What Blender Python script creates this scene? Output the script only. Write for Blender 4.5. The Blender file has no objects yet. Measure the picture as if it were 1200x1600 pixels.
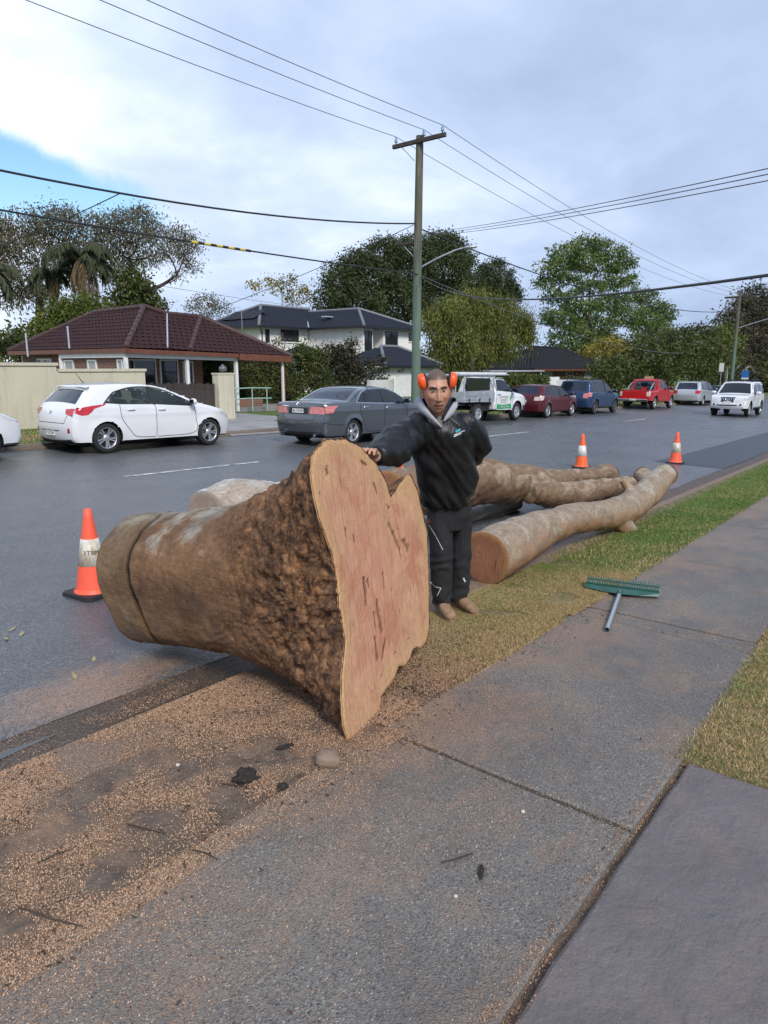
import bpy, bmesh, math, random
import numpy as np
from mathutils import Vector, Matrix, noise

random.seed(7)
RNG = np.random.default_rng(7)
S = bpy.context.scene
C = S.collection
R = math.radians

# ------------------------------------------------------------------ camera
F, PW, PH = 1080.0, 1200.0, 1600.0           # focal length in photo pixels, photo size
EYE = Vector((0, 0, 1.72))
PITCH, YAW = R(11.768), R(38.565)
SLOPE = 0.01953                              # the street runs gently downhill along +X
fw = Vector((math.cos(PITCH) * math.cos(YAW), math.cos(PITCH) * math.sin(YAW), -math.sin(PITCH)))
rt = Vector((math.sin(YAW), -math.cos(YAW), 0))
up = rt.cross(fw)
cam_d = bpy.data.cameras.new('camera')
cam_d.sensor_fit = 'VERTICAL'
cam_d.sensor_height = 36
cam_d.lens = F / PH * 36
cam_d.clip_start = 0.05
cam_d.clip_end = 3000
cam = bpy.data.objects.new('camera', cam_d)
C.objects.link(cam)
M4 = Matrix((rt, up, -fw)).transposed().to_4x4()
M4.translation = EYE
cam.matrix_world = M4
S.camera = cam

# ------------------------------------------------------------------ daylight
TO_SUN = Vector((-0.40, -0.72, 0.66)).normalized()
SUN_EL = math.asin(TO_SUN.z)
SUN_AZ = math.atan2(TO_SUN.x, TO_SUN.y)
world = bpy.data.worlds.new('World')
S.world = world
world.use_nodes = True
nt = world.node_tree
nt.nodes.clear()


def WN(t, **kw):
    n = nt.nodes.new(t)
    for k, v in kw.items():
        setattr(n, k, v)
    return n


def wl(a, b):
    nt.links.new(a, b)


def wmath(op, a, b=None, c=None):
    n = WN('ShaderNodeMath', operation=op)
    for i, v in enumerate((a, b, c)):
        if v is None:
            continue
        if isinstance(v, (int, float)):
            n.inputs[i].default_value = v
        else:
            wl(v, n.inputs[i])
    return n.outputs[0]


def wdot(vec, d):
    n = WN('ShaderNodeVectorMath', operation='DOT_PRODUCT')
    wl(vec, n.inputs[0])
    n.inputs[1].default_value = d
    return n.outputs['Value']


def wnoise(vec, scale, detail, rough=0.55, dist=0.0):
    n = WN('ShaderNodeTexNoise')
    n.inputs['Scale'].default_value = scale
    n.inputs['Detail'].default_value = detail
    n.inputs['Roughness'].default_value = rough
    n.inputs['Distortion'].default_value = dist
    wl(vec, n.inputs['Vector'])
    return n.outputs['Fac']


def wramp(fac, stops):
    n = WN('ShaderNodeValToRGB')
    el = n.color_ramp.elements
    while len(el) > 1:
        el.remove(el[-1])
    el[0].position, el[0].color = stops[0][0], (*stops[0][1], 1)
    for p, c in stops[1:]:
        e = el.new(p)
        e.color = (*c, 1)
    wl(fac, n.inputs[0])
    return n.outputs[0]


def wmix(fac, a, b, kind='MIX'):
    n = WN('ShaderNodeMix', data_type='RGBA', blend_type=kind)
    if isinstance(fac, (int, float)):
        n.inputs[0].default_value = fac
    else:
        wl(fac, n.inputs[0])
    for s, v in ((6, a), (7, b)):
        if isinstance(v, tuple):
            n.inputs[s].default_value = (*v, 1)
        else:
            wl(v, n.inputs[s])
    return n.outputs[2]


sky = WN('ShaderNodeTexSky', sky_type='NISHITA')
sky.sun_disc = False
sky.sun_elevation = SUN_EL
sky.sun_rotation = SUN_AZ
bg_sky = WN('ShaderNodeBackground')
hs = WN('ShaderNodeHueSaturation')
hs.inputs['Saturation'].default_value = 1.2
wl(sky.outputs[0], hs.inputs['Color'])
wl(hs.outputs[0], bg_sky.inputs[0])
bg_sky.inputs[1].default_value = 0.09
tc = WN('ShaderNodeTexCoord')
dirv = tc.outputs['Generated']
sx = WN('ShaderNodeSeparateXYZ')
wl(dirv, sx.inputs[0])
den = wmath('ADD', wmath('MAXIMUM', sx.outputs[2], 0.0), 0.22)
cx = WN('ShaderNodeCombineXYZ')
wl(wmath('DIVIDE', sx.outputs[0], den), cx.inputs[0])
wl(wmath('DIVIDE', sx.outputs[1], den), cx.inputs[1])
cloudv = cx.outputs[0]
n1 = wnoise(cloudv, 0.55, 6, 0.50, 0.15)
n2 = wnoise(cloudv, 1.9, 8, 0.58, 0.25)
n3 = wnoise(dirv, 2.2, 4, 0.5, 0.4)
# brighter, thinner cloud to the west of the street (photo left), heavier blue-grey cloud to the east
LEFT = (-rt * 0.80 + fw * 0.60).normalized()
side = wmath('MULTIPLY_ADD', wdot(dirv, LEFT), 0.5, 0.5)
v = wmath('ADD', wmath('MULTIPLY', n1, 0.62), wmath('MULTIPLY', n2, 0.38))
v = wmath('ADD', wmath('MULTIPLY_ADD', wmath('SUBTRACT', v, 0.5), 1.35, 0.53), wmath('MULTIPLY', wmath('SUBTRACT', side, 0.83), 0.85))
v = wmath('ADD', v, wmath('MULTIPLY', wmath('SUBTRACT', n3, 0.5), 0.35))
cloud = wramp(v, [(0.20, (0.205, 0.26, 0.375)), (0.38, (0.262, 0.325, 0.445)), (0.52, (0.345, 0.408, 0.52)),
                  (0.64, (0.48, 0.525, 0.60)), (0.80, (0.74, 0.76, 0.79))])
bg_cloud = WN('ShaderNodeBackground')
wl(cloud, bg_cloud.inputs[0])
bg_cloud.inputs[1].default_value = 1.0
# one ragged hole of blue sky low in the west
def pix(px, py):
    return (fw + rt * ((px - PW / 2) / F) - up * ((py - PH / 2) / F))
HD = pix(30, 285).normalized()
HR = Vector((HD.y, -HD.x, 0)).normalized()
HU = HR.cross(HD)
hu = wmath('DIVIDE', wdot(dirv, HR), 0.185)
hv = wmath('DIVIDE', wmath('MULTIPLY_ADD', wdot(dirv, HR), 0.22, wdot(dirv, HU)), 0.052)
rr = wmath('SQRT', wmath('ADD', wmath('MULTIPLY', hu, hu), wmath('MULTIPLY', hv, hv)))
rr = wmath('ADD', rr, wmath('MULTIPLY', wmath('SUBTRACT', wnoise(dirv, 9, 6, 0.6, 0.6), 0.5), 1.1))
front = wmath('GREATER_THAN', wdot(dirv, HD), 0.3)
sm = WN('ShaderNodeMapRange', interpolation_type='SMOOTHSTEP')
wl(rr, sm.inputs[0])
sm.inputs[1].default_value, sm.inputs[2].default_value = 0.62, 1.12
sm.inputs[3].default_value, sm.inputs[4].default_value = 1.0, 0.0
hole = wmath('MULTIPLY', sm.outputs[0], front)
bg_mix = WN('ShaderNodeMixShader')
wl(hole, bg_mix.inputs[0])
wl(bg_cloud.outputs[0], bg_mix.inputs[1])
wl(bg_sky.outputs[0], bg_mix.inputs[2])
wo = WN('ShaderNodeOutputWorld')
wl(bg_mix.outputs[0], wo.inputs[0])

sun_d = bpy.data.lights.new('sun', 'SUN')
sun_d.energy = 1.5
sun_d.angle = R(16)
sun_d.color = (1.0, 0.955, 0.89)
sun = bpy.data.objects.new('sun', sun_d)
C.objects.link(sun)
sun.rotation_euler = TO_SUN.to_track_quat('Z', 'Y').to_euler()

S.view_settings.view_transform = 'Standard'
S.view_settings.look = 'None'
S.view_settings.gamma = 1
S.view_settings.use_curve_mapping = False
S.view_settings.exposure = 1.1
S.cycles.max_bounces = 6
S.cycles.transparent_max_bounces = 12
# ------------------------------------------------------------------ places
def ray(px, py):
    return fw + rt * ((px - PW / 2) / F) - up * ((py - PH / 2) / F)


BASE = [(-60, .05), (0.7, 0.0), (2.0, 0), (2.72, -.02), (3.15, -.045), (3.17, -.13), (3.5, -.14), (15.3, .115), (15.32, .225),
        (17.2, .27), (60, .9), (160, 2.0)]
BY = np.array([b[0] for b in BASE]); BZ = np.array([b[1] for b in BASE])


def gz(x, y):
    return float(np.interp(y, BY, BZ)) - SLOPE * x


def yp(px, py, Y):
    r = ray(px, py)
    return EYE + r * (Y / r.y)


def at(px, py, d):
    return EYE + ray(px, py) * d


def ground(px, py):
    z = 0.0
    r = ray(px, py)
    for _ in range(60):
        t = (z - EYE.z) / (r.z + SLOPE * r.x)
        p = EYE + r * t
        z = 0.5 * z + 0.5 * float(np.interp(p.y, BY, BZ))
    return Vector((p.x, p.y, gz(p.x, p.y)))


def sstep(a, b, x):
    t = np.clip((np.asarray(x, float) - a) / (b - a), 0, 1)
    return t * t * (3 - 2 * t)


def pip(P, poly):
    """points in polygon, vectorised"""
    x, y = P[:, 0], P[:, 1]
    ins = np.zeros(len(P), bool)
    n = len(poly)
    for i in range(n):
        x0, y0 = poly[i]
        x1, y1 = poly[(i + 1) % n]
        c = ((y0 > y) != (y1 > y)) & (x < (x1 - x0) * (y - y0) / (y1 - y0 + 1e-12) + x0)
        ins ^= c
    return ins


# ------------------------------------------------------------------ mesh builder
class MB:
    def __init__(s):
        s.v, s.f, s.m, s.s = [], [], [], []

    def add(s, verts, faces, mi=0, smooth=False, mat=None):
        o = len(s.v)
        if mat is not None:
            verts = [mat @ Vector(q) for q in verts]
        s.v += [tuple(q) for q in verts]
        for f in faces:
            s.f.append([i + o for i in f])
            s.m.append(mi)
            s.s.append(smooth)
        return o

    def box(s, lo, hi, mi=0, mat=None, ch=0.0):
        x0, y0, z0 = lo
        x1, y1, z1 = hi
        if ch <= 0:
            v = [(x0, y0, z0), (x1, y0, z0), (x1, y1, z0), (x0, y1, z0), (x0, y0, z1), (x1, y0, z1), (x1, y1, z1), (x0, y1, z1)]
            f = [(0, 3, 2, 1), (4, 5, 6, 7), (0, 1, 5, 4), (1, 2, 6, 5), (2, 3, 7, 6), (3, 0, 4, 7)]
            s.add(v, f, mi, False, mat)
            return
        c = ch
        v = []
        idx = {}
        for ix, X in enumerate((x0, x1)):
            for iy, Y in enumerate((y0, y1)):
                for iz, Z in enumerate((z0, z1)):
                    dx, dy, dz = (c, -c)[ix], (c, -c)[iy], (c, -c)[iz]
                    for a, q in enumerate(((X, Y + dy, Z + dz), (X + dx, Y, Z + dz), (X + dx, Y + dy, Z))):
                        idx[ix, iy, iz, a] = len(v)
                        v.append(q)
        f = []
        I = lambda a, b, d, e: idx[a, b, d, e]
        for q in (0, 1):
            f.append([I(q, 0, 0, 0), I(q, 1, 0, 0), I(q, 1, 1, 0), I(q, 0, 1, 0)])
            f.append([I(0, q, 0, 1), I(1, q, 0, 1), I(1, q, 1, 1), I(0, q, 1, 1)])
            f.append([I(0, 0, q, 2), I(1, 0, q, 2), I(1, 1, q, 2), I(0, 1, q, 2)])
        for a in (0, 1):
            for b in (0, 1):
                f.append([I(0, a, b, 1), I(1, a, b, 1), I(1, a, b, 2), I(0, a, b, 2)])
                f.append([I(a, 0, b, 0), I(a, 1, b, 0), I(a, 1, b, 2), I(a, 0, b, 2)])
                f.append([I(a, b, 0, 0), I(a, b, 1, 0), I(a, b, 1, 1), I(a, b, 0, 1)])
                for d in (0, 1):
                    f.append([I(a, b, d, 0), I(a, b, d, 1), I(a, b, d, 2)])
        s.add(v, f, mi, False, mat)

    def tube(s, pts, rad, n=8, mi=0, caps=True, smooth=True, squash=None):
        pts = [Vector(p) for p in pts]
        if not hasattr(rad, '__len__'):
            rad = [rad] * len(pts)
        vs = []
        up0 = None
        for i, p in enumerate(pts):
            a = pts[max(i - 1, 0)]
            b = pts[min(i + 1, len(pts) - 1)]
            t = (b - a)
            if t.length < 1e-9:
                t = Vector((0, 0, 1))
            t.normalize()
            if up0 is None:
                up0 = Vector((0, 0, 1)) if abs(t.z) < 0.9 else Vector((1, 0, 0))
            u = (up0 - t * up0.dot(t))
            if u.length < 1e-6:
                u = Vector((1, 0, 0)) - t * t.x
            u.normalize()
            up0 = u
            w = t.cross(u)
            for k in range(n):
                an = 2 * math.pi * k / n
                vs.append(p + u * (math.cos(an) * rad[i]) + w * (math.sin(an) * rad[i]))
        f = []
        for i in range(len(pts) - 1):
            for k in range(n):
                f.append((i * n + k, i * n + (k + 1) % n, (i + 1) * n + (k + 1) % n, (i + 1) * n + k))
        o = s.add(vs, f, mi, smooth)
        if caps:
            s.add(vs[:n], [list(range(n))[::-1]], mi)
            s.add(vs[-n:], [list(range(n))], mi)

    def lathe(s, prof, n=24, mi=0, mat=None, smooth=True, arc=1.0):
        vs = []
        m = n if arc >= 1 else n + 1
        for r, z in prof:
            for k in range(m):
                a = 2 * math.pi * arc * k / n
                vs.append((r * math.cos(a), r * math.sin(a), z))
        f = []
        for i in range(len(prof) - 1):
            for k in range(n):
                k2 = (k + 1) % m
                f.append((i * m + k, i * m + k2, (i + 1) * m + k2, (i + 1) * m + k))
        s.add(vs, f, mi, smooth, mat)

    def prism(s, poly, z0, z1, mi=0, mat=None):
        n = len(poly)
        v = [(p[0], p[1], z0) for p in poly] + [(p[0], p[1], z1) for p in poly]
        f = [list(range(n))[::-1], list(range(n, 2 * n))]
        for i in range(n):
            j = (i + 1) % n
            f.append((i, j, n + j, n + i))
        s.add(v, f, mi, False, mat)

    def grid(s, P, mi=0, smooth=True, closed=False, mat=None):
        a, b = len(P), len(P[0])
        v = [q for row in P for q in row]
        f = []
        for i in range(a - 1):
            for k in range(b if closed else b - 1):
                k2 = (k + 1) % b
                f.append((i * b + k, i * b + k2, (i + 1) * b + k2, (i + 1) * b + k))
        s.add(v, f, mi, smooth, mat)

    def build(s, name, mats, parent=None, loc=None):
        return link_mesh(name, s.v, s.f, mats, parent, s.m, s.s, loc)


def link_mesh(name, v, f, mats, parent=None, mi=None, sm=None, loc=None, fattr=None, vattr=None):
    me = bpy.data.meshes.new(name)
    me.from_pydata(v, [], f)
    if not isinstance(mats, (list, tuple)):
        mats = [mats]
    for m in mats:
        me.materials.append(m)
    if mi is not None and len(mats) > 1:
        me.polygons.foreach_set('material_index', np.array(mi, dtype=np.int32))
    if sm is not None:
        if sm is True:
            sm = [True] * len(me.polygons)
        me.polygons.foreach_set('use_smooth', np.array(sm, dtype=bool))
    for an, vals in (fattr or {}).items():
        a = me.attributes.new(an, 'FLOAT', 'FACE')
        a.data.foreach_set('value', np.asarray(vals, dtype=np.float32))
    for an, vals in (vattr or {}).items():
        a = me.attributes.new(an, 'FLOAT', 'POINT')
        a.data.foreach_set('value', np.asarray(vals, dtype=np.float32))
    me.update()
    o = bpy.data.objects.new(name, me)
    C.objects.link(o)
    if parent is not None:
        o.parent = parent
    if loc is not None:
        o.location = loc
    return o


def fast_quads(name, V, mats, parent=None, tint=None, n=4):
    """V: (N, n, 3) array of separate n-gons"""
    N = V.shape[0]
    me = bpy.data.meshes.new(name)
    me.vertices.add(N * n)
    me.vertices.foreach_set('co', V.reshape(-1).astype(np.float32))
    me.loops.add(N * n)
    me.loops.foreach_set('vertex_index', np.arange(N * n, dtype=np.int32))
    me.polygons.add(N)
    me.polygons.foreach_set('loop_start', np.arange(0, N * n, n, dtype=np.int32))
    me.polygons.foreach_set('loop_total', np.full(N, n, dtype=np.int32))
    if not isinstance(mats, (list, tuple)):
        mats = [mats]
    for m in mats:
        me.materials.append(m)
    if tint is not None:
        a = me.attributes.new('tint', 'FLOAT', 'FACE')
        a.data.foreach_set('value', tint.astype(np.float32))
    me.update(calc_edges=True)
    me.validate()
    o = bpy.data.objects.new(name, me)
    C.objects.link(o)
    if parent is not None:
        o.parent = parent
    return o


def thing(name, label, cat, loc=(0, 0, 0), rz=0.0, group=None, pitch=0.0):
    o = bpy.data.objects.new(name, None)
    o.empty_display_size = 0.2
    C.objects.link(o)
    o.location = loc
    o.rotation_euler = (0, pitch, rz)
    o['label'] = label
    o['category'] = cat
    if group:
        o['group'] = group
    return o


def tag(o, label, cat, group=None):
    o['label'] = label
    o['category'] = cat
    if group:
        o['group'] = group
    return o


def struct(o):
    o['kind'] = 'structure'
    return o


def stuff(o, label=None, cat=None):
    o['kind'] = 'stuff'
    if label:
        o['label'] = label
    if cat:
        o['category'] = cat
    return o


def share(src, name, parent, mtx):
    o = bpy.data.objects.new(name, src.data)
    C.objects.link(o)
    o.parent = parent
    o.matrix_local = mtx
    return o


def text_mesh(name, body, size, mat, parent, mtx, ext=0.002, align='CENTER', shear=0.0):
    cu = bpy.data.curves.new(name, 'FONT')
    cu.body = body
    cu.size = size
    cu.extrude = ext
    cu.align_x = align
    cu.align_y = 'CENTER'
    cu.shear = shear
    cu.resolution_u = 2
    t = bpy.data.objects.new(name, cu)
    C.objects.link(t)
    me = bpy.data.meshes.new_from_object(t.evaluated_get(bpy.context.evaluated_depsgraph_get()))
    bpy.data.objects.remove(t)
    me.materials.clear()
    me.materials.append(mat)
    o = bpy.data.objects.new(name, me)
    C.objects.link(o)
    o.parent = parent
    o.matrix_local = mtx
    return o


def frame(origin, xdir, zdir):
    """matrix with local x along xdir, local z along zdir"""
    x = Vector(xdir).normalized()
    z = Vector(zdir)
    z = (z - x * z.dot(x)).normalized()
    y = z.cross(x)
    m = Matrix((x, y, z)).transposed().to_4x4()
    m.translation = origin
    return m


# ------------------------------------------------------------------ materials
class MT:
    """small node-graph writer"""
    def __init__(s, name):
        s.m = bpy.data.materials.new(name)
        s.m.use_nodes = True
        s.t = s.m.node_tree
        s.b = s.t.nodes['Principled BSDF']
        s.out = s.t.nodes['Material Output']
        s._tc = None

    def n(s, t, **kw):
        q = s.t.nodes.new(t)
        for k, val in kw.items():
            setattr(q, k, val)
        return q

    def l(s, a, b):
        s.t.links.new(a, b)

    def co(s, kind='Object'):
        if s._tc is None:
            s._tc = s.n('ShaderNodeTexCoord')
        return s._tc.outputs[kind]

    def pos(s):
        return s.n('ShaderNodeNewGeometry').outputs['Position']

    def setv(s, sock, val):
        if isinstance(val, (int, float)):
            sock.default_value = val
        elif isinstance(val, tuple):
            sock.default_value = (*val, 1) if len(val) == 3 and sock.type == 'RGBA' else val
        else:
            s.l(val, sock)

    def math(s, op, a, b=None, c=None, clamp=False):
        q = s.n('ShaderNodeMath', operation=op, use_clamp=clamp)
        for i, x in enumerate((a, b, c)):
            if x is not None:
                s.setv(q.inputs[i], x)
        return q.outputs[0]

    def scale(s, vec, sc):
        q = s.n('ShaderNodeMapping')
        q.inputs['Scale'].default_value = sc
        s.l(vec, q.inputs[0])
        return q.outputs[0]

    def noise(s, vec, scale, detail=4, rough=0.55, dist=0.0):
        q = s.n('ShaderNodeTexNoise')
        q.inputs['Scale'].default_value = scale
        q.inputs['Detail'].default_value = detail
        q.inputs['Roughness'].default_value = rough
        q.inputs['Distortion'].default_value = dist
        s.l(vec, q.inputs['Vector'])
        return q.outputs['Fac']

    def vor(s, vec, scale, feature='F1', out='Distance', rand=1.0):
        q = s.n('ShaderNodeTexVoronoi', feature=feature)
        q.inputs['Scale'].default_value = scale
        q.inputs['Randomness'].default_value = rand
        s.l(vec, q.inputs['Vector'])
        return q.outputs[out]

    def ramp(s, fac, stops, interp='LINEAR'):
        q = s.n('ShaderNodeValToRGB')
        q.color_ramp.interpolation = interp
        el = q.color_ramp.elements
        while len(el) > 1:
            el.remove(el[-1])
        el[0].position = stops[0][0]
        c = stops[0][1]
        el[0].color = (*c, 1) if isinstance(c, tuple) else (c, c, c, 1)
        for p, c in stops[1:]:
            e = el.new(p)
            e.color = (*c, 1) if isinstance(c, tuple) else (c, c, c, 1)
        s.l(fac, q.inputs[0])
        return q.outputs[0]

    def mix(s, fac, a, b, kind='MIX'):
        q = s.n('ShaderNodeMix', data_type='RGBA', blend_type=kind)
        s.setv(q.inputs[0], fac)
        s.setv(q.inputs[6], a)
        s.setv(q.inputs[7], b)
        return q.outputs[2]

    def attr(s, name):
        q = s.n('ShaderNodeAttribute')
        q.attribute_name = name
        return q.outputs['Fac']

    def sep(s, vec):
        q = s.n('ShaderNodeSeparateXYZ')
        s.l(vec, q.inputs[0])
        return q.outputs

    def base(s, v):
        s.setv(s.b.inputs['Base Color'], v)

    def rough(s, v):
        s.setv(s.b.inputs['Roughness'], v)

    def set(s, **kw):
        for k, v in kw.items():
            s.setv(s.b.inputs[k.replace('_', ' ')], v)

    def bump(s, h, strength=0.3, dist=0.01, prev=None):
        q = s.n('ShaderNodeBump')
        q.inputs['Strength'].default_value = strength
        q.inputs['Distance'].default_value = dist
        s.l(h, q.inputs['Height'])
        if prev is not None:
            s.l(prev, q.inputs['Normal'])
        s.l(q.outputs[0], s.b.inputs['Normal'])
        return q.outputs[0]


def simple(name, col, rough=0.6, metal=0.0, var=0.12, vscale=3.0, bump=0.0, bscale=60, spec=0.5, coat=0.0, bdist=0.004):
    m = MT(name)
    v = m.co()
    f = m.noise(v, vscale, 5, 0.6)
    a = tuple(max(0, c * (1 - var)) for c in col)
    b = tuple(min(1, c * (1 + var)) for c in col)
    m.base(m.ramp(f, [(0.3, a), (0.7, b)]))
    m.rough(m.math('MULTIPLY_ADD', m.noise(v, vscale * 4, 3), 0.16, rough - 0.08))
    m.set(Metallic=metal)
    m.b.inputs['Specular IOR Level'].default_value = spec
    if coat:
        m.b.inputs['Coat Weight'].default_value = coat
        m.b.inputs['Coat Roughness'].default_value = 0.05
    if bump:
        m.bump(m.noise(v, bscale, 4, 0.6), bump, bdist)
    return m.m
# ================================================================== SETTING: ground, street, footpath
PITCH_S = math.atan(SLOPE)


def dust_col(m, v):
    return m.ramp(m.noise(v, 260, 3, 0.7), [(0.3, (.24, .13, .07)), (0.5, (.40, .23, .135)), (0.72, (.56, .36, .225))])


def make_asphalt():
    m = MT('asphalt')
    v = m.co()
    big = m.noise(v, 0.5, 5, 0.6)
    streak = m.noise(m.scale(v, (0.12, 1.6, 1)), 1.0, 5, 0.6)
    agg = m.vor(v, 95, out='Color')
    aggv = m.sep(agg)[0]
    c = m.ramp(aggv, [(0.0, (.040, .042, .047)), (0.5, (.100, .102, .108)), (0.85, (.155, .157, .164)), (1.0, (.24, .24, .25))])
    c = m.mix(m.ramp(big, [(0.35, 0.0), (0.7, 0.5)]), c, (.062, .064, .070))
    c = m.mix(m.ramp(streak, [(0.4, 0.0), (0.75, 0.35)]), c, (.14, .143, .152))
    # sawdust washed along the near gutter
    p = m.sep(v)
    near = m.math('MULTIPLY', m.ramp(p[1], [(0.0, 1.0), (1.0, 1.0)]), 1.0)
    reg = m.math('MULTIPLY', m.math('SUBTRACT', 1.0, m.math('MULTIPLY', m.math('ABSOLUTE', m.math('SUBTRACT', p[1], 3.75)), 1.15), clamp=True),
                 m.math('SUBTRACT', 1.0, m.math('MULTIPLY', m.math('ABSOLUTE', m.math('SUBTRACT', p[0], 1.9)), 0.62), clamp=True))
    dn = m.noise(m.scale(v, (1.3, 3, 1)), 3.0, 8, 0.72)
    dm = m.math('MULTIPLY', m.ramp(m.math('ADD', m.math('MULTIPLY', reg, 0.62), m.math('MULTIPLY', dn, 0.8)), [(0.66, 0.0), (0.88, 1.0)]), 0.9)
    sp = m.ramp(m.noise(v, 130, 2, 0.6), [(0.42, 0.0), (0.56, 1.0)])
    dm = m.math('MULTIPLY', dm, sp)
    c = m.mix(dm, c, dust_col(m, v))
    m.base(c)
    m.rough(m.math('ADD', m.ramp(m.noise(v, 0.9, 4, 0.6), [(0.3, 0.22), (0.7, 0.42)]), m.math('MULTIPLY', dm, 0.3)))
    m.b.inputs['Specular IOR Level'].default_value = 0.55
    m.bump(m.math('ADD', m.vor(v, 95), m.math('MULTIPLY', m.noise(v, 20, 4), 0.4)), 0.55, 0.006)
    return m.m


def make_slab(name, tone, dust=1.0, smooth=False):
    m = MT(name)
    v = m.co()
    p = m.sep(v)
    if smooth:
        c = m.ramp(m.noise(v, 3.0, 8, 0.65), [(0.3, tuple(t * .80 for t in tone)), (0.7, tuple(t * 1.15 for t in tone))])
        c = m.mix(m.ramp(m.noise(m.scale(v, (1, 1, 1)), 1.1, 4, .6, .5), [(.5, 0.), (.75, .5)]), c, (.15, .105, .105))
        c = m.mix(m.ramp(m.noise(v, 300, 2, .5), [(.62, 0.), (.7, .6)]), c, (.06, .055, .055))
        h = m.math('ADD', m.math('MULTIPLY', m.noise(v, 26, 7, .75), 1.4), m.math('MULTIPLY', m.noise(v, 5, 5, .6, 1.0), 1.5))
        sc_ = m.ramp(m.noise(m.scale(v, (.6, 5, 1)), 9, 6, .7), [(.56, 0.), (.66, .5)])
        c = m.mix(sc_, c, tuple(t * .62 for t in tone))
        bs, bd = .9, .012
        rough = m.ramp(m.noise(v, 2.2, 5, .6), [(.3, .34), (.7, .55)])
    else:
        cell = m.sep(m.vor(v, 165, out='Color'))
        cell2 = m.sep(m.vor(v, 80, out='Color'))
        c = m.ramp(cell[0], [(0.0, tuple(t * .55 for t in tone)), (.4, tuple(t * .88 for t in tone)), (.75, tuple(t * 1.12 for t in tone)),
                             (.965, (.22, .19, .155)), (1., (.40, .36, .31))])
        big = m.math('GREATER_THAN', cell2[0], 0.80)
        big = m.math('MULTIPLY', big, m.math('LESS_THAN', m.vor(v, 80), 0.36))
        c = m.mix(m.math('MULTIPLY', big, .85), c, m.ramp(cell2[1], [(0., (.035, .04, .05)), (.55, (.07, .07, .08)), (.8, (.22, .16, .10)), (1., (.45, .42, .38))]))
        # damp patches, blotchy
        damp = m.ramp(m.noise(v, 0.85, 5, .6, .6), [(.42, 0.), (.60, 1.)])
        c = m.mix(m.math('MULTIPLY', damp, .42), c, tuple(t * .40 for t in tone))
        h = m.math('ADD', m.vor(v, 165), m.math('MULTIPLY', m.vor(v, 80), .5))
        bs, bd = .7, .006
        rough = m.math('SUBTRACT', m.ramp(m.noise(v, 3, 4), [(.3, .55), (.7, .72)]), m.math('MULTIPLY', damp, .14))
    # scattered sawdust: thick towards the verge edge and the stump, drifting off over the slabs
    edge = m.math('MULTIPLY_ADD', p[1], 0.62, -0.62) if not smooth else m.math('MULTIPLY', p[1], 0.0)
    n = m.math('ADD', m.math('MULTIPLY', m.noise(m.scale(v, (1., 1.5, 1)), 2.1, 9, .72, .4), 1.0), m.math('MULTIPLY', m.noise(v, .8, 2), .25))
    n = m.math('ADD', n, m.math('MULTIPLY', m.math('MAXIMUM', edge, 0.0), 0.30))
    xfall = m.ramp(m.math('MULTIPLY', p[0], 0.08), [(0.0, 0.04), (0.35, 0.03), (0.6, -0.12), (1.0, -0.25)])
    n = m.math('ADD', n, xfall)
    dm = m.ramp(n, [(.665, 0.), (.88, .95)])
    grain = m.ramp(m.noise(v, 190, 3, .75), [(.47, 0.), (.58, 1.)])
    fine = m.ramp(m.noise(v, 210, 2, .6), [(.60, 0.), (.66, 1.)])
    dm = m.math('MULTIPLY', m.math('MAXIMUM', m.math('MULTIPLY', dm, grain), m.math('MULTIPLY', fine, .35)), dust)
    c = m.mix(dm, c, dust_col(m, v))
    m.base(c)
    m.rough(m.math('ADD', rough, m.math('MULTIPLY', dm, .2)))
    m.bump(h, bs, bd)
    return m.m


def make_soil(name, a, b, cc, dust):
    m = MT(name)
    v = m.co()
    c = m.ramp(m.noise(v, 9, 8, .7, .3), [(.3, a), (.5, b), (.7, cc)])
    dm = m.math('MULTIPLY', m.ramp(m.noise(v, 3.2, 9, .72, .5), [(.46, 0.), (.62, 1.)]), dust)
    c = m.mix(dm, c, dust_col(m, v))
    m.base(c)
    m.rough(.7)
    m.bump(m.math('ADD', m.noise(v, 60, 6, .7), m.math('MULTIPLY', m.noise(v, 14, 4), 1.5)), .9, .015)
    return m.m


M_asph = make_asphalt()
M_slab = make_slab('exposed_aggregate_concrete', (.180, .168, .152))
M_drive = make_slab('smooth_damp_concrete', (.168, .152, .150), .7, True)
M_kerbc = make_slab('kerb_concrete', (.15, .125, .105), 1.0)
M_soil = make_soil('verge_soil', (.080, .056, .041), (.145, .105, .077), (.21, .155, .11), .6)
M_dirt = make_soil('plain_dirt', (.06, .05, .03), (.11, .095, .055), (.15, .13, .08), .12)


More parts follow.
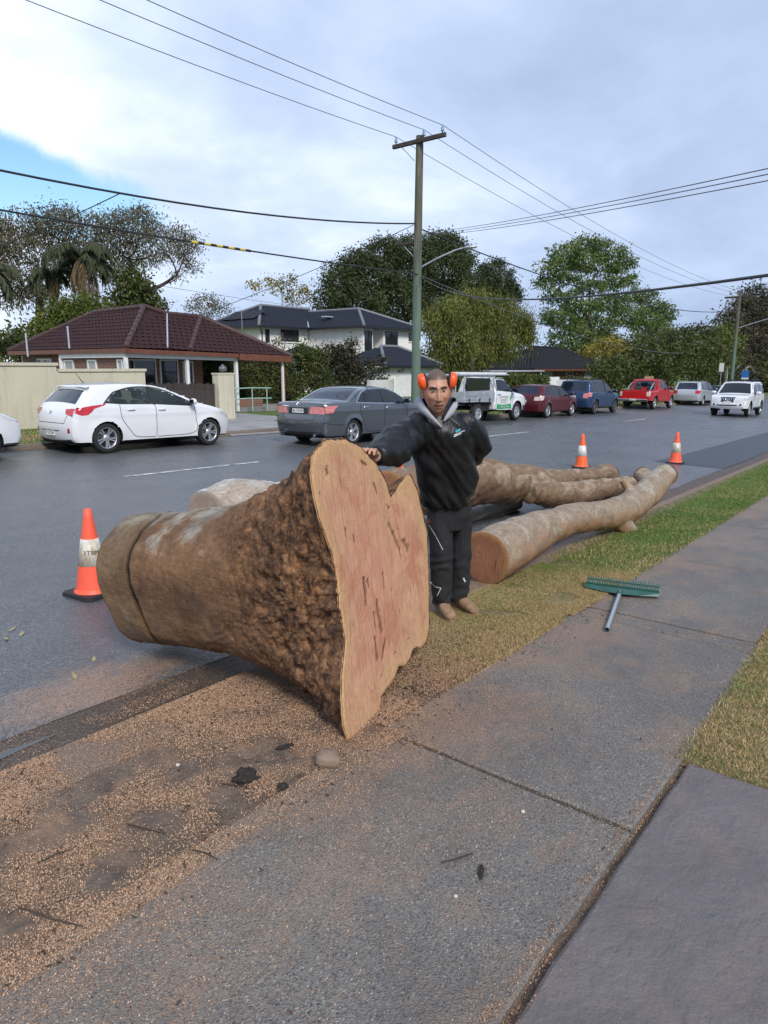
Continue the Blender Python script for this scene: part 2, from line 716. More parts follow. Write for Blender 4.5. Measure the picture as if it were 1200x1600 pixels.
def make_lawn(name):
    m = MT(name)
    v = m.co()
    p = m.sep(v)
    f = m.noise(v, 2.0, 8, .7)
    c = m.ramp(f, [(.3, (.050, .085, .014)), (.5, (.095, .15, .026)), (.7, (.16, .195, .048))])
    straw = m.ramp(m.math('ADD', m.math('MULTIPLY', p[0], .07), m.math('MULTIPLY', m.noise(v, 2.5, 6, .7), .55)), [(.52, 1.), (.80, 0.)])
    c = m.mix(m.math('MULTIPLY', straw, .8), c, m.ramp(m.noise(v, 25, 5, .7), [(.3, (.12, .085, .036)), (.5, (.29, .20, .095)), (.7, (.44, .285, .145))]))
    sd = m.math('SUBTRACT', m.math('MULTIPLY', m.noise(v, 2.4, 8, .72, .5), 1.5), m.math('MULTIPLY', m.math('SUBTRACT', p[0], 2.95), .50))
    sd = m.math('MULTIPLY', m.ramp(sd, [(.02, 0.), (.42, 1.)]), m.ramp(p[1], [(.8, 0.), (1., 1.)]))
    c = m.mix(m.math('MULTIPLY', sd, m.ramp(m.noise(v, 90, 3, .7), [(.35, .45), (.6, 1.)])), c, m.mix(m.ramp(m.noise(v, 6, 6, .7), [(.4, .7), (.6, 0.)]), dust_col(m, v), (.10, .072, .05)))
    m.base(c)
    m.rough(.9)
    m.bump(m.noise(m.scale(v, (1, 1, 1)), 120, 4, .7), .8, .02)
    return m.m


M_lawn = make_lawn('mown_lawn')


def strip(name, x0, x1, prof, mat, nx=40, lift=0.0, rough_amp=0.0, edge=0.0):
    """sheet along the street; prof = list of (y, z above the sloping datum)"""
    v, f = [], []
    xs = np.linspace(x0, x1, nx + 1)
    for x in xs:
        for (y, z) in prof:
            dz = rough_amp * (noise.noise((x * 5, y * 5, 3.1)) + .5 * noise.noise((x * 14, y * 14, 1.7))) if rough_amp else 0
            dy = edge * noise.noise((x * 3.1, y, 0)) if edge else 0
            v.append((x, y + dy, z + lift - SLOPE * x + dz))
    k = len(prof)
    for i in range(nx):
        for j in range(k - 1):
            f.append((i * k + j, (i + 1) * k + j, (i + 1) * k + j + 1, i * k + j + 1))
    return struct(link_mesh(name, v, f, mat, sm=True))


# one ground sheet that reaches the horizon
gv, gf = [], []
gxs = [-400, -60, -20, -5, 0, 5, 10, 20, 40, 60, 90, 130, 200, 400, 1200]
gys = [-600, -60, -20, -5, .6, 2, 3.3, 3.6, 15.25, 15.5, 17.2, 25, 40, 60, 100, 200, 1000]
for x in gxs:
    for y in gys:
        xx = min(max(x, -60), 400)
        gv.append((x, y, float(np.interp(y, BY, BZ)) - SLOPE * xx - .05))
k = len(gys)
gf = [(i * k + j, (i + 1) * k + j, (i + 1) * k + j + 1, i * k + j + 1) for i in range(len(gxs) - 1) for j in range(k - 1)]
struct(link_mesh('ground', gv, gf, M_lawn))

road = strip('road', -25, 260, [(3.56, -.140)] + [(y, float(np.interp(y, BY, BZ))) for y in np.linspace(3.75, 15.3, 12)], M_asph, 300, .004, 0, .05)
M_gut = make_slab('gutter_concrete', (.034, .030, .027), .40)  # dark tone: wet concrete, plus the shadow by the trunk put into the colour
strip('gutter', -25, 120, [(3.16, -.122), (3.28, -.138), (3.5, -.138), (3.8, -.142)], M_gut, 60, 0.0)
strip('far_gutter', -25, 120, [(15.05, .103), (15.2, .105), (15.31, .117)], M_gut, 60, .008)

# kerbs, built stone by stone
def kerb_profile(x_len, prof, mat, name):
    v, f = [], []
    n = len(prof)
    for x in (.006, .02, x_len - .02, x_len - .006):
        sh = .006 if x in (.006, x_len - .006) else 0
        for (y, z) in prof:
            v.append((x, y, z - sh))
    for i in range(3):
        for j in range(n - 1):
            f.append((i * n + j, (i + 1) * n + j, (i + 1) * n + j + 1, i * n + j + 1))
    f.append(list(range(n)))
    f.append(list(range(3 * n, 4 * n))[::-1])
    me = bpy.data.meshes.new(name)
    me.from_pydata(v, [], f)
    me.materials.append(mat)
    return me


def kerb(name, prof, mat, x0, x1, L):
    root = struct(bpy.data.objects.new(name, None))
    C.objects.link(root)
    me = kerb_profile(L, prof, mat, 'kerb_stone')
    x = x0
    while x < x1:
        o = bpy.data.objects.new('kerb_stone', me)
        C.objects.link(o)
        o.parent = root
        o.location = (x, 0, -SLOPE * x)
        o.rotation_euler = (0, PITCH_S, 0)
        x += L
    return root


kerb('kerb', [(2.74, -.2), (2.74, -.022), (2.76, -.016), (3.02, -.024), (3.10, -.040), (3.15, -.075), (3.175, -.118), (3.18, -.2)], M_kerbc, -4.9, 60, 2.45)
M_kerbd = make_slab('old_kerb_concrete', (.16, .135, .11), .25)
kerb('far_kerb', [(15.28, -.1), (15.29, .108), (15.31, .20), (15.34, .238), (15.45, .243), (15.47, .2), (15.47, -.1)], M_kerbd, -3.2, 100, 2.4)

# footpath slabs
fp = struct(bpy.data.objects.new('footpath', None))
C.objects.link(fp)


def slab(x0, x1, y0, y1, mat, parent, name='slab', dz=0.0, jag=0.006):
    mb = MB()
    nx, ny = max(2, int((x1 - x0) / .18)), 6
    c = .012
    ring = []
    for i in range(nx + 1):
        ring.append((x0 + (x1 - x0) * i / nx, y0))
    for j in range(1, ny + 1):
        ring.append((x1, y0 + (y1 - y0) * j / ny))
    for i in range(1, nx + 1):
        ring.append((x1 - (x1 - x0) * i / nx, y1))
    for j in range(1, ny):
        ring.append((x0, y1 - (y1 - y0) * j / ny))
    mx, my = (x0 + x1) / 2, (y0 + y1) / 2
    outer, inner, low = [], [], []
    for (x, y) in ring:
        j1 = jag * noise.noise((x * 7, y * 7, 5.5)) + jag * .7 * noise.noise((x * 25, y * 25, 9.5))
        ox = x + (j1 if abs(x - mx) > (x1 - x0) / 2 - 1e-6 else 0)
        oy = y + (j1 if abs(y - my) > (y1 - y0) / 2 - 1e-6 else 0)
        z = gz(x, y) + dz
        outer.append((ox, oy, z - .008))
        sx_, sy_ = (c if ox < mx else -c), (c if oy < my else -c)
        ix = ox + (sx_ if abs(x - mx) > (x1 - x0) / 2 - 1e-6 else 0)
        iy = oy + (sy_ if abs(y - my) > (y1 - y0) / 2 - 1e-6 else 0)
        inner.append((ix, iy, z))
        low.append((ox, oy, z - .045))
    n = len(ring)
    v = inner + outer + low
    f = [list(range(n))]
    for i in range(n):
        k2 = (i + 1) % n
        f.append((n + i, n + k2, k2, i))
        f.append((2 * n + i, 2 * n + k2, n + k2, n + i))
    return link_mesh(name, v, f, mat, parent)


joints = [-3.5, 0.05, 2.475, 4.79, 5.005, 7.0, 9.2, 11.5, 14.0, 16.5, 19.0, 22.0, 26.0, 31, 37, 44]
for a, b in zip(joints, joints[1:]):
    wgap = .009 if b < 3 else .012
    slab(a + wgap, b - wgap, .735 + (.04 if a > 4.9 else 0), 1.975, M_slab, fp, dz=random.uniform(-.003, .003))
drv = struct(bpy.data.objects.new('driveway', None))
C.objects.link(drv)
slab(-3, 3.13, -2.2, .700, M_drive, drv, dz=.002, jag=.008)

# verges
strip('verge', 2.95, 60, [(1.965, -.012), (2.2, -.004), (2.5, -.008), (2.78, -.014)], M_lawn, 120, .0, .008)
strip('dirt_verge', -4, 3.05, [(y, float(np.interp(y, BY, BZ)) - .004) for y in np.linspace(1.96, 2.76, 14)], M_soil, 110, .0, .014)
strip('lawn', 3.115, 40, [(-6, 0), (-3, .0), (-1.5, .0), (.4, -.006), (.74, -.014)], M_lawn, 90, .0, .01)
strip('driveway_joint_fill', -3, 46, [(.69, -.034), (.715, -.026), (.75, -.032)], M_soil, 180, 0, .008)


def make_farverge():
    m = MT('far_verge_grass')
    v = m.co()
    p = m.sep(v)
    c = m.ramp(m.noise(v, 3.0, 8, .7), [(.3, (.05, .068, .02)), (.5, (.095, .115, .032)), (.7, (.16, .15, .06))])
    track = m.math('SUBTRACT', 1.0, m.math('MULTIPLY', m.math('ABSOLUTE', m.math('SUBTRACT', p[1], 16.6)), 1.9), clamp=True)
    dirt = m.ramp(m.math('ADD', m.math('MULTIPLY', track, .5), m.math('MULTIPLY', m.noise(v, 2.2, 7, .7), .6)), [(.5, 0.), (.75, 1.)])
    c = m.mix(dirt, c, (.16, .115, .075))
    m.base(c)
    m.rough(.9)
    m.bump(m.noise(v, 40, 5, .7), .8, .03)
    return m.m


M_fv = make_farverge()
strip('far_verge', -10, 130, [(15.46, .231), (15.7, .238), (17.2, .275), (19.0, .30)], M_fv, 140, .0, .02)
M_conc = simple('pale_driveway_concrete', (.27, .26, .25), .7, var=.25, vscale=1.5, bump=.3)
strip('far_driveway', 12.3, 17.6, [(15.16, .116), (15.34, .16), (15.7, .255), (17.2, .290), (19.0, .315), (26, .43)], M_conc, 8, .012)
strip('far_driveway_crossing', 22.6, 26.0, [(15.16, .116), (15.34, .16), (15.7, .255), (17.2, .290), (19.0, .315), (30, .48)], M_conc, 8, .012)


# painted centre line, faded
def make_paint():
    m = MT('worn_road_paint')
    v = m.co()
    w = m.ramp(m.math('ADD', m.math('MULTIPLY', m.noise(v, 6, 8, .75), .7), m.math('MULTIPLY', m.noise(v, 70, 3, .6), .35)), [(.43, 0.), (.56, 1.)])
    m.base(m.mix(w, (.07, .073, .08), (.62, .62, .60)))
    m.rough(.6)
    return m.m


M_paint = make_paint()
for i, x in enumerate((-5.6, 6.4, 18.4, 30.4, 42.4, 54.4, 66.4)):
    strip('lane_marking', x, x + 3, [(10.72, gz(0, 10.72)), (10.83, gz(0, 10.83))], M_paint, 4, .009)
# water lying in the near gutter
m = MT('gutter_water')
m.base((.03, .035, .045)); m.rough(.06); m.b.inputs['Specular IOR Level'].default_value = 0.8
m.bump(m.noise(m.scale(m.co(), (1, 3, 1)), 30, 3), .12, .01)
wv, wf = [], []
for i, x in enumerate(np.linspace(-.8, 1.52, 24)):
    hw = .065 * min(1, (1.55 - x) / .6) * (1 + .35 * noise.noise((x * 4, 1, 1)))
    yc = 3.415 + .012 * noise.noise((x * 2, 5, 5))
    wv += [(x, yc - hw, -.1335 - SLOPE * x), (x, yc + hw, -.1335 - SLOPE * x)]
wf = [(2 * i, 2 * i + 2, 2 * i + 3, 2 * i + 1) for i in range(23)]
struct(link_mesh('gutter_puddle', wv, wf, m.m))
# patched seam in the far asphalt
M_tar = simple('tar_patch', (.035, .036, .04), .45, var=.3, vscale=4, bump=.4, bscale=90)
strip('road_patch', 16.5, 60, [(3.55, gz(0, 3.55)), (4.2, gz(0, 4.2)), (5.05, gz(0, 5.05))], M_tar, 20, .010, 0, .12)
# ================================================================== felled trunk, logs, cones, rake
def catmull(pts, n, vals=None):
    P = np.array([tuple(p) for p in pts], float)
    if vals is not None:
        P = np.concatenate([P, np.array(vals, float)[:, None]], 1)
    Q = np.concatenate([[2 * P[0] - P[1]], P, [2 * P[-1] - P[-2]]])
    out = []
    m_ = len(P) - 1
    for i in range(n):
        t = i / (n - 1) * m_
        k_ = min(int(t), m_ - 1)
        u = t - k_
        a, b, c_, d = Q[k_], Q[k_ + 1], Q[k_ + 2], Q[k_ + 3]
        out.append(.5 * ((2 * b) + (c_ - a) * u + (2 * a - 5 * b + 4 * c_ - d) * u * u + (3 * b - 3 * c_ + d - a) * u ** 3))
    out = np.array(out)
    if vals is not None:
        return out[:, :3], out[:, 3]
    return out


def remesh(verts, faces, voxel, smooth=4, fac=.5):
    """fuse overlapping closed shells into one continuous surface"""
    me = bpy.data.meshes.new('tmp')
    me.from_pydata([tuple(v) for v in verts], [], faces)
    o = bpy.data.objects.new('tmp', me)
    C.objects.link(o)
    a = o.modifiers.new('r', 'REMESH')
    a.mode = 'VOXEL'
    a.voxel_size = voxel
    if smooth:
        b = o.modifiers.new('s', 'SMOOTH')
        b.factor = fac
        b.iterations = smooth
    dg = bpy.context.evaluated_depsgraph_get()
    res = bpy.data.meshes.new_from_object(o.evaluated_get(dg))
    bpy.data.objects.remove(o)
    bpy.data.meshes.remove(me)
    return res


def fbm(p, f, o=4):
    s_, a = 0., 1.
    q = Vector(p) * f
    for _ in range(o):
        s_ += a * noise.noise(q)
        q = q * 2.07
        a *= .52
    return s_


# ---------------------------------------------------------------- bark and timber materials
def make_trunk_bark():
    m = MT('rough_trunk_bark')
    v = m.co()
    t = m.attr('along')
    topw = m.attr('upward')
    big = m.noise(v, 3.2, 8, .68, .5)
    fine = m.noise(v, 26, 8, .72)
    mid = m.ramp(m.math('ADD', m.math('MULTIPLY', big, .6), m.math('MULTIPLY', fine, .4)),
                 [(.30, (.065, .033, .018)), (.43, (.165, .085, .043)), (.55, (.270, .150, .076)), (.70, (.38, .235, .125))])
    pale = m.ramp(m.noise(m.scale(v, (3, 1, 3)), 4, 7, .66), [(.35, (.27, .23, .17)), (.6, (.42, .40, .33)), (.75, (.55, .53, .46))])
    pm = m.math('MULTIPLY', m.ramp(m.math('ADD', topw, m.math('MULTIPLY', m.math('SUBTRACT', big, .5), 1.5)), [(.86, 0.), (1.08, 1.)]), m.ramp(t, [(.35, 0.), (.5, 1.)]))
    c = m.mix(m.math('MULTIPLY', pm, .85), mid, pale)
    # grey-olive skin past the kerf
    ol = m.ramp(m.noise(v, 6, 6, .6), [(.35, (.12, .085, .048)), (.6, (.22, .165, .095)), (.72, (.34, .28, .18))])
    c = m.mix(m.ramp(t, [(.78, 0.), (.82, .5)]), c, ol)
    dull = m.ramp(m.noise(v, 1.9, 5, .6, .8), [(.52, 0.), (.62, 1.)])
    c = m.mix(m.math('MULTIPLY', dull, .45), c, (.12, .085, .068))
    # crumbly flare: orange sawdust caught in black fissures
    cr = m.math('ADD', m.math('MULTIPLY', m.noise(v, 15, 9, .75, .3), .7), m.math('MULTIPLY', m.noise(v, 60, 4, .7), .3))
    flare = m.ramp(cr, [(.30, (.012, .008, .007)), (.42, (.055, .029, .018)), (.49, (.175, .085, .040)), (.57, (.34, .175, .085)), (.72, (.52, .31, .165))])
    fl2 = m.ramp(m.noise(v, 4.5, 6, .65, .6), [(.45, 0.), (.60, 1.)])
    flare = m.mix(m.math('MULTIPLY', fl2, .55), flare, m.ramp(m.noise(v, 30, 5, .7), [(.35, (.02, .014, .012)), (.6, (.085, .052, .038)), (.75, (.20, .115, .065))]))
    fm = m.ramp(m.math('ADD', m.math('MULTIPLY', t, -1.), m.math('MULTIPLY', m.noise(v, 3.5, 7, .7), .35)), [(-.30 + .0, 0.)] if False else [(0.0, 0.0), (.02, 0.0)])
    q = m.math('ADD', t, m.math('MULTIPLY', m.math('SUBTRACT', m.noise(v, 4, 7, .7), .5), .55))
    fm = m.ramp(q, [(.20, 1.), (.44, 0.)])
    c = m.mix(fm, c, flare)
    fib = m.noise(m.scale(v, (1, .13, 1)), 34, 7, .7, .3)
    c = m.mix(m.math('MULTIPLY', m.ramp(fib, [(.28, 1.), (.44, 0.)]), .38), c, (.035, .022, .015))
    c = m.mix(m.math('MULTIPLY', m.ramp(fib, [(.58, 0.), (.72, 1.)]), .2), c, (.40, .30, .19))
    k_ = m.attr('kerf')
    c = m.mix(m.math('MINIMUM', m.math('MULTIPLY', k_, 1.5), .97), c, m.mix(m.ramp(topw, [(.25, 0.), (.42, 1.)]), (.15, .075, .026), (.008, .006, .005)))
    m.base(c)
    m.rough(.82)
    m.b.inputs['Specular IOR Level'].default_value = .3
    m.bump(m.math('ADD', m.math('ADD', m.math('MULTIPLY', fine, .6), m.math('MULTIPLY', fib, .5)), m.math('MULTIPLY', m.noise(v, 90, 5, .7), .4)), 1.0, .020)
    return m.m


def make_cut(name, tone=(.68, .385, .225), rim=(.72, .44, .21), rings=28, red=1.0):
    """end grain: object x,y lie in the sawn plane"""
    m = MT(name)
    v = m.co()
    rad = m.attr('rad')
    p = m.sep(v)
    wv_ = m.noise(v, 2.2, 4, .5)
    d = m.math('ADD', m.math('MULTIPLY', rad, 1.0), m.math('MULTIPLY', wv_, .55))
    ring = m.math('MULTIPLY_ADD', m.math('SINE', m.math('MULTIPLY', d, rings * 6.28)), .5, .5)
    grain = m.noise(m.scale(v, (1, .8, 1)), 9, 11, .78, 1.6)
    c = m.ramp(m.math('ADD', m.math('MULTIPLY', grain, .7), m.math('MULTIPLY', m.noise(v, 4, 6, .6), .3)),
               [(.30, tuple(a * .55 for a in tone)), (.44, tuple(a * .86 for a in tone)), (.55, tone), (.74, tuple(min(1, a * 1.30) for a in tone))])
    c = m.mix(m.math('MULTIPLY', ring, .10), c, tuple(a * .55 for a in tone))
    # rosy heart
    hz = m.ramp(m.math('ADD', rad, m.math('MULTIPLY', m.math('SUBTRACT', m.noise(v, 3.5, 6, .65), .5), 1.1)), [(.20, 1.), (.85, 0.)])
    c = m.mix(m.math('MULTIPLY', hz, .60 * red), c, (.60, .26, .18))
    blot = m.noise(v, 2.6, 7, .68, 1.0)
    c = m.mix(m.math('MULTIPLY', m.ramp(blot, [(.48, 0.), (.62, 1.)]), .8 * red), c, (.50, .19, .115))
    c = m.mix(m.math('MULTIPLY', m.ramp(blot, [(.30, 1.), (.45, 0.)]), .5), c, tuple(min(.85, a * 1.22) for a in rim))
    # sapwood rim
    rz_ = m.ramp(m.math('ADD', rad, m.math('MULTIPLY', m.math('SUBTRACT', m.noise(v, 7, 7, .75), .5), .62)), [(.80, 0.), (1.02, 1.)])
    c = m.mix(m.math('MULTIPLY', rz_, .85), c, m.ramp(m.noise(v, 40, 5, .7), [(.3, tuple(a * .72 for a in rim)), (.7, rim)]))
    # long gum veins: dark red splits along the grain
    vein = m.noise(m.scale(v, (3.2, .70, 1)), 4.2, 6, .62, .5)
    vm = m.math('MAXIMUM', m.ramp(vein, [(.665, 0.), (.71, .8)]), m.attr('stain'))
    c = m.mix(m.math('MULTIPLY', vm, .85 * red), c, (.115, .026, .016))
    pock = m.math('LESS_THAN', m.vor(m.scale(v, (1, .5, 1)), 16), .10)
    pock = m.math('MULTIPLY', pock, m.math('GREATER_THAN', m.noise(v, 9, 2), .53))
    c = m.mix(m.math('MULTIPLY', pock, .7), c, (.10, .045, .03))
    saw = m.noise(m.scale(v, (1, 1, 1)), 150, 3, .6)
    c = m.mix(m.ramp(saw, [(.35, .35), (.6, 0.)]), c, tuple(a * .6 for a in tone))
    m.base(c)
    m.rough(.78)
    m.b.inputs['Specular IOR Level'].default_value = .25
    h = m.math('ADD', m.math('MULTIPLY', m.noise(m.scale(v, (1.0, .18, 1)), 55, 5, .65), 1.), m.math('MULTIPLY', saw, .5))
    h = m.math('SUBTRACT', h, m.math('MULTIPLY', vm, 1.6))
    m.bump(h, .9, .016)
    return m.m


def make_log_bark(name, a, b, c_, under, seed=0., streak=(1, 1, 1)):
    """smooth gum bark: plates of grey, cream and pinkish brown"""
    m = MT(name)
    v = m.co()
    q = m.n('ShaderNodeMapping')
    q.inputs['Location'].default_value = (seed, seed * 2, seed * 3)
    q.inputs['Scale'].default_value = streak
    m.l(v, q.inputs[0])
    v2 = q.outputs[0]
    n1_ = m.noise(v2, 2.6, 6, .6, .9)
    n2_ = m.noise(v2, 6.5, 7, .66, .6)
    n3_ = m.noise(v2, 40, 6, .7)
    col = m.ramp(n1_, [(.36, a), (.44, b), (.53, b), (.58, c_), (.70, a)])
    col = m.mix(m.ramp(n2_, [(.48, 0.), (.60, .55)]), col, tuple(x * .62 for x in b))
    col = m.mix(m.ramp(n2_, [(.30, .8), (.40, 0.)]), col, c_)
    col = m.mix(m.math('MULTIPLY', m.ramp(n3_, [(.40, 1.), (.56, 0.)]), .35), col, (.07, .05, .035))
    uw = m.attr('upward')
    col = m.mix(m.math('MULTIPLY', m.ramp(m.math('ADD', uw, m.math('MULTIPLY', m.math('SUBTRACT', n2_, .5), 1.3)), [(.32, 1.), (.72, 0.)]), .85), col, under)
    sp = m.math('LESS_THAN', m.vor(v2, 19), .09)
    col = m.mix(m.math('MULTIPLY', sp, .8), col, (.06, .04, .035))
    m.base(col)
    m.rough(.68)
    m.b.inputs['Specular IOR Level'].default_value = .35
    m.bump(m.math('ADD', m.math('MULTIPLY', n3_, .5), n2_), .7, .02)
    return m.m


M_tbark = make_trunk_bark()
M_cut = make_cut('fresh_sawn_heartwood')
M_cut2 = make_cut('orange_sawn_end', (.34, .150, .075), (.50, .265, .105), 9, .55)
M_cut3 = make_cut('weathered_sawn_end', (.46, .36, .27), (.50, .44, .36), 14, .3)

# ---------------------------------------------------------------- the big flared trunk
pa, pt = R(-75), R(10)
FN = Vector((math.cos(pa) * math.cos(pt), math.sin(pa) * math.cos(pt), math.sin(pt)))
FB = Vector((2.27, 2.03, -.06))


def onface(px, py):
    r = ray(px, py)
    return EYE + r * ((FB - EYE).dot(FN) / r.dot(FN))


FU = Vector((0, 0, 1)).cross(FN).normalized()
FW = FN.cross(FU)
FC = onface(582, 905)
outline_px = [(543, 1158), (537, 1130), (534, 1090), (535, 1050), (540, 1001), (535, 970), (530, 946), (526, 905), (520, 868), (507, 832), (499, 810), (494, 790),
              (489, 765), (486, 745), (489, 715), (496, 700), (507, 690), (520, 686), (532, 685), (545, 688), (556, 692), (566, 700), (575, 709), (584, 718), (592, 729),
              (600, 745), (606, 760), (611, 776), (617, 770), (624, 757), (632, 747), (640, 740), (647, 752), (653, 767), (660, 796), (668, 829), (670, 887), (671, 952),
              (672, 985), (667, 1003), (660, 1014), (652, 1012), (645, 1017), (640, 1034), (632, 1042), (624, 1043), (617, 1060), (609, 1073), (600, 1084), (595, 1092),
              (593, 1115), (586, 1130), (575, 1147), (560, 1156)]
poly = []
for a, b in outline_px:
    d = onface(a, b) - FC
    poly.append((d.dot(FU), d.dot(FW)))
K = 300
face_r = np.zeros(K)
for k in range(K):
    an = 2 * math.pi * k / K
    dx, dy = math.cos(an), math.sin(an)
    best = 0
    for (x0, y0), (x1, y1) in zip(poly, poly[1:] + poly[:1]):
        ex, ey = x1 - x0, y1 - y0
        den_ = dx * ey - dy * ex
        if abs(den_) < 1e-12:
            continue
        t = (x0 * ey - y0 * ex) / den_
        u = (x0 * dy - y0 * dx) / den_
        if t > 0 and -1e-9 <= u <= 1 + 1e-9:
            best = max(best, t)
    face_r[k] = best + .008 * noise.noise((dx * 9, dy * 9, 1)) + .009 * noise.noise((dx * 34, dy * 34, 4)) + .006 * noise.noise((dx * 90, dy * 90, 7))
C0 = at(222, 900, 4.82)
root = thing('tree_trunk', 'huge flared gum trunk with broad pink sawn face lying across the kerb', 'tree trunk', (FC.x, FC.y, gz(FC.x, FC.y)))
ROOT = Vector(root.location)
TN = 150
V, al, upw, kf = [], [], [], []
ks = np.exp(-.5 * (np.arange(-12, 13) / 5.0) ** 2); ks /= ks.sum()
soft_r = np.convolve(np.concatenate([face_r[-12:], face_r, face_r[:12]]), ks, 'valid')
vsoft_k = np.exp(-.5 * (np.arange(-40, 41) / 16.0) ** 2); vsoft_k /= vsoft_k.sum()
vsoft_r = np.convolve(np.concatenate([face_r[-40:], face_r, face_r[:40]]), vsoft_k, 'valid')
L_tr = (C0 - FC).length
for i in range(TN + 1):
    t = (i / TN) ** 1.25
    cen = FC.lerp(C0, t)
    g = max(0., 1 - t / .55) ** 1.75
    h = max(0., 1 - t / .12)
    rc = .475 - .045 * sstep(.0, .9, t)
    for k in range(K):
        an = 2 * math.pi * k / K
        rf = face_r[k] * h + (1 - h) * (soft_r[k] * max(0, 1 - t / .3) + vsoft_r[k] * min(1, t / .3))
        lob = .018 * math.sin(3 * an + 1) + .014 * math.sin(5 * an + .5)
        r = rf * g + (rc + lob) * (1 - g)
        dirv_ = FU * math.cos(an) + FW * math.sin(an)
        p = cen + dirv_ * r
        rough_ = float(1 - sstep(.16, .5, t + .25 * noise.noise(p * 2.3)))
        amp = .009 + .017 * rough_
        e = min(1, t / .012)
        dsp = amp * fbm(p, 7 + 13 * rough_, 5) * e + .012 * fbm(p, 2.5, 3) * e
        pit = noise.noise(p * 13)
        if rough_ > .3 and pit > .22:
            dsp -= .05 * (pit - .22) * rough_ * e * 2.0
        kt = t + .006 * noise.noise(p * 6) + .012 * math.cos(an)
        kk = math.exp(-((kt - .80) / .0075) ** 2)
        dsp -= .036 * kk
        dsp -= .10 * float(sstep(.965, 1.0, t)) ** 2
        if t > .81:
            dsp += .002
        p = p + dirv_ * dsp
        V.append(p - ROOT)
        al.append(t)
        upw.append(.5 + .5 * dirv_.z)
        kf.append(kk)
fcs = [(i * K + k, (i + 1) * K + k, (i + 1) * K + (k + 1) % K, i * K + (k + 1) % K) for i in range(TN) for k in range(K)]
link_mesh('bark', V, fcs, M_tbark, root, sm=True, vattr={'along': al, 'upward': upw, 'kerf': kf})
# sawn face, in its own plane
rv, rf_, rad = [], [], []
NR = 84
for j in range(NR + 1):
    s_ = (j / NR)
    for k in range(K):
        an = 2 * math.pi * k / K
        rs = soft_r[k] * (1 - s_) + face_r[k] * s_ if s_ < 1 else face_r[k]
        if s_ < .8:
            w_ = s_ / .8
            rs = vsoft_r[k] * (1 - w_) + soft_r[k] * w_
        x, y = rs * s_ * math.cos(an), rs * s_ * math.sin(an)
        z = .004 + (.007 * noise.noise((x * 3, y * 1.2, 0)) + .004 * noise.noise((x * 22, y * 5, 3)) + .002 * noise.noise((x * 60, y * 20, 3))) * min(1, (1 - s_) * 12)
        if s_ > .96:
            z -= .012 * ((s_ - .96) / .04) ** 2
        rv.append((x, y, z)); rad.append(s_)
rf_ = [(j * K + k, (j + 1) * K + k, (j + 1) * K + (k + 1) % K, j * K + (k + 1) % K) for j in range(1, NR) for k in range(K)]
rf_ += [(0, K + k, K + (k + 1) % K) for k in range(K)]
MARKS = [((608, 820), (625, 860), .011, .022), ((631, 846), (637, 858), .014, .008), ((589, 945), (596, 985), .013, .012), ((584, 958), (587, 982), .007, .008), ((539, 828), (541, 846), .007, .006),
         ((569, 905), (573, 945), .010, .006), ((574, 908), (576, 916), .006, .006), ((552, 838), (554, 846), .006, .004), ((586, 998), (590, 1030), .008, .005), ((509, 730), (511, 740), .007, .008), ((583, 757), (588, 770), .007, .006), ((563, 722), (571, 727), .006, .004), ((601, 1000), (597, 1030), .006, .003)]
GROOVE = [(612, 776), (618, 800), (628, 845), (637, 880), (648, 915)]
def plane_xy(a, b):
    d_ = onface(a, b) - FC
    return np.array((d_.dot(FU), d_.dot(FW)))
rva = np.array(rv)
stain = np.zeros(len(rva))
def seg_d(A, B_):
    ab = B_ - A
    t_ = np.clip(((rva[:, :2] - A) @ ab) / (ab @ ab), 0, 1)
    return np.hypot(*(rva[:, :2] - (A + t_[:, None] * ab)).T), t_
for a, b, w_, dep in MARKS:
    dd, t_ = seg_d(plane_xy(*a), plane_xy(*b))
    wob = np.array([1 + .9 * noise.noise((q[0] * 45, q[1] * 30, 3.3)) for q in rva]); g_ = np.exp(-(dd * wob / w_) ** 2)
    stain = np.maximum(stain, g_ ** .7 * .9)
    rva[:, 2] -= .5 * dep * g_
for i, (a, b) in enumerate(zip(GROOVE, GROOVE[1:])):
    dd, t_ = seg_d(plane_xy(*a), plane_xy(*b))
    rva[:, 2] -= (.018 - .004 * i) * np.exp(-(dd / .014) ** 2) * (np.array(rad) < .985)
    stain = np.maximum(stain, (.55 - .1 * i) * np.exp(-(dd / .008) ** 2))
rv = [tuple(q) for q in rva]
cf = link_mesh('cut_face', rv, rf_, M_cut, root, sm=True, vattr={'rad': rad, 'stain': stain})
mm = Matrix((FU, FW, FN)).transposed().to_4x4()
mm.translation = FC - ROOT
cf.matrix_local = mm
# the far sawn end
fv, fr_ = [], []
rim = [V[TN * K + k] for k in range(K)]
inv = mm.inverted()
rl = [inv @ Vector(q) for q in rim]
zc = sum(q.z for q in rl) / K
cl = Vector((sum(q.x for q in rl) / K, sum(q.y for q in rl) / K, zc))
fe = link_mesh('far_cut_face', [cl] + [cl.lerp(q, s_) for s_ in (.33, .66, 1) for q in rl],
               [(0, 1 + (k + 1) % K, 1 + k) for k in range(K)] + [(1 + j * K + k, 1 + j * K + (k + 1) % K, 1 + (j + 1) * K + (k + 1) % K, 1 + (j + 1) * K + k) for j in range(2) for k in range(K)],
               M_cut3, root, vattr={'rad': [0] + [s_ for s_ in (.33, .66, 1) for _ in range(K)]})
fe.matrix_local = mm


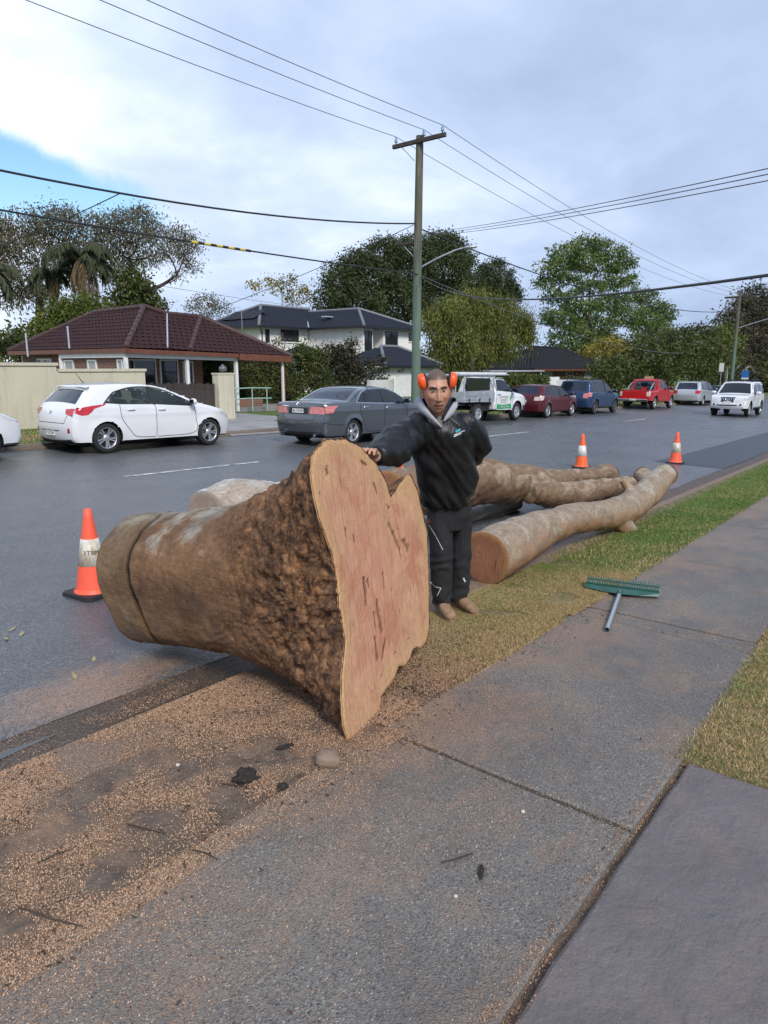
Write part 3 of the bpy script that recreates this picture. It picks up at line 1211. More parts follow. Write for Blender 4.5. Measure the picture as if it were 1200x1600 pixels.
# ---------------------------------------------------------------- smaller logs
def log_thing(name, label, limbs, bark, cut, voxel=.018, group=None, amp=.012, ends=((0, 0), (0, 1))):
    """limbs: list of (points, radii); fused into one bark surface; ends: (limb, 0/1) that carry a sawn face"""
    p0 = Vector(limbs[0][0][0])
    root = thing(name, label, 'log', (p0.x, p0.y, gz(p0.x, p0.y)), group=group)
    RT = Vector(root.location)
    vs, fs = [], []
    caps = []
    for li, (pts, rad) in enumerate(limbs):
        P, rr_ = catmull(pts, 40, rad)
        mb = MB()
        mb.tube([Vector(q) for q in P], list(rr_), 36)
        o = len(vs)
        # weld tube caps
        n = 36
        body = mb.v[:40 * n]
        vs += [Vector(q) for q in body]
        fs += [[i + o for i in f] for f in mb.f[:39 * n]]
        fs.append([o + i for i in range(n)][::-1])
        fs.append([o + 39 * n + i for i in range(n)])
        caps.append((P, rr_))
    me = remesh(vs, fs, voxel, 5)
    nv = len(me.vertices)
    up_ = np.zeros(nv)
    PP = [v_.co.copy() for v_ in me.vertices]
    NNs = [v_.normal.copy() for v_ in me.vertices]
    for i, v_ in enumerate(me.vertices):
        p = PP[i]
        nn = NNs[i]
        near = 1.0
        for li, en in ends:
            P, rr_ = caps[li]
            c_ = Vector(P[0] if en == 0 else P[-1])
            t_ = (Vector(P[1]) - Vector(P[0])).normalized() if en == 0 else (Vector(P[-2]) - Vector(P[-1])).normalized()
            dd = (p - c_)
            if dd.length < rr_[0 if en == 0 else -1] * 1.6:
                near = min(near, max(0, dd.dot(t_) / .06))
        v_.co = p + nn * (amp * 2 * fbm(p, 2.2, 3) + amp * .6 * fbm(p, 9, 3)) * near - RT
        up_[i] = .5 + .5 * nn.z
    a = me.attributes.new('upward', 'FLOAT', 'POINT')
    a.data.foreach_set('value', up_.astype(np.float32))
    for p_ in me.polygons:
        p_.use_smooth = True
    me.materials.clear()
    me.materials.append(bark)
    me.name = 'bark'
    o = bpy.data.objects.new('bark', me)
    C.objects.link(o)
    o.parent = root
    for li, en in ends:
        P, rr_ = caps[li]
        c_ = Vector(P[0] if en == 0 else P[-1])
        t_ = (Vector(P[0]) - Vector(P[1])).normalized() if en == 0 else (Vector(P[-1]) - Vector(P[-2])).normalized()
        r_ = rr_[0 if en == 0 else -1]
        k_ = 56
        v2, f2, ra = [(0, 0, 0)], [], [0]
        for j, s_ in enumerate((.2, .4, .6, .8, .93, 1.0)):
            for q in range(k_):
                an = 2 * math.pi * q / k_
                w_ = r_ * 1.0 * s_ * (1 + .025 * math.sin(2 * an + li) + .02 * math.sin(3 * an))
                v2.append((w_ * math.cos(an), w_ * math.sin(an), .003 * noise.noise((w_ * 30 * math.cos(an), w_ * 30 * math.sin(an), 2)) - (.008 if s_ == 1 else 0)))
                ra.append(s_)
        f2 = [(0, 1 + q, 1 + (q + 1) % k_) for q in range(k_)]
        for j in range(5):
            f2 += [(1 + j * k_ + q, 1 + (j + 1) * k_ + q, 1 + (j + 1) * k_ + (q + 1) % k_, 1 + j * k_ + (q + 1) % k_) for q in range(k_)]
        e = link_mesh('cut_face', v2, f2, cut, root, sm=True, vattr={'rad': ra})
        e.matrix_local = frame(c_ + t_ * .010 - RT, Vector((0, 0, 1)).cross(t_) if abs(t_.z) < .9 else Vector((1, 0, 0)), t_)
    return root


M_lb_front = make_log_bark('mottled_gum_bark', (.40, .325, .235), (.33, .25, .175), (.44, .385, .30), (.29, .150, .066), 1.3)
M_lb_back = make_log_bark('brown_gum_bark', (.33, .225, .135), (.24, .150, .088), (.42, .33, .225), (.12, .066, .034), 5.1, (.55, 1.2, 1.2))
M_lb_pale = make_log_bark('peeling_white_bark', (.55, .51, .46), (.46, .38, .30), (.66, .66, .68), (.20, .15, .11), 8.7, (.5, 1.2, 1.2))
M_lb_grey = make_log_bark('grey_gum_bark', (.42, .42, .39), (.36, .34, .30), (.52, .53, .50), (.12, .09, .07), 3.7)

Y2 = 2.92
L2 = [(757, 872), (795, 853), (835, 833), (895, 811), (955, 803), (995, 784), (1023, 758), (1041, 741)]
p2_ = [yp(a, b, Y2 - .02 * i) for i, (a, b) in enumerate(L2)]
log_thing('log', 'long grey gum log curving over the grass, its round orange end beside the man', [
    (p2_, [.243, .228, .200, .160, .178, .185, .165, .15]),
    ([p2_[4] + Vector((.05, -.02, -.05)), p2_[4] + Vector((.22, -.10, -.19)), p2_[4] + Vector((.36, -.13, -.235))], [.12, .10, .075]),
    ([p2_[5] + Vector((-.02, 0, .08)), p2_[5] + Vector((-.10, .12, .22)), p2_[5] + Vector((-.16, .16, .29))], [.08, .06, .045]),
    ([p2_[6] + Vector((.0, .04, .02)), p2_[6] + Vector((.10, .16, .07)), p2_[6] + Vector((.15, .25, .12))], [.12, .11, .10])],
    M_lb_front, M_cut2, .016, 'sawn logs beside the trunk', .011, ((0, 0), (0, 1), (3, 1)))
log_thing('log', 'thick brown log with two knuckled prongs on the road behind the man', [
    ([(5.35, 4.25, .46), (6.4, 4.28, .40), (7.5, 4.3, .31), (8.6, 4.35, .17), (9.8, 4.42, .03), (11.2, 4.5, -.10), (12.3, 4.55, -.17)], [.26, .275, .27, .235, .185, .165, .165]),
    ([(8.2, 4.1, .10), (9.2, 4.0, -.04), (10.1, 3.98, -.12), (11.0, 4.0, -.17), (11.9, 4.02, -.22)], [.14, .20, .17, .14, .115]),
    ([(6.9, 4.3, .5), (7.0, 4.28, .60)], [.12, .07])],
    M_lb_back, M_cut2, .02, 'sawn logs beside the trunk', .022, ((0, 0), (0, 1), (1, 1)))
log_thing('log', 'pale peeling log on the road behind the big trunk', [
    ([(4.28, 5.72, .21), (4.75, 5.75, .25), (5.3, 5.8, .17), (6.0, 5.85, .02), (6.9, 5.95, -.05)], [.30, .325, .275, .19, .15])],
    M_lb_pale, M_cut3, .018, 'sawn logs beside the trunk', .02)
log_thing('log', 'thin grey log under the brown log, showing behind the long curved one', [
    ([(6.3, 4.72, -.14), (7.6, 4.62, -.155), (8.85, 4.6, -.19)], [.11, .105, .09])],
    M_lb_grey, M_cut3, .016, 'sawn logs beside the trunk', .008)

# ---------------------------------------------------------------- traffic cones
def make_conemat(name, col):
    m = MT(name)
    v = m.co()
    n_ = m.noise(v, 9, 6, .7)
    m.base(m.mix(m.ramp(n_, [(.55, 0.), (.8, .35)]), col, tuple(c * .35 for c in col)))
    m.rough(.5)
    return m.m


M_cone = make_conemat('fluorescent_orange_rubber', (.90, .115, .055))
M_cone2 = make_conemat('cone_orange', (.86, .125, .025))
M_conebase = simple('cone_base_rubber', (.02, .02, .022), .7, bump=.2)


def make_collar(name, dirt):
    m = MT(name)
    v = m.co()
    n_ = m.noise(m.scale(v, (1, 1, .5)), 14, 8, .75)
    c = m.mix(m.ramp(n_, [(.38, 1. * dirt), (.66, 0.)]), (.74, .73, .70), (.40, .31, .17))
    m.base(c)
    m.rough(.4)
    return m.m


M_collar = make_collar('reflective_collar', .35)
M_collard = make_collar('dirty_reflective_collar', 1.0)
M_print = simple('black_print', (.02, .02, .022), .6)


def cone(label, px, py, body, collar, h=.72, rz=0., text=None, tilt=0.):
    g = ground(px, py)
    root = thing('traffic_cone', label, 'traffic cone', g, rz, 'orange cones round the logs')
    root.rotation_euler = (tilt, PITCH_S, rz)
    mb = MB()
    s_ = .185
    pl = []
    for cxn, cyn, a0 in ((s_, s_, 0), (-s_, s_, 90), (-s_, -s_, 180), (s_, -s_, 270)):
        for k_ in range(5):
            a = R(a0 + k_ * 22.5)
            pl.append((cxn - math.copysign(.05, cxn) + .05 * math.cos(a), cyn - math.copysign(.05, cyn) + .05 * math.sin(a)))
    mb.prism(pl, .0, .028)
    mb.prism([(x * .97, y * .97) for x, y in pl], .028, .036)
    mb.build('base', M_conebase, root)
    r = lambda z: .137 + (.028 - .137) * (z - .036) / (h - .036)
    mb = MB()
    prof = [(.152, .030), (.150, .044), (r(.06) + .002, .055)]
    prof += [(r(z), z) for z in np.linspace(.07, h - .004, 10)] + [(r(h) - .006, h), (.015, h), (.013, h - .05)]
    mb.lathe(prof, 36)
    mb.build('cone_body', body, root)
    mb = MB()
    z0, z1 = h * .36, h * .66
    mb.lathe([(r(z0), z0 - .001), (r(z0) + .004, z0), (r(z1) + .004, z1), (r(z1), z1 + .001)], 36)
    cl_ = mb.build('collar', collar, root)
    if text:
        zt = (z0 + z1) / 2 + .0
        toc = (EYE - g)
        a0 = math.atan2(toc.y, toc.x) - rz
        sl = math.atan((.137 - .028) / (h - .036))
        for k_, ch in enumerate(text):
            a = a0 + (k_ - (len(text) - 1) / 2) * .36
            nrm = Vector((math.cos(a), math.sin(a), 0))
            tx = Vector((-math.sin(a), math.cos(a), 0))
            upv = (Vector((0, 0, 1)) - nrm * math.tan(sl)).normalized()
            mtx = frame(nrm * (r(zt) + .0055) + Vector((0, 0, zt)), tx, tx.cross(upv))
            text_mesh('lettering', ch, .05, M_print, cl_, mtx, .001)
    return root


cone('faded orange cone with a dirty lettered collar left of the trunk end', 146, 928, M_cone, M_collard, .735, .15, '3TBM')
cone('orange cone with a clean white collar behind the brown log', 908, 731, M_cone2, M_collar, .72, .3)
cone('orange cone with yellowed collar standing alone on the road at right', 1055, 724, M_cone, M_collard, .72, .1)
c4 = cone('orange cone almost hidden behind the man, only its tip showing', 700, 700, M_cone2, M_collar, .72, .2)
c4.location = (7.95, 6.05, gz(7.95, 6.05))

# ---------------------------------------------------------------- levelling rake
M_rake = simple('green_rake_enamel', (.022, .085, .062), .35, var=.2, vscale=12, coat=.2)
M_alu = simple('dull_aluminium', (.62, .64, .65), .35, .9, var=.1, vscale=20)
hA, hB = ground(914, 921), ground(1029, 936)
root = thing('rake', 'green levelling rake with aluminium handle lying tines up on the footpath', 'rake', (hA + hB) / 2)
RT = Vector(root.location)
hx = (hB - hA).normalized()
hz = Vector((SLOPE, 0, 1)).normalized()
mrx = frame(Vector((0, 0, .018)), hx, hz)
half = (hB - hA).length / 2
mb = MB()
# bowed head: shallow triangular web stiffened by a lower lip
for sgn in (-1, 1):
    mb.grid([[(0, -.105, .012), (0, -.03, .032), (0, .012, .036)], [(sgn * half * .5, -.066, .008), (sgn * half * .5, -.02, .030), (sgn * half * .5, .012, .035)],
             [(sgn * half, -.020, .006), (sgn * half, -.004, .028), (sgn * half, .012, .034)]], smooth=False)
mb.box((-half, -.004, -.010), (half, .008, .032), ch=.003)
hd = mb.build('rake_head', M_rake, root)
hd.matrix_local = mrx
mb = MB()
mb.box((-half, .010, .034), (half, .022, .048), ch=.002)
mb.box((-half, .072, .054), (half, .084, .067), ch=.002)
nt_ = 29
cb = mb.build('tine_bar', M_rake, root)
cb.matrix_local = mrx
tm = MB()
tm.tube([(0, .012, .042), (0, .080, .062), (0, .100, .072), (0, .106, .090)], [.0062, .0062, .0040, .002], 6)
t0 = tm.build('tine', M_rake, root)
for i in range(nt_):
    mt_ = mrx @ Matrix.Translation((-half + .012 + i * (2 * half - .024) / (nt_ - 1), 0, 0))
    if i == 0:
        t0.matrix_local = mt_
    else:
        share(t0, 'tine', root, mt_)
he = ground(948, 988) + Vector((0, 0, .02))
hs = RT + (mrx @ Vector((0, -.06, .020)))
dr_ = (he - hs).normalized()
mb = MB()
mb.tube([hs - RT, hs - RT + dr_ * .09], .021, 14)
mb.build('socket', M_rake, root)
mb = MB()
mb.tube([hs - RT + dr_ * .02, he - RT], .0155, 16, caps=False)
mb.tube([he - RT - dr_ * .002, hs - RT + dr_ * .02], .0135, 16, caps=False)
mb.build('handle', M_alu, root)
mb = MB()
mb.tube([he - RT - dr_ * .05, he - RT - dr_ * .0485], .0134, 14)
mb.build('handle_plug', M_conebase, root)
# ================================================================== houses, walls, fence, pole, wires
def make_brick(name, a, b, mortar, sc=1.0):
    m = MT(name)
    v = m.co()
    p = m.sep(v)
    cb = m.n('ShaderNodeCombineXYZ')
    m.l(m.math('ADD', p[0], p[1]), cb.inputs[0]); m.l(p[2], cb.inputs[1])
    q = m.n('ShaderNodeTexBrick')
    q.inputs['Scale'].default_value = sc
    q.inputs['Brick Width'].default_value = .24
    q.inputs['Row Height'].default_value = .086
    q.inputs['Mortar Size'].default_value = .009
    q.inputs['Color1'].default_value = (*a, 1); q.inputs['Color2'].default_value = (*b, 1); q.inputs['Mortar'].default_value = (*mortar, 1)
    m.l(cb.outputs[0], q.inputs[0])
    m.base(m.mix(m.math('MULTIPLY', m.noise(v, 8, 5), .5), q.outputs[0], tuple(c * .5 for c in a)))
    m.rough(.85)
    m.bump(q.outputs['Fac'], -.5, .01)
    return m.m


M_brick = make_brick('red_brown_brick', (.25, .105, .06), (.17, .075, .05), (.28, .25, .22))
M_tile_r = simple('maroon_roof_tile', (.040, .0205, .021), .85, spec=.15, var=.35, vscale=5, bump=.3, bscale=40)
M_tile_b = simple('blue_black_roof_tile', (.024, .029, .042), .85, spec=.15, var=.3, vscale=4, bump=.3, bscale=40)
M_tile_k = simple('black_roof_tile', (.022, .022, .026), .85, spec=.15, var=.35, vscale=3, bump=.3, bscale=30)
M_cap_r = simple('maroon_ridge_cap', (.062, .030, .028), .6, var=.35, vscale=9)
M_cap_b = simple('pale_bedded_ridge_cap', (.17, .18, .20), .6, var=.4, vscale=9)
M_wtrim = simple('white_painted_timber', (.74, .74, .72), .5, var=.08)
M_fascia = simple('brown_fascia', (.15, .055, .032), .5, var=.2)
M_winK = simple('black_window_frame', (.018, .018, .02), .4)
M_pane = simple('dark_window_pane', (.018, .022, .027), .05, spec=.8, var=.05)
M_curt = simple('pale_curtain_behind_glass', (.35, .37, .36), .3, var=.25, vscale=7)
M_pan = simple('dark_solar_panel', (.010, .011, .018), .6, spec=.2)
M_flash = simple('galvanised_flashing', (.55, .57, .60), .4, .5)


def make_render(name, col, streaks):
    m = MT(name)
    v = m.co()
    c = m.ramp(m.noise(v, 1.3, 6, .6), [(.3, tuple(x * .88 for x in col)), (.7, col)])
    st = m.noise(m.scale(v, (6, 6, .5)), 1.0, 6, .65)
    c = m.mix(m.math('MULTIPLY', m.ramp(st, [(.52, 0.), (.70, 1.)]), streaks), c, tuple(x * .55 for x in col))
    bl = m.noise(v, 3, 8, .75)
    c = m.mix(m.math('MULTIPLY', m.ramp(bl, [(.60, 0.), (.70, 1.)]), streaks * .8), c, (.16, .15, .12))
    m.base(c)
    m.rough(.85)
    m.bump(m.noise(v, 60, 4, .6), .25, .006)
    return m.m


M_cream = make_render('stained_cream_render', (.60, .555, .42), .5)
M_whr = make_render('white_render', (.84, .825, .775), .08)
M_white2 = make_render('white_garden_wall_render', (.72, .72, .70), .25)


def tile_mesh(mat, name='roof_tile', w=.25, l=.31):
    mb = MB()
    xs = np.linspace(-w / 2, w / 2, 7)
    prof = [.0, .016, .021, .015, .004, .0, .002]
    top0 = [(x, -l * .5, z + .034) for x, z in zip(xs, prof)]
    top1 = [(x, l * .5, z + .012) for x, z in zip(xs, prof)]
    bot = [(x, -l * .5, z + .018) for x, z in zip(xs, prof)]
    mb.grid([bot, top0, top1], smooth=False)
    me = bpy.data.meshes.new(name)
    me.from_pydata(mb.v, [], mb.f)
    me.materials.append(mat)
    return me


def tiled_face(mats4, poly, w=.25, gauge=.26):
    """poly: roof plane corners, first two along the eave; yields tile matrices"""
    P = [Vector(p) for p in poly]
    u = (P[1] - P[0]).normalized()
    n = u.cross((P[2] - P[0])).normalized()
    if n.z < 0:
        n = -n
    v = n.cross(u)
    if v.z < 0:
        v = -v
    uv = [((p - P[0]).dot(u), (p - P[0]).dot(v)) for p in P]
    a0, a1 = min(q[0] for q in uv), max(q[0] for q in uv)
    b1 = max(q[1] for q in uv)
    cen, mt_ = [], []
    j = 0
    b = gauge * .5
    while b < b1:
        a = a0 + (w * .5 if j % 2 else 0)
        while a < a1 + w:
            cen.append((a, b))
            a += w
        b += gauge
        j += 1
    cen = np.array(cen)
    k = pip(cen, uv)
    xd = u if u.cross(v).dot(n) > 0 else -u
    for (a, b) in cen[k]:
        m_ = Matrix((xd, v, n)).transposed().to_4x4()
        m_.translation = P[0] + u * a + v * b + n * .01
        mats4.append(m_)


def lay_tiles(parent, origin, mats4, mat, limit=300):
    me = tile_mesh(mat)
    mats4 = sorted(mats4, key=lambda m_: (m_.translation + origin - EYE).length)
    for m_ in mats4[:limit]:
        o = bpy.data.objects.new('roof_tile', me)
        C.objects.link(o)
        o.parent = parent
        o.matrix_local = m_
    rest = mats4[limit:]
    if rest:
        v0 = np.array([tuple(v_.co) for v_ in me.vertices]); f0 = [list(p.vertices) for p in me.polygons]
        V, F_ = [], []
        for m_ in rest:
            M_ = np.array(m_)
            o = len(V)
            V += [tuple(q) for q in v0 @ M_[:3, :3].T + M_[:3, 3]]
            F_ += [[i + o for i in f] for f in f0]
        stuff(link_mesh('roof_tiles', V, F_, mat, parent))


def ridge_cap(parent, a, b, mat, r=.10, L=.38, name='ridge_cap'):
    a, b = Vector(a), Vector(b)
    n = max(1, int((b - a).length / L))
    d = (b - a) / n
    for i in range(n):
        mb = MB()
        p, q = a + d * i - d * .04, a + d * (i + 1)
        mb.tube([p + Vector((0, 0, .03)), q + Vector((0, 0, .03))], [r * 1.08, r * .92], 8)
        mb.build(name, mat, parent)


def wall_box(parent, lo, hi, mat, name='wall'):
    mb = MB(); mb.box(lo, hi)
    return mb.build(name, mat, parent)


def window(parent, cx_, y, z0, z1, w, axis='x', frm=None, pane=None, mull=1, depth=.06, out=-1):
    """framed window on a wall; axis = direction the wall runs; out = side it faces"""
    frm, pane = frm or M_winK, pane or M_pane
    mb = MB()
    t = .05
    def bx(a0, a1, b0, b1, d0, d1, mi=0):
        d0, d1 = sorted((d0, d1))
        if axis == 'x':
            mb.box((cx_ + a0, y + d0, b0), (cx_ + a1, y + d1, b1), mi)
        else:
            mb.box((y + d0, cx_ + a0, b0), (y + d1, cx_ + a1, b1), mi)
    o0, o1 = 0.0, out * depth
    bx(-w / 2, w / 2, z1 - t, z1, o0, o1); bx(-w / 2, w / 2, z0, z0 + t, o0, o1)
    bx(-w / 2, -w / 2 + t, z0 + t, z1 - t, o0, o1); bx(w / 2 - t, w / 2, z0 + t, z1 - t, o0, o1)
    for k in range(1, mull + 1):
        c_ = -w / 2 + w * k / (mull + 1)
        bx(c_ - .02, c_ + .02, z0 + t, z1 - t, o0, out * depth * .8)
    f = mb.build('window', frm, parent)
    mb = MB()
    bx(-w / 2 + t, w / 2 - t, z0 + t, z1 - t, out * .004, out * .02)
    mb.build('pane', pane, f)
    mb = MB()
    bx(-w / 2 - .06, w / 2 + .06, z0 - .09, z0 - .005, o0, out * .09)
    mb.build('sill', M_whr, f)
    return f


# ---------------------------------------------------------------- brick cottage with maroon tiles
HO = Vector((13.65, 22.3, gz(13.65, 22.3)))
hA = thing('brick_house', 'low brick house with maroon tiled roof and white verandah posts behind the cream wall', 'house', HO)
def H(x, y, z): return Vector((x, y, z)) - HO
E0, E1, R1, R0 = H(13.65, 31.3, 2.42), H(13.65, 22.3, 2.39), H(15.96, 24.61, 4.02), H(15.96, 28.3, 3.98)
Vv, V2 = H(15.32, 22.3, 2.39), H(16.9, 24.5, 3.80)
E2, R2, E3 = H(16.29, 22.3, 2.36), H(18.55, 24.55, 3.78), H(21.5, 22.3, 2.22)
E3b = H(21.5, 25.0, 2.25)
E0b = H(19.2, 31.3, 2.42)
mb = MB()
for pl in ((E0, E1, R1, R0), (E1, Vv, V2, R1), (Vv, E2, R2, V2), (E2, E3, R2), (E3, E3b, R2), (E0, R0, E0b), (R0, R1, V2, R2, E3b, E0b)):
    mb.add(pl, [list(range(len(pl)))])
rf = mb.build('roof', M_tile_r, hA)
T = []
tiled_face(T, [E1, E0, R0, R1]); tiled_face(T, [E1, Vv, V2, R1]); tiled_face(T, [E2, E3, R2])
tiled_face(T, [Vv, E2, R2, V2])
lay_tiles(hA, HO, T, M_tile_r)
for a, b in ((E1, R1), (E2, R2), (E3, R2), (R1, R0), (R1, V2), (V2, R2), (E0, R0)):
    ridge_cap(rf, a, b, M_cap_r)
mb = MB(); mb.tube([Vv + Vector((0, 0, .07)), V2 + Vector((0, 0, .07))], .035, 6)
mb.build('valley_flashing', M_flash, hA)
for a, h_ in ((yp(42, 540, 27), .55), (yp(107, 527, 25.5), .5)):
    mb = MB(); mb.tube([a - HO + Vector((0, 0, -.4)), a - HO + Vector((0, 0, h_ - .1))], .035, 8)
    mb.build('vent_pipe', M_flash, hA)
# fascias and gutters
def beam(parent, a, b, h, t, mat, name):
    a, b = Vector(a), Vector(b)
    d = (b - a).normalized()
    s_ = Vector((0, 0, 1)).cross(d).normalized() * (t / 2)
    z = Vector((0, 0, h))
    v = [a - s_, a + s_, b + s_, b - s_]
    mb = MB()
    mb.add(v + [q + z for q in v], [(0, 3, 2, 1), (4, 5, 6, 7), (0, 1, 5, 4), (1, 2, 6, 5), (2, 3, 7, 6), (3, 0, 4, 7)])
    return mb.build(name, mat, parent)
dz = Vector((0, 0, -.16))
beam(hA, E0 + dz, E1 + dz, .16, .12, M_fascia, 'gutter')
beam(hA, E1 + dz, H(18.55, 22.3, 2.29) + dz, .15, .12, M_fascia, 'gutter')
beam(hA, H(18.6, 22.28, 2.29) + dz * 1.6, E3 + dz * 1.6, .26, .14, M_fascia, 'fascia')
beam(hA, H(13.72, 27.1, 2.09), H(13.72, 22.5, 2.08), .16, .10, M_wtrim, 'verandah_beam')
beam(hA, H(13.68, 22.5, 2.08), H(18.62, 22.5, 2.00), .16, .10, M_wtrim, 'verandah_beam')
for x, zt in ((13.72, 2.1), (16.26, 2.06), (18.61, 2.1)):
    z0 = gz(x, 22.5)
    wall_box(hA, H(x - .06, 22.44, z0), H(x + .06, 22.56, zt), M_wtrim, 'verandah_post')
wall_box(hA, H(21.08, 22.42, gz(21, 22.5)), H(21.17, 22.5, 2.0), M_wtrim, 'carport_post')
wall_box(hA, H(21.18, 22.46, gz(21, 22.5)), H(21.28, 22.54, 2.0), M_fascia, 'carport_post')
wall_box(hA, H(13.66, 27.0, .3), H(13.78, 27.1, 2.1), M_wtrim, 'verandah_post')
# brick walls
wall_box(hA, H(13.80, 22.7, -.2), H(13.95, 27.0, 2.08), M_brick)
wall_box(hA, H(14.05, 27.0, -.2), H(14.2, 31.0, 2.4), M_brick)
wall_box(hA, H(13.96, 24.4, -.2), H(18.4, 24.6, 2.3), M_brick)
wall_box(hA, H(18.25, 24.6, -.3), H(18.4, 31, 2.3), M_brick)
wall_box(hA, H(14.2, 30.9, -.2), H(18.4, 31.0, 2.4), M_brick)
wall_box(hA, H(13.7, 22.6, gz(14, 22) - .3), H(18.6, 24.4, gz(16, 22) + .12), M_conc, 'verandah_floor')
for cy_, w in ((26.55, .7), (24.85, .62), (22.95, .35)):
    window(hA, cy_ - HO.y, 13.80 - HO.x, .9 - HO.z, 2.02 - HO.z, w, 'y', M_wtrim, M_curt, 0)
window(hA, 29 - HO.y, 14.05 - HO.x, 1.0 - HO.z, 2.1 - HO.z, 1.2, 'y', M_wtrim, M_pane, 1)
window(hA, 15.2 - HO.x, 24.4 - HO.y, .15 - HO.z, 2.05 - HO.z, 1.9, 'x', M_wtrim, M_pane, 1)
window(hA, 16.75 - HO.x, 24.4 - HO.y, .05 - HO.z, 2.05 - HO.z, .85, 'x', M_wtrim, M_pane, 0)
window(hA, 17.65 - HO.x, 24.4 - HO.y, .05 - HO.z, 2.0 - HO.z, .5, 'x', M_wtrim, M_pane, 0)
# low brick planter and hand rail in the carport
wall_box(hA, H(18.9, 23.2, gz(19, 23)), H(20.6, 23.4, .45), M_brick, 'planter_wall')
wall_box(hA, H(18.5, 22.75, gz(19, 22.8) - .1), H(21.3, 24.6, gz(19, 22.8) + .12), M_conc, 'carport_ramp')
M_rail = simple('pale_green_pipe_rail', (.33, .48, .42), .4)
rl = thing('handrail', 'pale green pipe handrail beside the carport post', 'handrail', (18.3, 22.2, gz(18.3, 22.2)))
zz = lambda x, h: gz(x, 22.2) - gz(18.3, 22.2) + h
for h_ in (.92, .50):
    mb = MB(); mb.tube([(-.1, 0, zz(18.2, h_)), (.7, 0, zz(19.0, h_) + .03), (1.9, 0, zz(20.2, h_) + .02)], .025, 8)
    mb.build('rail', M_rail, rl)
for x in (0, .85, 1.65):
    mb = MB(); mb.tube([(x, 0, zz(18.3 + x, 0)), (x, 0, zz(18.3 + x, .94))], .024, 8)
    mb.build('post', M_rail, rl)

# ---------------------------------------------------------------- cream wall, paling fence, gate pillar
gw = thing('garden_wall', 'stained cream rendered wall behind the white hatchback, stepped at its left part', 'wall', (9, 18.95, gz(9, 18.95)))
G_ = Vector(gw.location)
wall_box(gw, (-7, -.09, -.3), (.42, .11, 1.66), M_cream, 'wall')
wall_box(gw, (.425, -.07, -.3), (3.12, .09, 1.50), M_cream, 'wall')
wall_box(gw, (-7.05, -.13, 1.662), (.46, .15, 1.74), M_cream, 'coping')
wall_box(gw, (.465, -.11, 1.502), (3.16, .13, 1.58), M_cream, 'coping')
pl = thing('gate_pillar', 'square cream pillar at the right end of the dark paling fence', 'pillar', (15.15, 19.0, gz(15.15, 19)))
wall_box(pl, (-.33, -.15, -.1), (.33, .15, 1.50), M_cream, 'pillar_shaft')
wall_box(pl, (-.35, -.17, 1.502), (.35, .17, 1.56), M_cream, 'pillar_cap')
mb = MB()
for z, r in ((1.56, .07), (1.62, .10), (1.70, .13), (1.78, .09), (1.83, .03)):
    pass
mb.lathe([(.0, 1.56), (.05, 1.56), (.04, 1.60), (.14, 1.63), (.13, 1.74), (.05, 1.80), (.0, 1.86)], 16)
mb.build('lantern', simple('dark_lantern', (.12, .12, .13), .3), pl)
M_pal = simple('dark_weathered_paling', (.050, .038, .034), .85, var=.5, vscale=6, bump=.5, bscale=60)
fc = thing('paling_fence', 'dark weathered paling fence between the cream wall and its pillar', 'fence', (12.2, 19.05, gz(12.2, 19.05)))
x = 0.0
pm = []
for k in range(3):
    mb = MB(); mb.box((-.048, -.011, 0), (.048, .011, 1.2 + .02 * k), ch=.003)
    o = mb.build('paling', M_pal); pm.append(o.data); bpy.data.objects.remove(o)
i = 0
while x < 2.58:
    o = bpy.data.objects.new('paling', pm[i % 3])
    C.objects.link(o); o.parent = fc
    o.location = (x + .05, random.uniform(-.008, .008), -SLOPE * x + random.uniform(-.01, .01) - .02)
    o.rotation_euler = (0, random.uniform(-.012, .012), 0)
    x += .1; i += 1
for z in (.3, .95):
    mb = MB(); mb.box((0, .02, z), (2.6, .06, z + .08)); mb.build('rail', M_pal, fc)

# ---------------------------------------------------------------- white two-storey house with blue-black tiles
WO = Vector((45.6, 38.6, gz(45.6, 38.6)))
hB = thing('white_house', 'white rendered two-storey house with blue-black tiled roof', 'house', WO)
def W_(x, y, z): return Vector((x, y, z)) - WO
ez = 5.02
wall_box(hB, W_(39.85, 45, -.6), W_(45.55, 53, ez), M_whr)
wall_box(hB, W_(45.6, 38.6, -.6), W_(46.9, 53, ez), M_whr)
wall_box(hB, W_(46.902, 40.0, -.6), W_(48.3, 53, ez - .01), M_whr)
wall_box(hB, W_(48.302, 38.6, -.6), W_(53.4, 53, ez), M_whr)
wall_box(hB, W_(45.3, 38.3, ez + .0), W_(53.6, 44.6, ez + .05), M_winK, 'soffit')
wall_box(hB, W_(39.5, 44.6, ez + .0), W_(53.6, 53.2, ez + .05), M_winK, 'soffit')
# roofs
ez2 = ez + .12
a1, a2, ar1, ar2 = W_(39.3, 44.4, ez2), W_(45.05, 44.4, ez2), W_(43.3, 48.6, ez2 + 2.05), W_(49.5, 48.6, ez2 + 2.05)
a0 = W_(39.3, 53.0, ez2)
b1, b2 = W_(45.05, 38.0, ez2), W_(54.0, 38.0, ez2)
br1, br2 = W_(48.9, 41.9, ez2 + 1.75), W_(48.9, 48.6, ez2 + 1.75)
mb = MB()
for pl_ in ((a1, a2, ar2, ar1), (a0, a1, ar1), (b1, b2, br1), (a2, b1, br1, br2), (b2, W_(54, 53, ez2), br2, br1), (a0, ar1, ar2, W_(54, 53, ez2))):
    mb.add(pl_, [list(range(len(pl_)))])
rfB = mb.build('roof', M_tile_b, hB)
T = []
tiled_face(T, [a1, a2, ar2, ar1]); tiled_face(T, [a1, a0, ar1]); tiled_face(T, [b1, b2, br1]); tiled_face(T, [b1, a2, br2, br1])
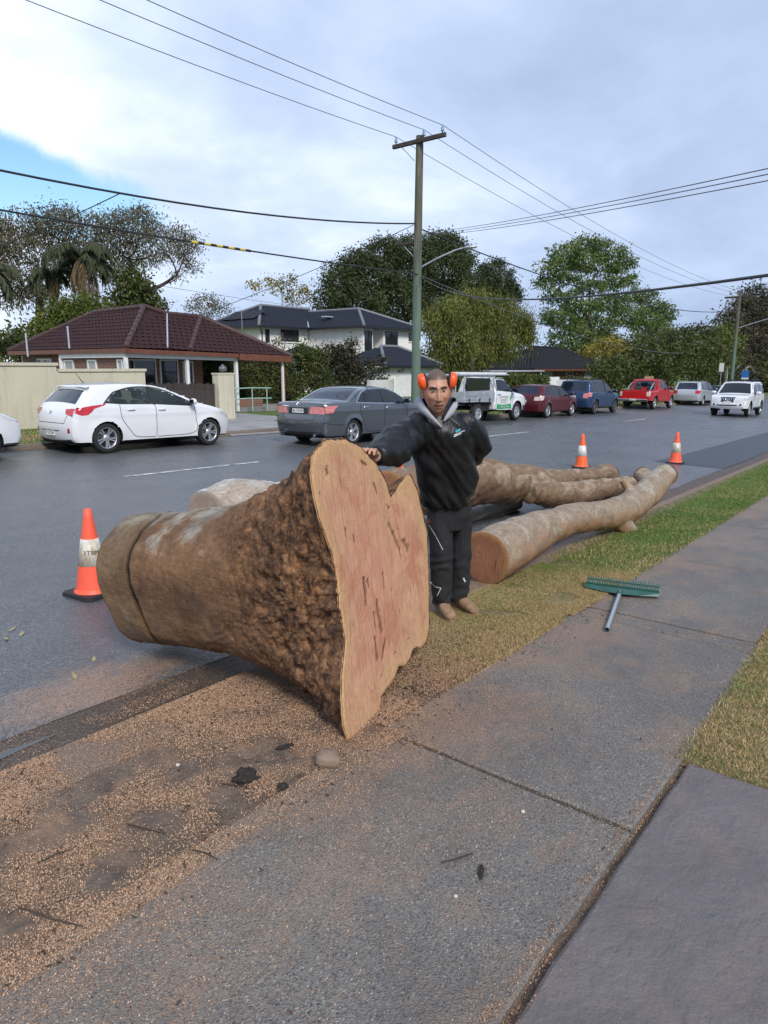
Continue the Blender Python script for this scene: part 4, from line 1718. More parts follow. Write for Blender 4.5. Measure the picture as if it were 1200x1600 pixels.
# garage and porch roofs
g1, g2, g3, gr_ = W_(39.6, 31.4, 1.86), W_(47.4, 31.4, 1.86), W_(39.6, 37.8, 1.86), W_(43.0, 34.6, 3.35)
gr2 = W_(45.2, 34.6, 3.35)
mb2 = MB()
for pl_ in ((g1, g2, gr2, gr_), (g3, g1, gr_), (g2, W_(47.4, 37.8, 1.86), gr2), (g3, gr_, gr2, W_(47.4, 37.8, 1.86))):
    mb2.add(pl_, [list(range(len(pl_)))])
rfG = mb2.build('garage_roof', M_tile_b, hB)
tiled_face(T, [g1, g2, gr2, gr_]); tiled_face(T, [g1, g3, gr_])
p1_, p2q, p3_, pr_ = W_(40.2, 41.0, 2.55), W_(45.0, 41.0, 2.55), W_(40.2, 44.9, 2.55), W_(42.6, 43.0, 3.55)
mb2 = MB()
for pl_ in ((p1_, p2q, pr_), (p3_, p1_, pr_), (p2q, W_(45.0, 44.9, 2.55), pr_), (W_(45, 44.9, 2.55), p3_, pr_)):
    mb2.add(pl_, [list(range(len(pl_)))])
rfP = mb2.build('porch_roof', M_tile_b, hB)
tiled_face(T, [p1_, p2q, pr_]); tiled_face(T, [p1_, p3_, pr_])
lay_tiles(hB, WO, T, M_tile_b)
for a, b, q in ((a1, ar1, rfB), (ar1, ar2, rfB), (b1, br1, rfB), (b2, br1, rfB), (br1, br2, rfB), (a0, ar1, rfB), (g1, gr_, rfG), (g2, gr2, rfG), (gr_, gr2, rfG), (p1_, pr_, rfP), (p2q, pr_, rfP)):
    ridge_cap(q, a, b, M_cap_b, .13, .42)
mb = MB(); mb.tube([a2 + Vector((0, 0, .08)), br2 + (a2 - br2) * .35 + Vector((0, 0, .08))], .07, 6)
mb.build('valley_flashing', M_flash, hB)
for a, b in ((a1, a2), (b1, b2), (a0, a1), (a2, b1)):
    beam(hB, a + Vector((0, 0, -.16)), b + Vector((0, 0, -.16)), .17, .14, M_winK, 'gutter')
beam(hB, g1 + Vector((0, 0, -.14)), g2 + Vector((0, 0, -.14)), .15, .14, M_winK, 'gutter')
wall_box(hB, W_(40.0, 31.9, -.5), W_(47.0, 37.6, 1.78), M_whr, 'garage_wall')
wall_box(hB, W_(41.3, 31.86, -.5), W_(46.4, 31.898, 1.30), simple('white_garage_door', (.72, .72, .71), .4), 'garage_door')
wall_box(hB, W_(40.4, 41.3, -.5), W_(44.8, 44.95, 2.5), M_whr, 'porch_wall')
text_mesh('house_number', 'no.77', .34, M_winK, hB, frame(W_(41.95, 31.88, 1.50), (1, 0, 0), (0, -1, 0)), .01, shear=.3)
window(hB, 43.3 - WO.x, 45 - WO.y, 3.95 - WO.z, 4.95 - WO.z, 2.1, 'x')
window(hB, 40.4 - WO.x + .3, 45 - WO.y, 3.8 - WO.z, 4.9 - WO.z, .45, 'x')
window(hB, 46.25 - WO.x, 38.6 - WO.y, 2.95 - WO.z, 4.8 - WO.z, .95, 'x')
window(hB, 49.45 - WO.x, 38.6 - WO.y, 3.35 - WO.z, 4.85 - WO.z, 1.75, 'x')
window(hB, 52.6 - WO.x, 38.6 - WO.y, 4.1 - WO.z, 4.8 - WO.z, 1.2, 'x')
# solar panels on the west slope, skylight on the front slope
for i in range(4):
    a_, b_ = (a0 - a1).normalized(), (ar1 - (a1 + a0) / 2).normalized()
    n_ = a_.cross(b_).normalized(); n_ = n_ if n_.z > 0 else -n_
    m_ = Matrix((a_, b_, n_)).transposed().to_4x4()
    m_.translation = a1 + a_ * (2.3 + i * 1.08) + b_ * 2.1 + n_ * .13
    mb = MB(); mb.box((-.5, -.9, 0), (.5, .9, .04), ch=.005)
    o = mb.build('solar_panel', M_pan, hB); o.matrix_local = m_
mb = MB(); q = W_(46.6, 43.6, ez2 + .95); mb.box(q - Vector((.5, .3, 0)), q + Vector((.5, .3, .12)), ch=.03)
mb.build('skylight', M_flash, hB)
mb = MB(); mb.tube([W_(39.5, 44.5, 5.0), W_(40.1, 44.96, 4.7), W_(40.1, 44.94, 2.6)], .05, 8)
mb.build('downpipe', M_winK, hB)
mb = MB(); mb.tube([W_(38.2, 45.2, 4.8), W_(38.2, 45.2, 6.4)], .02, 6); mb.tube([W_(37.9, 45.2, 6.3), W_(38.6, 45.2, 6.3)], .012, 6)
mb.build('antenna', M_flash, hB)
# low white front fence wall before the white house
fw_ = thing('garden_wall', 'white front wall of the two-storey house behind the grey sedan', 'wall', (26.2, 21.0, gz(26.2, 21)))
wall_box(fw_, (-1, -.1, -.3), (.8, .1, 1.35), M_white2, 'wall'); wall_box(fw_, (2.5, -.1, -.35), (9, .1, 1.35), M_white2, 'wall')

# ---------------------------------------------------------------- dark roofed brick house, far right
KO = Vector((51.2, 26, gz(51.2, 26)))
hC = thing('brick_house', 'brick house with black tiled hip roof behind the clipped hedge', 'house', KO)
def K_(x, y, z): return Vector((x, y, z)) - KO
kz = 1.62
k1, k2, k3, k4 = K_(50.6, 25.4, kz), K_(68.5, 25.4, kz), K_(68.5, 33.6, kz), K_(50.6, 33.6, kz)
kr1, kr2 = K_(58.5, 29.5, 3.55), K_(64.2, 29.5, 3.55)
mb = MB()
for pl_ in ((k1, k2, kr2, kr1), (k4, k1, kr1), (k2, k3, kr2), (k3, k4, kr1, kr2)):
    mb.add(pl_, [list(range(len(pl_)))])
rfC = mb.build('roof', M_tile_k, hC)
T = []
tiled_face(T, [k1, k2, kr2, kr1]); tiled_face(T, [k1, k4, kr1])
lay_tiles(hC, KO, T, M_tile_k, 0)
for a, b in ((k1, kr1), (kr1, kr2), (k2, kr2)):
    ridge_cap(rfC, a, b, M_tile_k, .13, .5)
beam(hC, k1 + Vector((0, 0, -.15)), k2 + Vector((0, 0, -.15)), .16, .12, M_fascia, 'gutter')
wall_box(hC, K_(51.2, 26, -1.2), K_(68, 33, kz), M_brick)
window(hC, 54.5 - KO.x, 26 - KO.y, .3 - KO.z, 1.4 - KO.z, 1.6, 'x', M_wtrim, M_curt)
window(hC, 58.8 - KO.x, 26 - KO.y, .0 - KO.z, 1.4 - KO.z, 1.2, 'x', M_wtrim, M_pane)
window(hC, 63 - KO.x, 26 - KO.y, .3 - KO.z, 1.4 - KO.z, 1.6, 'x', M_wtrim, M_curt)
cp_ = thing('carport', 'pale flat-roofed metal carport left of the black roofed house', 'carport', (44.5, 25, gz(44.5, 25)))
wall_box(cp_, (-2.2, -2, 1.95), (3.2, 2, 2.05), simple('pale_metal_roof', (.48, .52, .58), .4, .3), 'roof')
for x in (-2, 3):
    for y in (-1.8, 1.8):
        wall_box(cp_, (x - .05, y - .05, -.1), (x + .05, y + .05, 1.95), M_wtrim, 'post')
ww = thing('garden_wall', 'white garden wall behind the clipped hedge', 'wall', (38.6, 19.3, gz(38.6, 19.3)))
wall_box(ww, (-4.2, -.1, -.3), (3.4, .1, 1.62), M_white2, 'wall')
wall_box(ww, (3.0, -1.6, -.3), (3.25, -.102, 1.45), M_white2, 'return_wall')
tf = thing('board_fence', 'short tan board fence between the red pickup and the silver people mover', 'fence', (52.4, 17.3, gz(52.4, 17.3)))
M_tan = simple('tan_fence_boards', (.30, .19, .10), .8, var=.3, vscale=5)
for i in range(14):
    mb = MB(); mb.box((i * .15, -.02, -.1), (i * .15 + .14, .02, 1.85 + .02 * (i % 3)), ch=.004)
    mb.build('board', M_tan, tf)

# ---------------------------------------------------------------- timber power pole, wires
def make_pole(name, a, b, g):
    m = MT(name)
    v = m.co()
    n_ = m.noise(m.scale(v, (6, 6, .35)), 3, 7, .65)
    c = m.ramp(n_, [(.34, a), (.55, b), (.70, g)])
    p = m.sep(v)
    low = m.ramp(m.math('MULTIPLY_ADD', p[2], .12, m.math('MULTIPLY', m.noise(v, 1.2, 4), .3)), [(.6, 1.), (1., 0.)])
    c = m.mix(m.math('MULTIPLY', low, .7), c, (.12, .20, .15))
    m.base(c); m.rough(.85)
    m.bump(n_, .6, .02)
    return m.m


M_pole = make_pole('weathered_pole_timber', (.060, .055, .042), (.12, .115, .085), (.24, .225, .16))
M_arm = simple('crossarm_timber', (.055, .048, .040), .85, var=.4, vscale=6, bump=.4)
M_insul = simple('blue_grey_insulator', (.16, .26, .42), .25, coat=.5)
M_steel = simple('galvanised_steel', (.46, .48, .50), .4, .6, var=.12)
M_wire = simple('black_cable', (.020, .020, .022), .5)
M_wireg = simple('bare_grey_wire', (.10, .10, .105), .45)
PX, PY = 22.05, 16.0
pz = gz(PX, PY)
pole = thing('power_pole', 'tall green-stained timber power pole with crossarm behind the man', 'power pole', (PX, PY, pz))
mb = MB()
hh = 9.95 - pz
mb.tube([(-.02, 0, -.3), (0, 0, 2), (.03, 0, 6), (.10, 0, hh)], [.185, .175, .155, .135], 18)
mb.build('pole_shaft', M_pole, pole)
mb = MB(); mb.box((-.10, -1.22, hh - .28), (.02, 1.12, hh - .14), ch=.012)
o = mb.build('crossarm', M_arm, pole)
mb = MB(); mb.tube([(-.03, .75, hh - .25), (-.10, .10, hh - .85)], .018, 6)
mb.build('brace', M_steel, pole)
ins = [(-.04, -1.08), (-.04, -.28), (-.04, .98)]
for x, y in ins:
    mb = MB()
    mb.lathe([(.0, .0), (.02, 0), (.02, .06), (.055, .07), (.065, .10), (.045, .12), (.06, .15), (.05, .18), (.035, .19), (.05, .22), (.03, .26), (0, .27)], 14, mat=Matrix.Translation((x, y, hh - .14)))
    mb.build('insulator', M_insul, pole)
# low-voltage side arm, brackets
mb = MB(); mb.box((-.06, -.1, 6.25 - pz), (.06, 1.02, 6.36 - pz), ch=.01); mb.build('side_arm', M_arm, pole)
mb = MB(); mb.tube([(0, .65, 6.26 - pz), (0, .1, 5.75 - pz)], .018, 6); mb.build('brace', M_steel, pole)
mb = MB(); mb.tube([(.14, -.02, 5.40 - pz), (.42, -.60, 5.72 - pz), (.78, -1.18, 6.00 - pz), (.92, -1.42, 6.07 - pz)], .030, 10); mb.tube([(.0, 0, 5.40 - pz), (.16, -.06, 5.40 - pz)], .06, 10)
mb.build('lamp_arm', M_steel, pole)
mb = MB()
vs = []
for t, rx in ((0, .03), (.12, .09), (.3, .11), (.48, .09), (.56, .03)):
    vs.append([(.92 + .50 * t + .80 * rx * math.cos(a), -1.42 - .80 * t + .50 * rx * math.cos(a), 6.08 - pz + .05 * t + .06 * (rx / .11) * math.sin(a)) for a in np.linspace(0, 2 * math.pi, 13)[:-1]])
mb.grid(vs, closed=True)
mb.build('lamp_head', M_steel, pole)
mb = MB(); mb.box((-.015, -.19, 2.45 - pz), (.015, -.17, 2.75 - pz))
mb.build('pole_tag', M_wtrim, pole)
P_ = Vector(pole.location)


def wire(label, a, b, sag, r, mat=None, n=26, name='power_line', group=None, cat='wire'):
    a, b = Vector(a), Vector(b)
    pts = []
    for i in range(n + 1):
        t = i / n
        p = a.lerp(b, t)
        p.z -= sag * 4 * t * (1 - t)
        pts.append(p)
    mb = MB(); mb.tube(pts, r, 6)
    o = mb.build(name, mat or M_wire)
    return tag(o, label, cat, group)


X2 = 73.5
pole2 = thing('power_pole', 'distant timber power pole with crossarm rising before the tall dark tree at right', 'power pole', (X2, PY, gz(X2, PY)))
h2 = 8.6 - gz(X2, PY)
mb = MB(); mb.tube([(0, 0, 0), (0, 0, h2)], [.19, .14], 12); mb.build('pole_shaft', M_pole, pole2)
mb = MB(); mb.box((-.08, -1.3, h2 - .45), (.08, 1.3, h2 - .28)); mb.build('crossarm', M_arm, pole2)
mb = MB(); mb.tube([(0, -.1, 6.6), (.3, -2.6, 7.4)], .04, 8); mb.box((.2, -3.3, 7.36), (.4, -2.6, 7.46), ch=.02); mb.build('lamp_arm', M_steel, pole2)
HV = ['nearest the road', 'in the middle', 'furthest from the road']
for (x, y), nm in zip(ins, HV):
    top_ = P_ + Vector((x, y, hh + .12))
    wire('thin overhead wire running left from the crossarm, the one ' + nm, top_, top_ + Vector((-46, 0, .85)), .75, .011, M_wireg, 40, group='high wires to the left')
    wire('thin overhead wire running right from the crossarm, the one ' + nm, top_, (X2, PY + y, gz(X2, PY) + h2 - .2), .85, .011, M_wireg, group='high wires to the right')
lv = P_ + Vector((-.05, .05, 6.95 - pz))
wire('thick black twisted cable from the pole to the upper left edge', lv, lv + Vector((-30, .1, .0)), 1.16, .026, group='thick cables')
wire('thick black cable going down the street to the right from the pole', P_ + Vector((.15, 0, 6.8 - pz)), (X2, PY, gz(X2, PY) + h2 - 1.6), 1.1, .026, group='thick cables')
lo_ = P_ + Vector((-.1, -.1, 5.15 - pz))
cab = wire('lower black cable with the striped marker running to the left edge', lo_, lo_ + Vector((-38, .0, .6)), .45, .022, group='thick cables')
wire('lower grey cable running from the pole to the tall house trees on the right', lo_, (60, 17, 2.9), .7, .02, M_wireg, group='thick cables')
# yellow and black spiral marker on the low cable
mk = thing('cable_marker', 'yellow and black striped sleeve on the low cable above the maroon roof', 'cable marker', lo_)
M_yel = simple('yellow_sleeve', (.62, .47, .06), .5)
t0_, t1_ = .213, .266
A_, B_ = lo_, lo_ + Vector((-38, 0, .6))
for k in range(10):
    ta, tb = t0_ + (t1_ - t0_) * k / 10, t0_ + (t1_ - t0_) * (k + 1) / 10
    q = []
    for t in (ta, tb):
        p = A_.lerp(B_, t); p.z -= .45 * 4 * t * (1 - t); q.append(p - lo_)
    mb = MB(); mb.tube(q, .036, 10)
    mb.build('stripe', M_yel if k % 2 else M_wire, mk)
# service wires across the street to the right
sv = P_ + Vector((.1, -.12, 6.62 - pz))
for i, (px, py, Y) in enumerate(((1199, 256, 2.0), (1199, 265, 2.0), (1199, 275, 2.0))):
    e = yp(px, py, Y)
    s0 = sv + Vector((0, -.2 * i * .4, -.06 * i))
    wire('service wire rising from the pole to the right edge, %s of the close trio' % ('topmost', 'middle', 'lowest')[i], s0, s0 + (e - s0) * 1.15, .12, .007, M_wireg, group='service wires over the road')
e = yp(1199, 367, 1.0)
s0 = P_ + Vector((.1, -.1, 5.08 - pz))
wire('black cable sagging from the pole across the road to the right edge', s0, s0 + (e - s0) * 1.15, .55, .011, group='service wires over the road')
wire('short stay wire slanting from the pole down to the brick house', P_ + Vector((-.1, .1, 6.9 - pz)), (18.5, 24.3, 3.9), .1, .012, group='house wires')
e2 = Vector((10.0, 16.09, lv.z - 1.16 * 4 * ((lv.x - 10.0) / 30) * (1 - (lv.x - 10.0) / 30)))
wire('service wire dropping from the thick cable to the gum trees at left', e2, e2 + Vector((-1.6, 14.0, -1.2)), .3, .014, group='house wires')
wire('thin wire across the sky from the left trees to the white house', (20, 40, 7.3), (58, 46, 7.0), .3, .014, M_wireg, group='house wires')

# ---------------------------------------------------------------- small signs down the street
M_blue = simple('blue_sign', (.03, .16, .45), .4)
sg1 = thing('street_sign', 'narrow white parking sign on a grey post left of the white four wheel drive', 'sign', (yp(1125, 600, 15.9).x, 15.9, gz(yp(1125, 600, 15.9).x, 15.9)))
mb = MB(); mb.tube([(0, 0, 0), (0, 0, 2.75)], .03, 8); mb.build('post', M_steel, sg1)
zs_ = yp(1125, 574, 15.9).z - sg1.location.z
mb = MB(); mb.box((-.03, -.20, zs_ - .38), (-.02, .20, zs_ + .38), ch=.003); mb.build('sign_plate', M_wtrim, sg1)
sg2 = thing('street_sign', 'blue and white bus stop sign above the four wheel drive roof rack', 'sign', (yp(1163, 600, 15.9).x, 15.9, gz(yp(1163, 600, 15.9).x, 15.9)))
mb = MB(); mb.tube([(0, 0, 0), (0, 0, 3.1)], .03, 8); mb.build('post', M_steel, sg2)
zs_ = yp(1163, 587, 15.9).z - sg2.location.z
mb = MB(); mb.box((-.03, -.34, zs_ - .2), (-.02, .34, zs_ + .5), ch=.003); mb.build('sign_plate', M_blue, sg2)
mb = MB(); mb.box((-.034, -.33, zs_ - .42), (-.02, .33, zs_ - .2), ch=.003); mb.build('sign_plate', M_wtrim, sg2)
# ================================================================== vehicles
def paint(name, col, metal=0.0, rough=.32, coat=.7):
    m = MT(name)
    v = m.co()
    n_ = m.noise(v, 1.6, 4, .6)
    m.base(m.ramp(n_, [(.3, tuple(c * .93 for c in col)), (.7, col)]))
    m.rough(rough)
    m.set(Metallic=metal)
    m.b.inputs['Coat Weight'].default_value = coat
    m.b.inputs['Coat Roughness'].default_value = .06
    return m.m


def glass(name, tint, alpha=.4, rough=.03):
    m = MT(name)
    m.base(tint)
    m.rough(rough)
    m.b.inputs['Specular IOR Level'].default_value = .9
    tr = m.n('ShaderNodeBsdfTransparent')
    tr.inputs[0].default_value = (.62, .68, .68, 1)
    mx = m.n('ShaderNodeMixShader')
    mx.inputs[0].default_value = 1 - alpha
    m.l(tr.outputs[0], mx.inputs[1])
    m.l(m.b.outputs[0], mx.inputs[2])
    m.l(mx.outputs[0], m.out.inputs[0])
    return m.m


P_white = paint('white_car_paint', (.76, .77, .78))
P_grey = paint('grey_metallic_paint', (.135, .146, .160), .6, .24)
P_maroon = paint('maroon_paint', (.085, .003, .008), .1, .35, .5)
P_blue = paint('blue_metallic_paint', (.016, .045, .115), .25, .32, .6)
P_red = paint('red_paint', (.46, .004, .006), .0, .4, .4)
P_silver = paint('silver_paint', (.58, .59, .60), .55, .32)
P_black = paint('black_car_paint', (.016, .017, .02), .2, .3)
M_trim = simple('black_plastic_trim', (.022, .022, .024), .55)
M_under = simple('underbody', (.010, .010, .011), .9)
M_chrome = simple('chrome', (.72, .73, .75), .14, 1.0, var=.03)
M_tyre = simple('tyre_rubber', (.017, .017, .018), .8, var=.3, vscale=20, bump=.2)
M_rim = simple('alloy_rim', (.56, .57, .58), .3, .75, var=.08)
M_rimd = simple('dark_alloy_rim', (.16, .165, .17), .35, .6)
M_brake = simple('brake_disc', (.06, .06, .06), .5, .6)
M_seat = simple('seat_fabric', (.06, .06, .065), .9)
M_seatl = simple('beige_seat_fabric', (.30, .29, .27), .9)
M_plate = simple('number_plate', (.66, .66, .62), .4)
G_clear = glass('lightly_tinted_glass', (.035, .05, .05), .55)
G_dark = glass('dark_tinted_glass', (.012, .014, .017), .15)
G_rear = glass('blue_black_rear_glass', (.006, .012, .03), .06)
M_tail = simple('red_tail_lens', (.50, .012, .02), .12, var=.25, vscale=14, coat=1.)
M_tailp = simple('pale_red_lens', (.60, .20, .19), .12, var=.25, vscale=14, coat=1.)
M_lens = simple('clear_lens', (.62, .64, .64), .1, var=.2, vscale=18, coat=1.)
M_refl = simple('red_reflector', (.35, .01, .02), .25)
M_amber = simple('amber_lens', (.55, .20, .03), .2)
wheel_cache = {}


def wheel_meshes(r, style):
    key = (r, style)
    if key in wheel_cache:
        return wheel_cache[key]
    ro = r * (.70 if style != 'steel' else .62)
    w = .105
    rotm = Matrix.Rotation(-math.pi / 2, 4, 'X')           # local z -> +y (outer side)
    mb = MB()
    mb.lathe([(ro * .98, -w), (r * .93, -w), (r * .985, -w * .8), (r, -w * .4), (r * .994, -w * .1), (r * .994, w * .1), (r, w * .4), (r * .985, w * .8), (r * .93, w * .98), (ro * 1.1, w * 1.02), (ro * 1.0, w * .9)], 40, mat=rotm)
    o = mb.build('tyre', M_tyre); ty = o.data; bpy.data.objects.remove(o)
    mb = MB()
    mb.lathe([(ro, w * .9), (ro * .97, w * .92), (ro * .93, w * .72), (ro * .92, -w * .6)], 40, mat=rotm)
    ns = {'double': 5, 'five': 5, 'ten': 10, 'six': 6, 'steel': 8}[style]
    for k in range(ns):
        offs = (-.17, .17) if style == 'double' else (0,)
        for of in offs:
            a = 2 * math.pi * k / ns + of
            wd = {'double': .036, 'five': .062, 'ten': .026, 'six': .055, 'steel': .085}[style] * r / .32
            d = Vector((math.cos(a), 0, math.sin(a)))
            t = Vector((-math.sin(a), 0, math.cos(a)))
            q = []
            for rr_, ww, yy in ((.045, wd * .8, w * .62), (ro * .5, wd * .75, w * .70), (ro * .96, wd * 1.15, w * .80)):
                q.append([d * rr_ - t * ww / 2 + Vector((0, yy - .03, 0)), d * rr_ - t * ww * .42 + Vector((0, yy, 0)), d * rr_ + t * ww * .42 + Vector((0, yy, 0)), d * rr_ + t * ww / 2 + Vector((0, yy - .03, 0))])
            mb.grid(q, smooth=False)
    mb.lathe([(.0, w * .80), (.035, w * .79), (.07, w * .70), (.08, w * .5)], 20, mat=rotm)
    o = mb.build('rim', M_rimd if style == 'ten' else M_rim); ri = o.data; bpy.data.objects.remove(o)
    mb = MB()
    mb.lathe([(0, w * .3), (ro * .62, w * .3), (ro * .62, w * .15), (ro * .93, w * .15), (ro * .93, -w * .7), (0, -w * .7)], 28, mat=rotm)
    o = mb.build('wheel', M_brake); hu = o.data; bpy.data.objects.remove(o)
    wheel_cache[key] = (hu, ty, ri)
    return wheel_cache[key]


def add_wheel(root, x, y, r, style, steer=0., rot=.3):
    hu, ty, ri = wheel_meshes(r, style)
    h = bpy.data.objects.new('wheel', hu)
    C.objects.link(h)
    h.parent = root
    m = Matrix.Translation((x, y, r)) @ Matrix.Rotation((0 if y > 0 else math.pi) + steer, 4, 'Z') @ Matrix.Rotation(rot, 4, 'Y')
    h.matrix_local = m
    for nm, me in (('tyre', ty), ('rim', ri)):
        o = bpy.data.objects.new(nm, me)
        C.objects.link(o)
        o.parent = h


def near_seg(P, A, B):
    d = B - A
    L = (d * d).sum(1) + 1e-12
    t = np.clip(((P[:, None, :] - A[None]) * d[None]).sum(2) / L[None], 0, 1)
    Q = A[None] + d[None] * t[..., None]
    D = np.sqrt(((P[:, None, :] - Q) ** 2).sum(2))
    k = D.argmin(1)
    i = np.arange(len(P))
    return D[i, k], Q[i, k]


def snap_grid(us, vs, polys, tol=.52):
    U, V = np.meshgrid(us, vs, indexing='ij')
    P = np.stack([U.ravel(), V.ravel()], 1)
    du, dv = us[1] - us[0], vs[1] - vs[0]
    sc = np.array([1 / du, 1 / dv])
    A, B = [], []
    for p in polys:
        p = np.asarray(p, float)
        A.append(p); B.append(np.roll(p, -1, 0))
    A = np.concatenate(A) * sc; B = np.concatenate(B) * sc
    D, Q = near_seg(P * sc, A, B)
    mv = (D < tol) & (np.abs(Q[:, 0] - np.clip(Q[:, 0], P[:, 0].min() / du, P[:, 0].max() / du)) < 1) & (np.abs(Q[:, 1] - np.clip(Q[:, 1], P[:, 1].min() / dv, P[:, 1].max() / dv)) < 1)
    P[mv] = (Q[mv] / sc)
    Pg = np.stack([U.ravel(), V.ravel()], 1) * sc
    for c in A:
        if c[0] < Pg[0, 0] - 1.5 or c[0] > Pg[-1, 0] + 1.5 or c[1] < Pg[0, 1] - 1.5 or c[1] > Pg[-1, 1] + 1.5:
            continue
        k = ((Pg - c) ** 2).sum(1).argmin()
        P[k] = c / sc
    nu, nv = len(us), len(vs)
    idx = np.arange(nu * nv).reshape(nu, nv)
    F_ = np.stack([idx[:-1, :-1].ravel(), idx[1:, :-1].ravel(), idx[1:, 1:].ravel(), idx[:-1, 1:].ravel()], 1)
    cen = P[F_].mean(1)
    return P, F_, cen


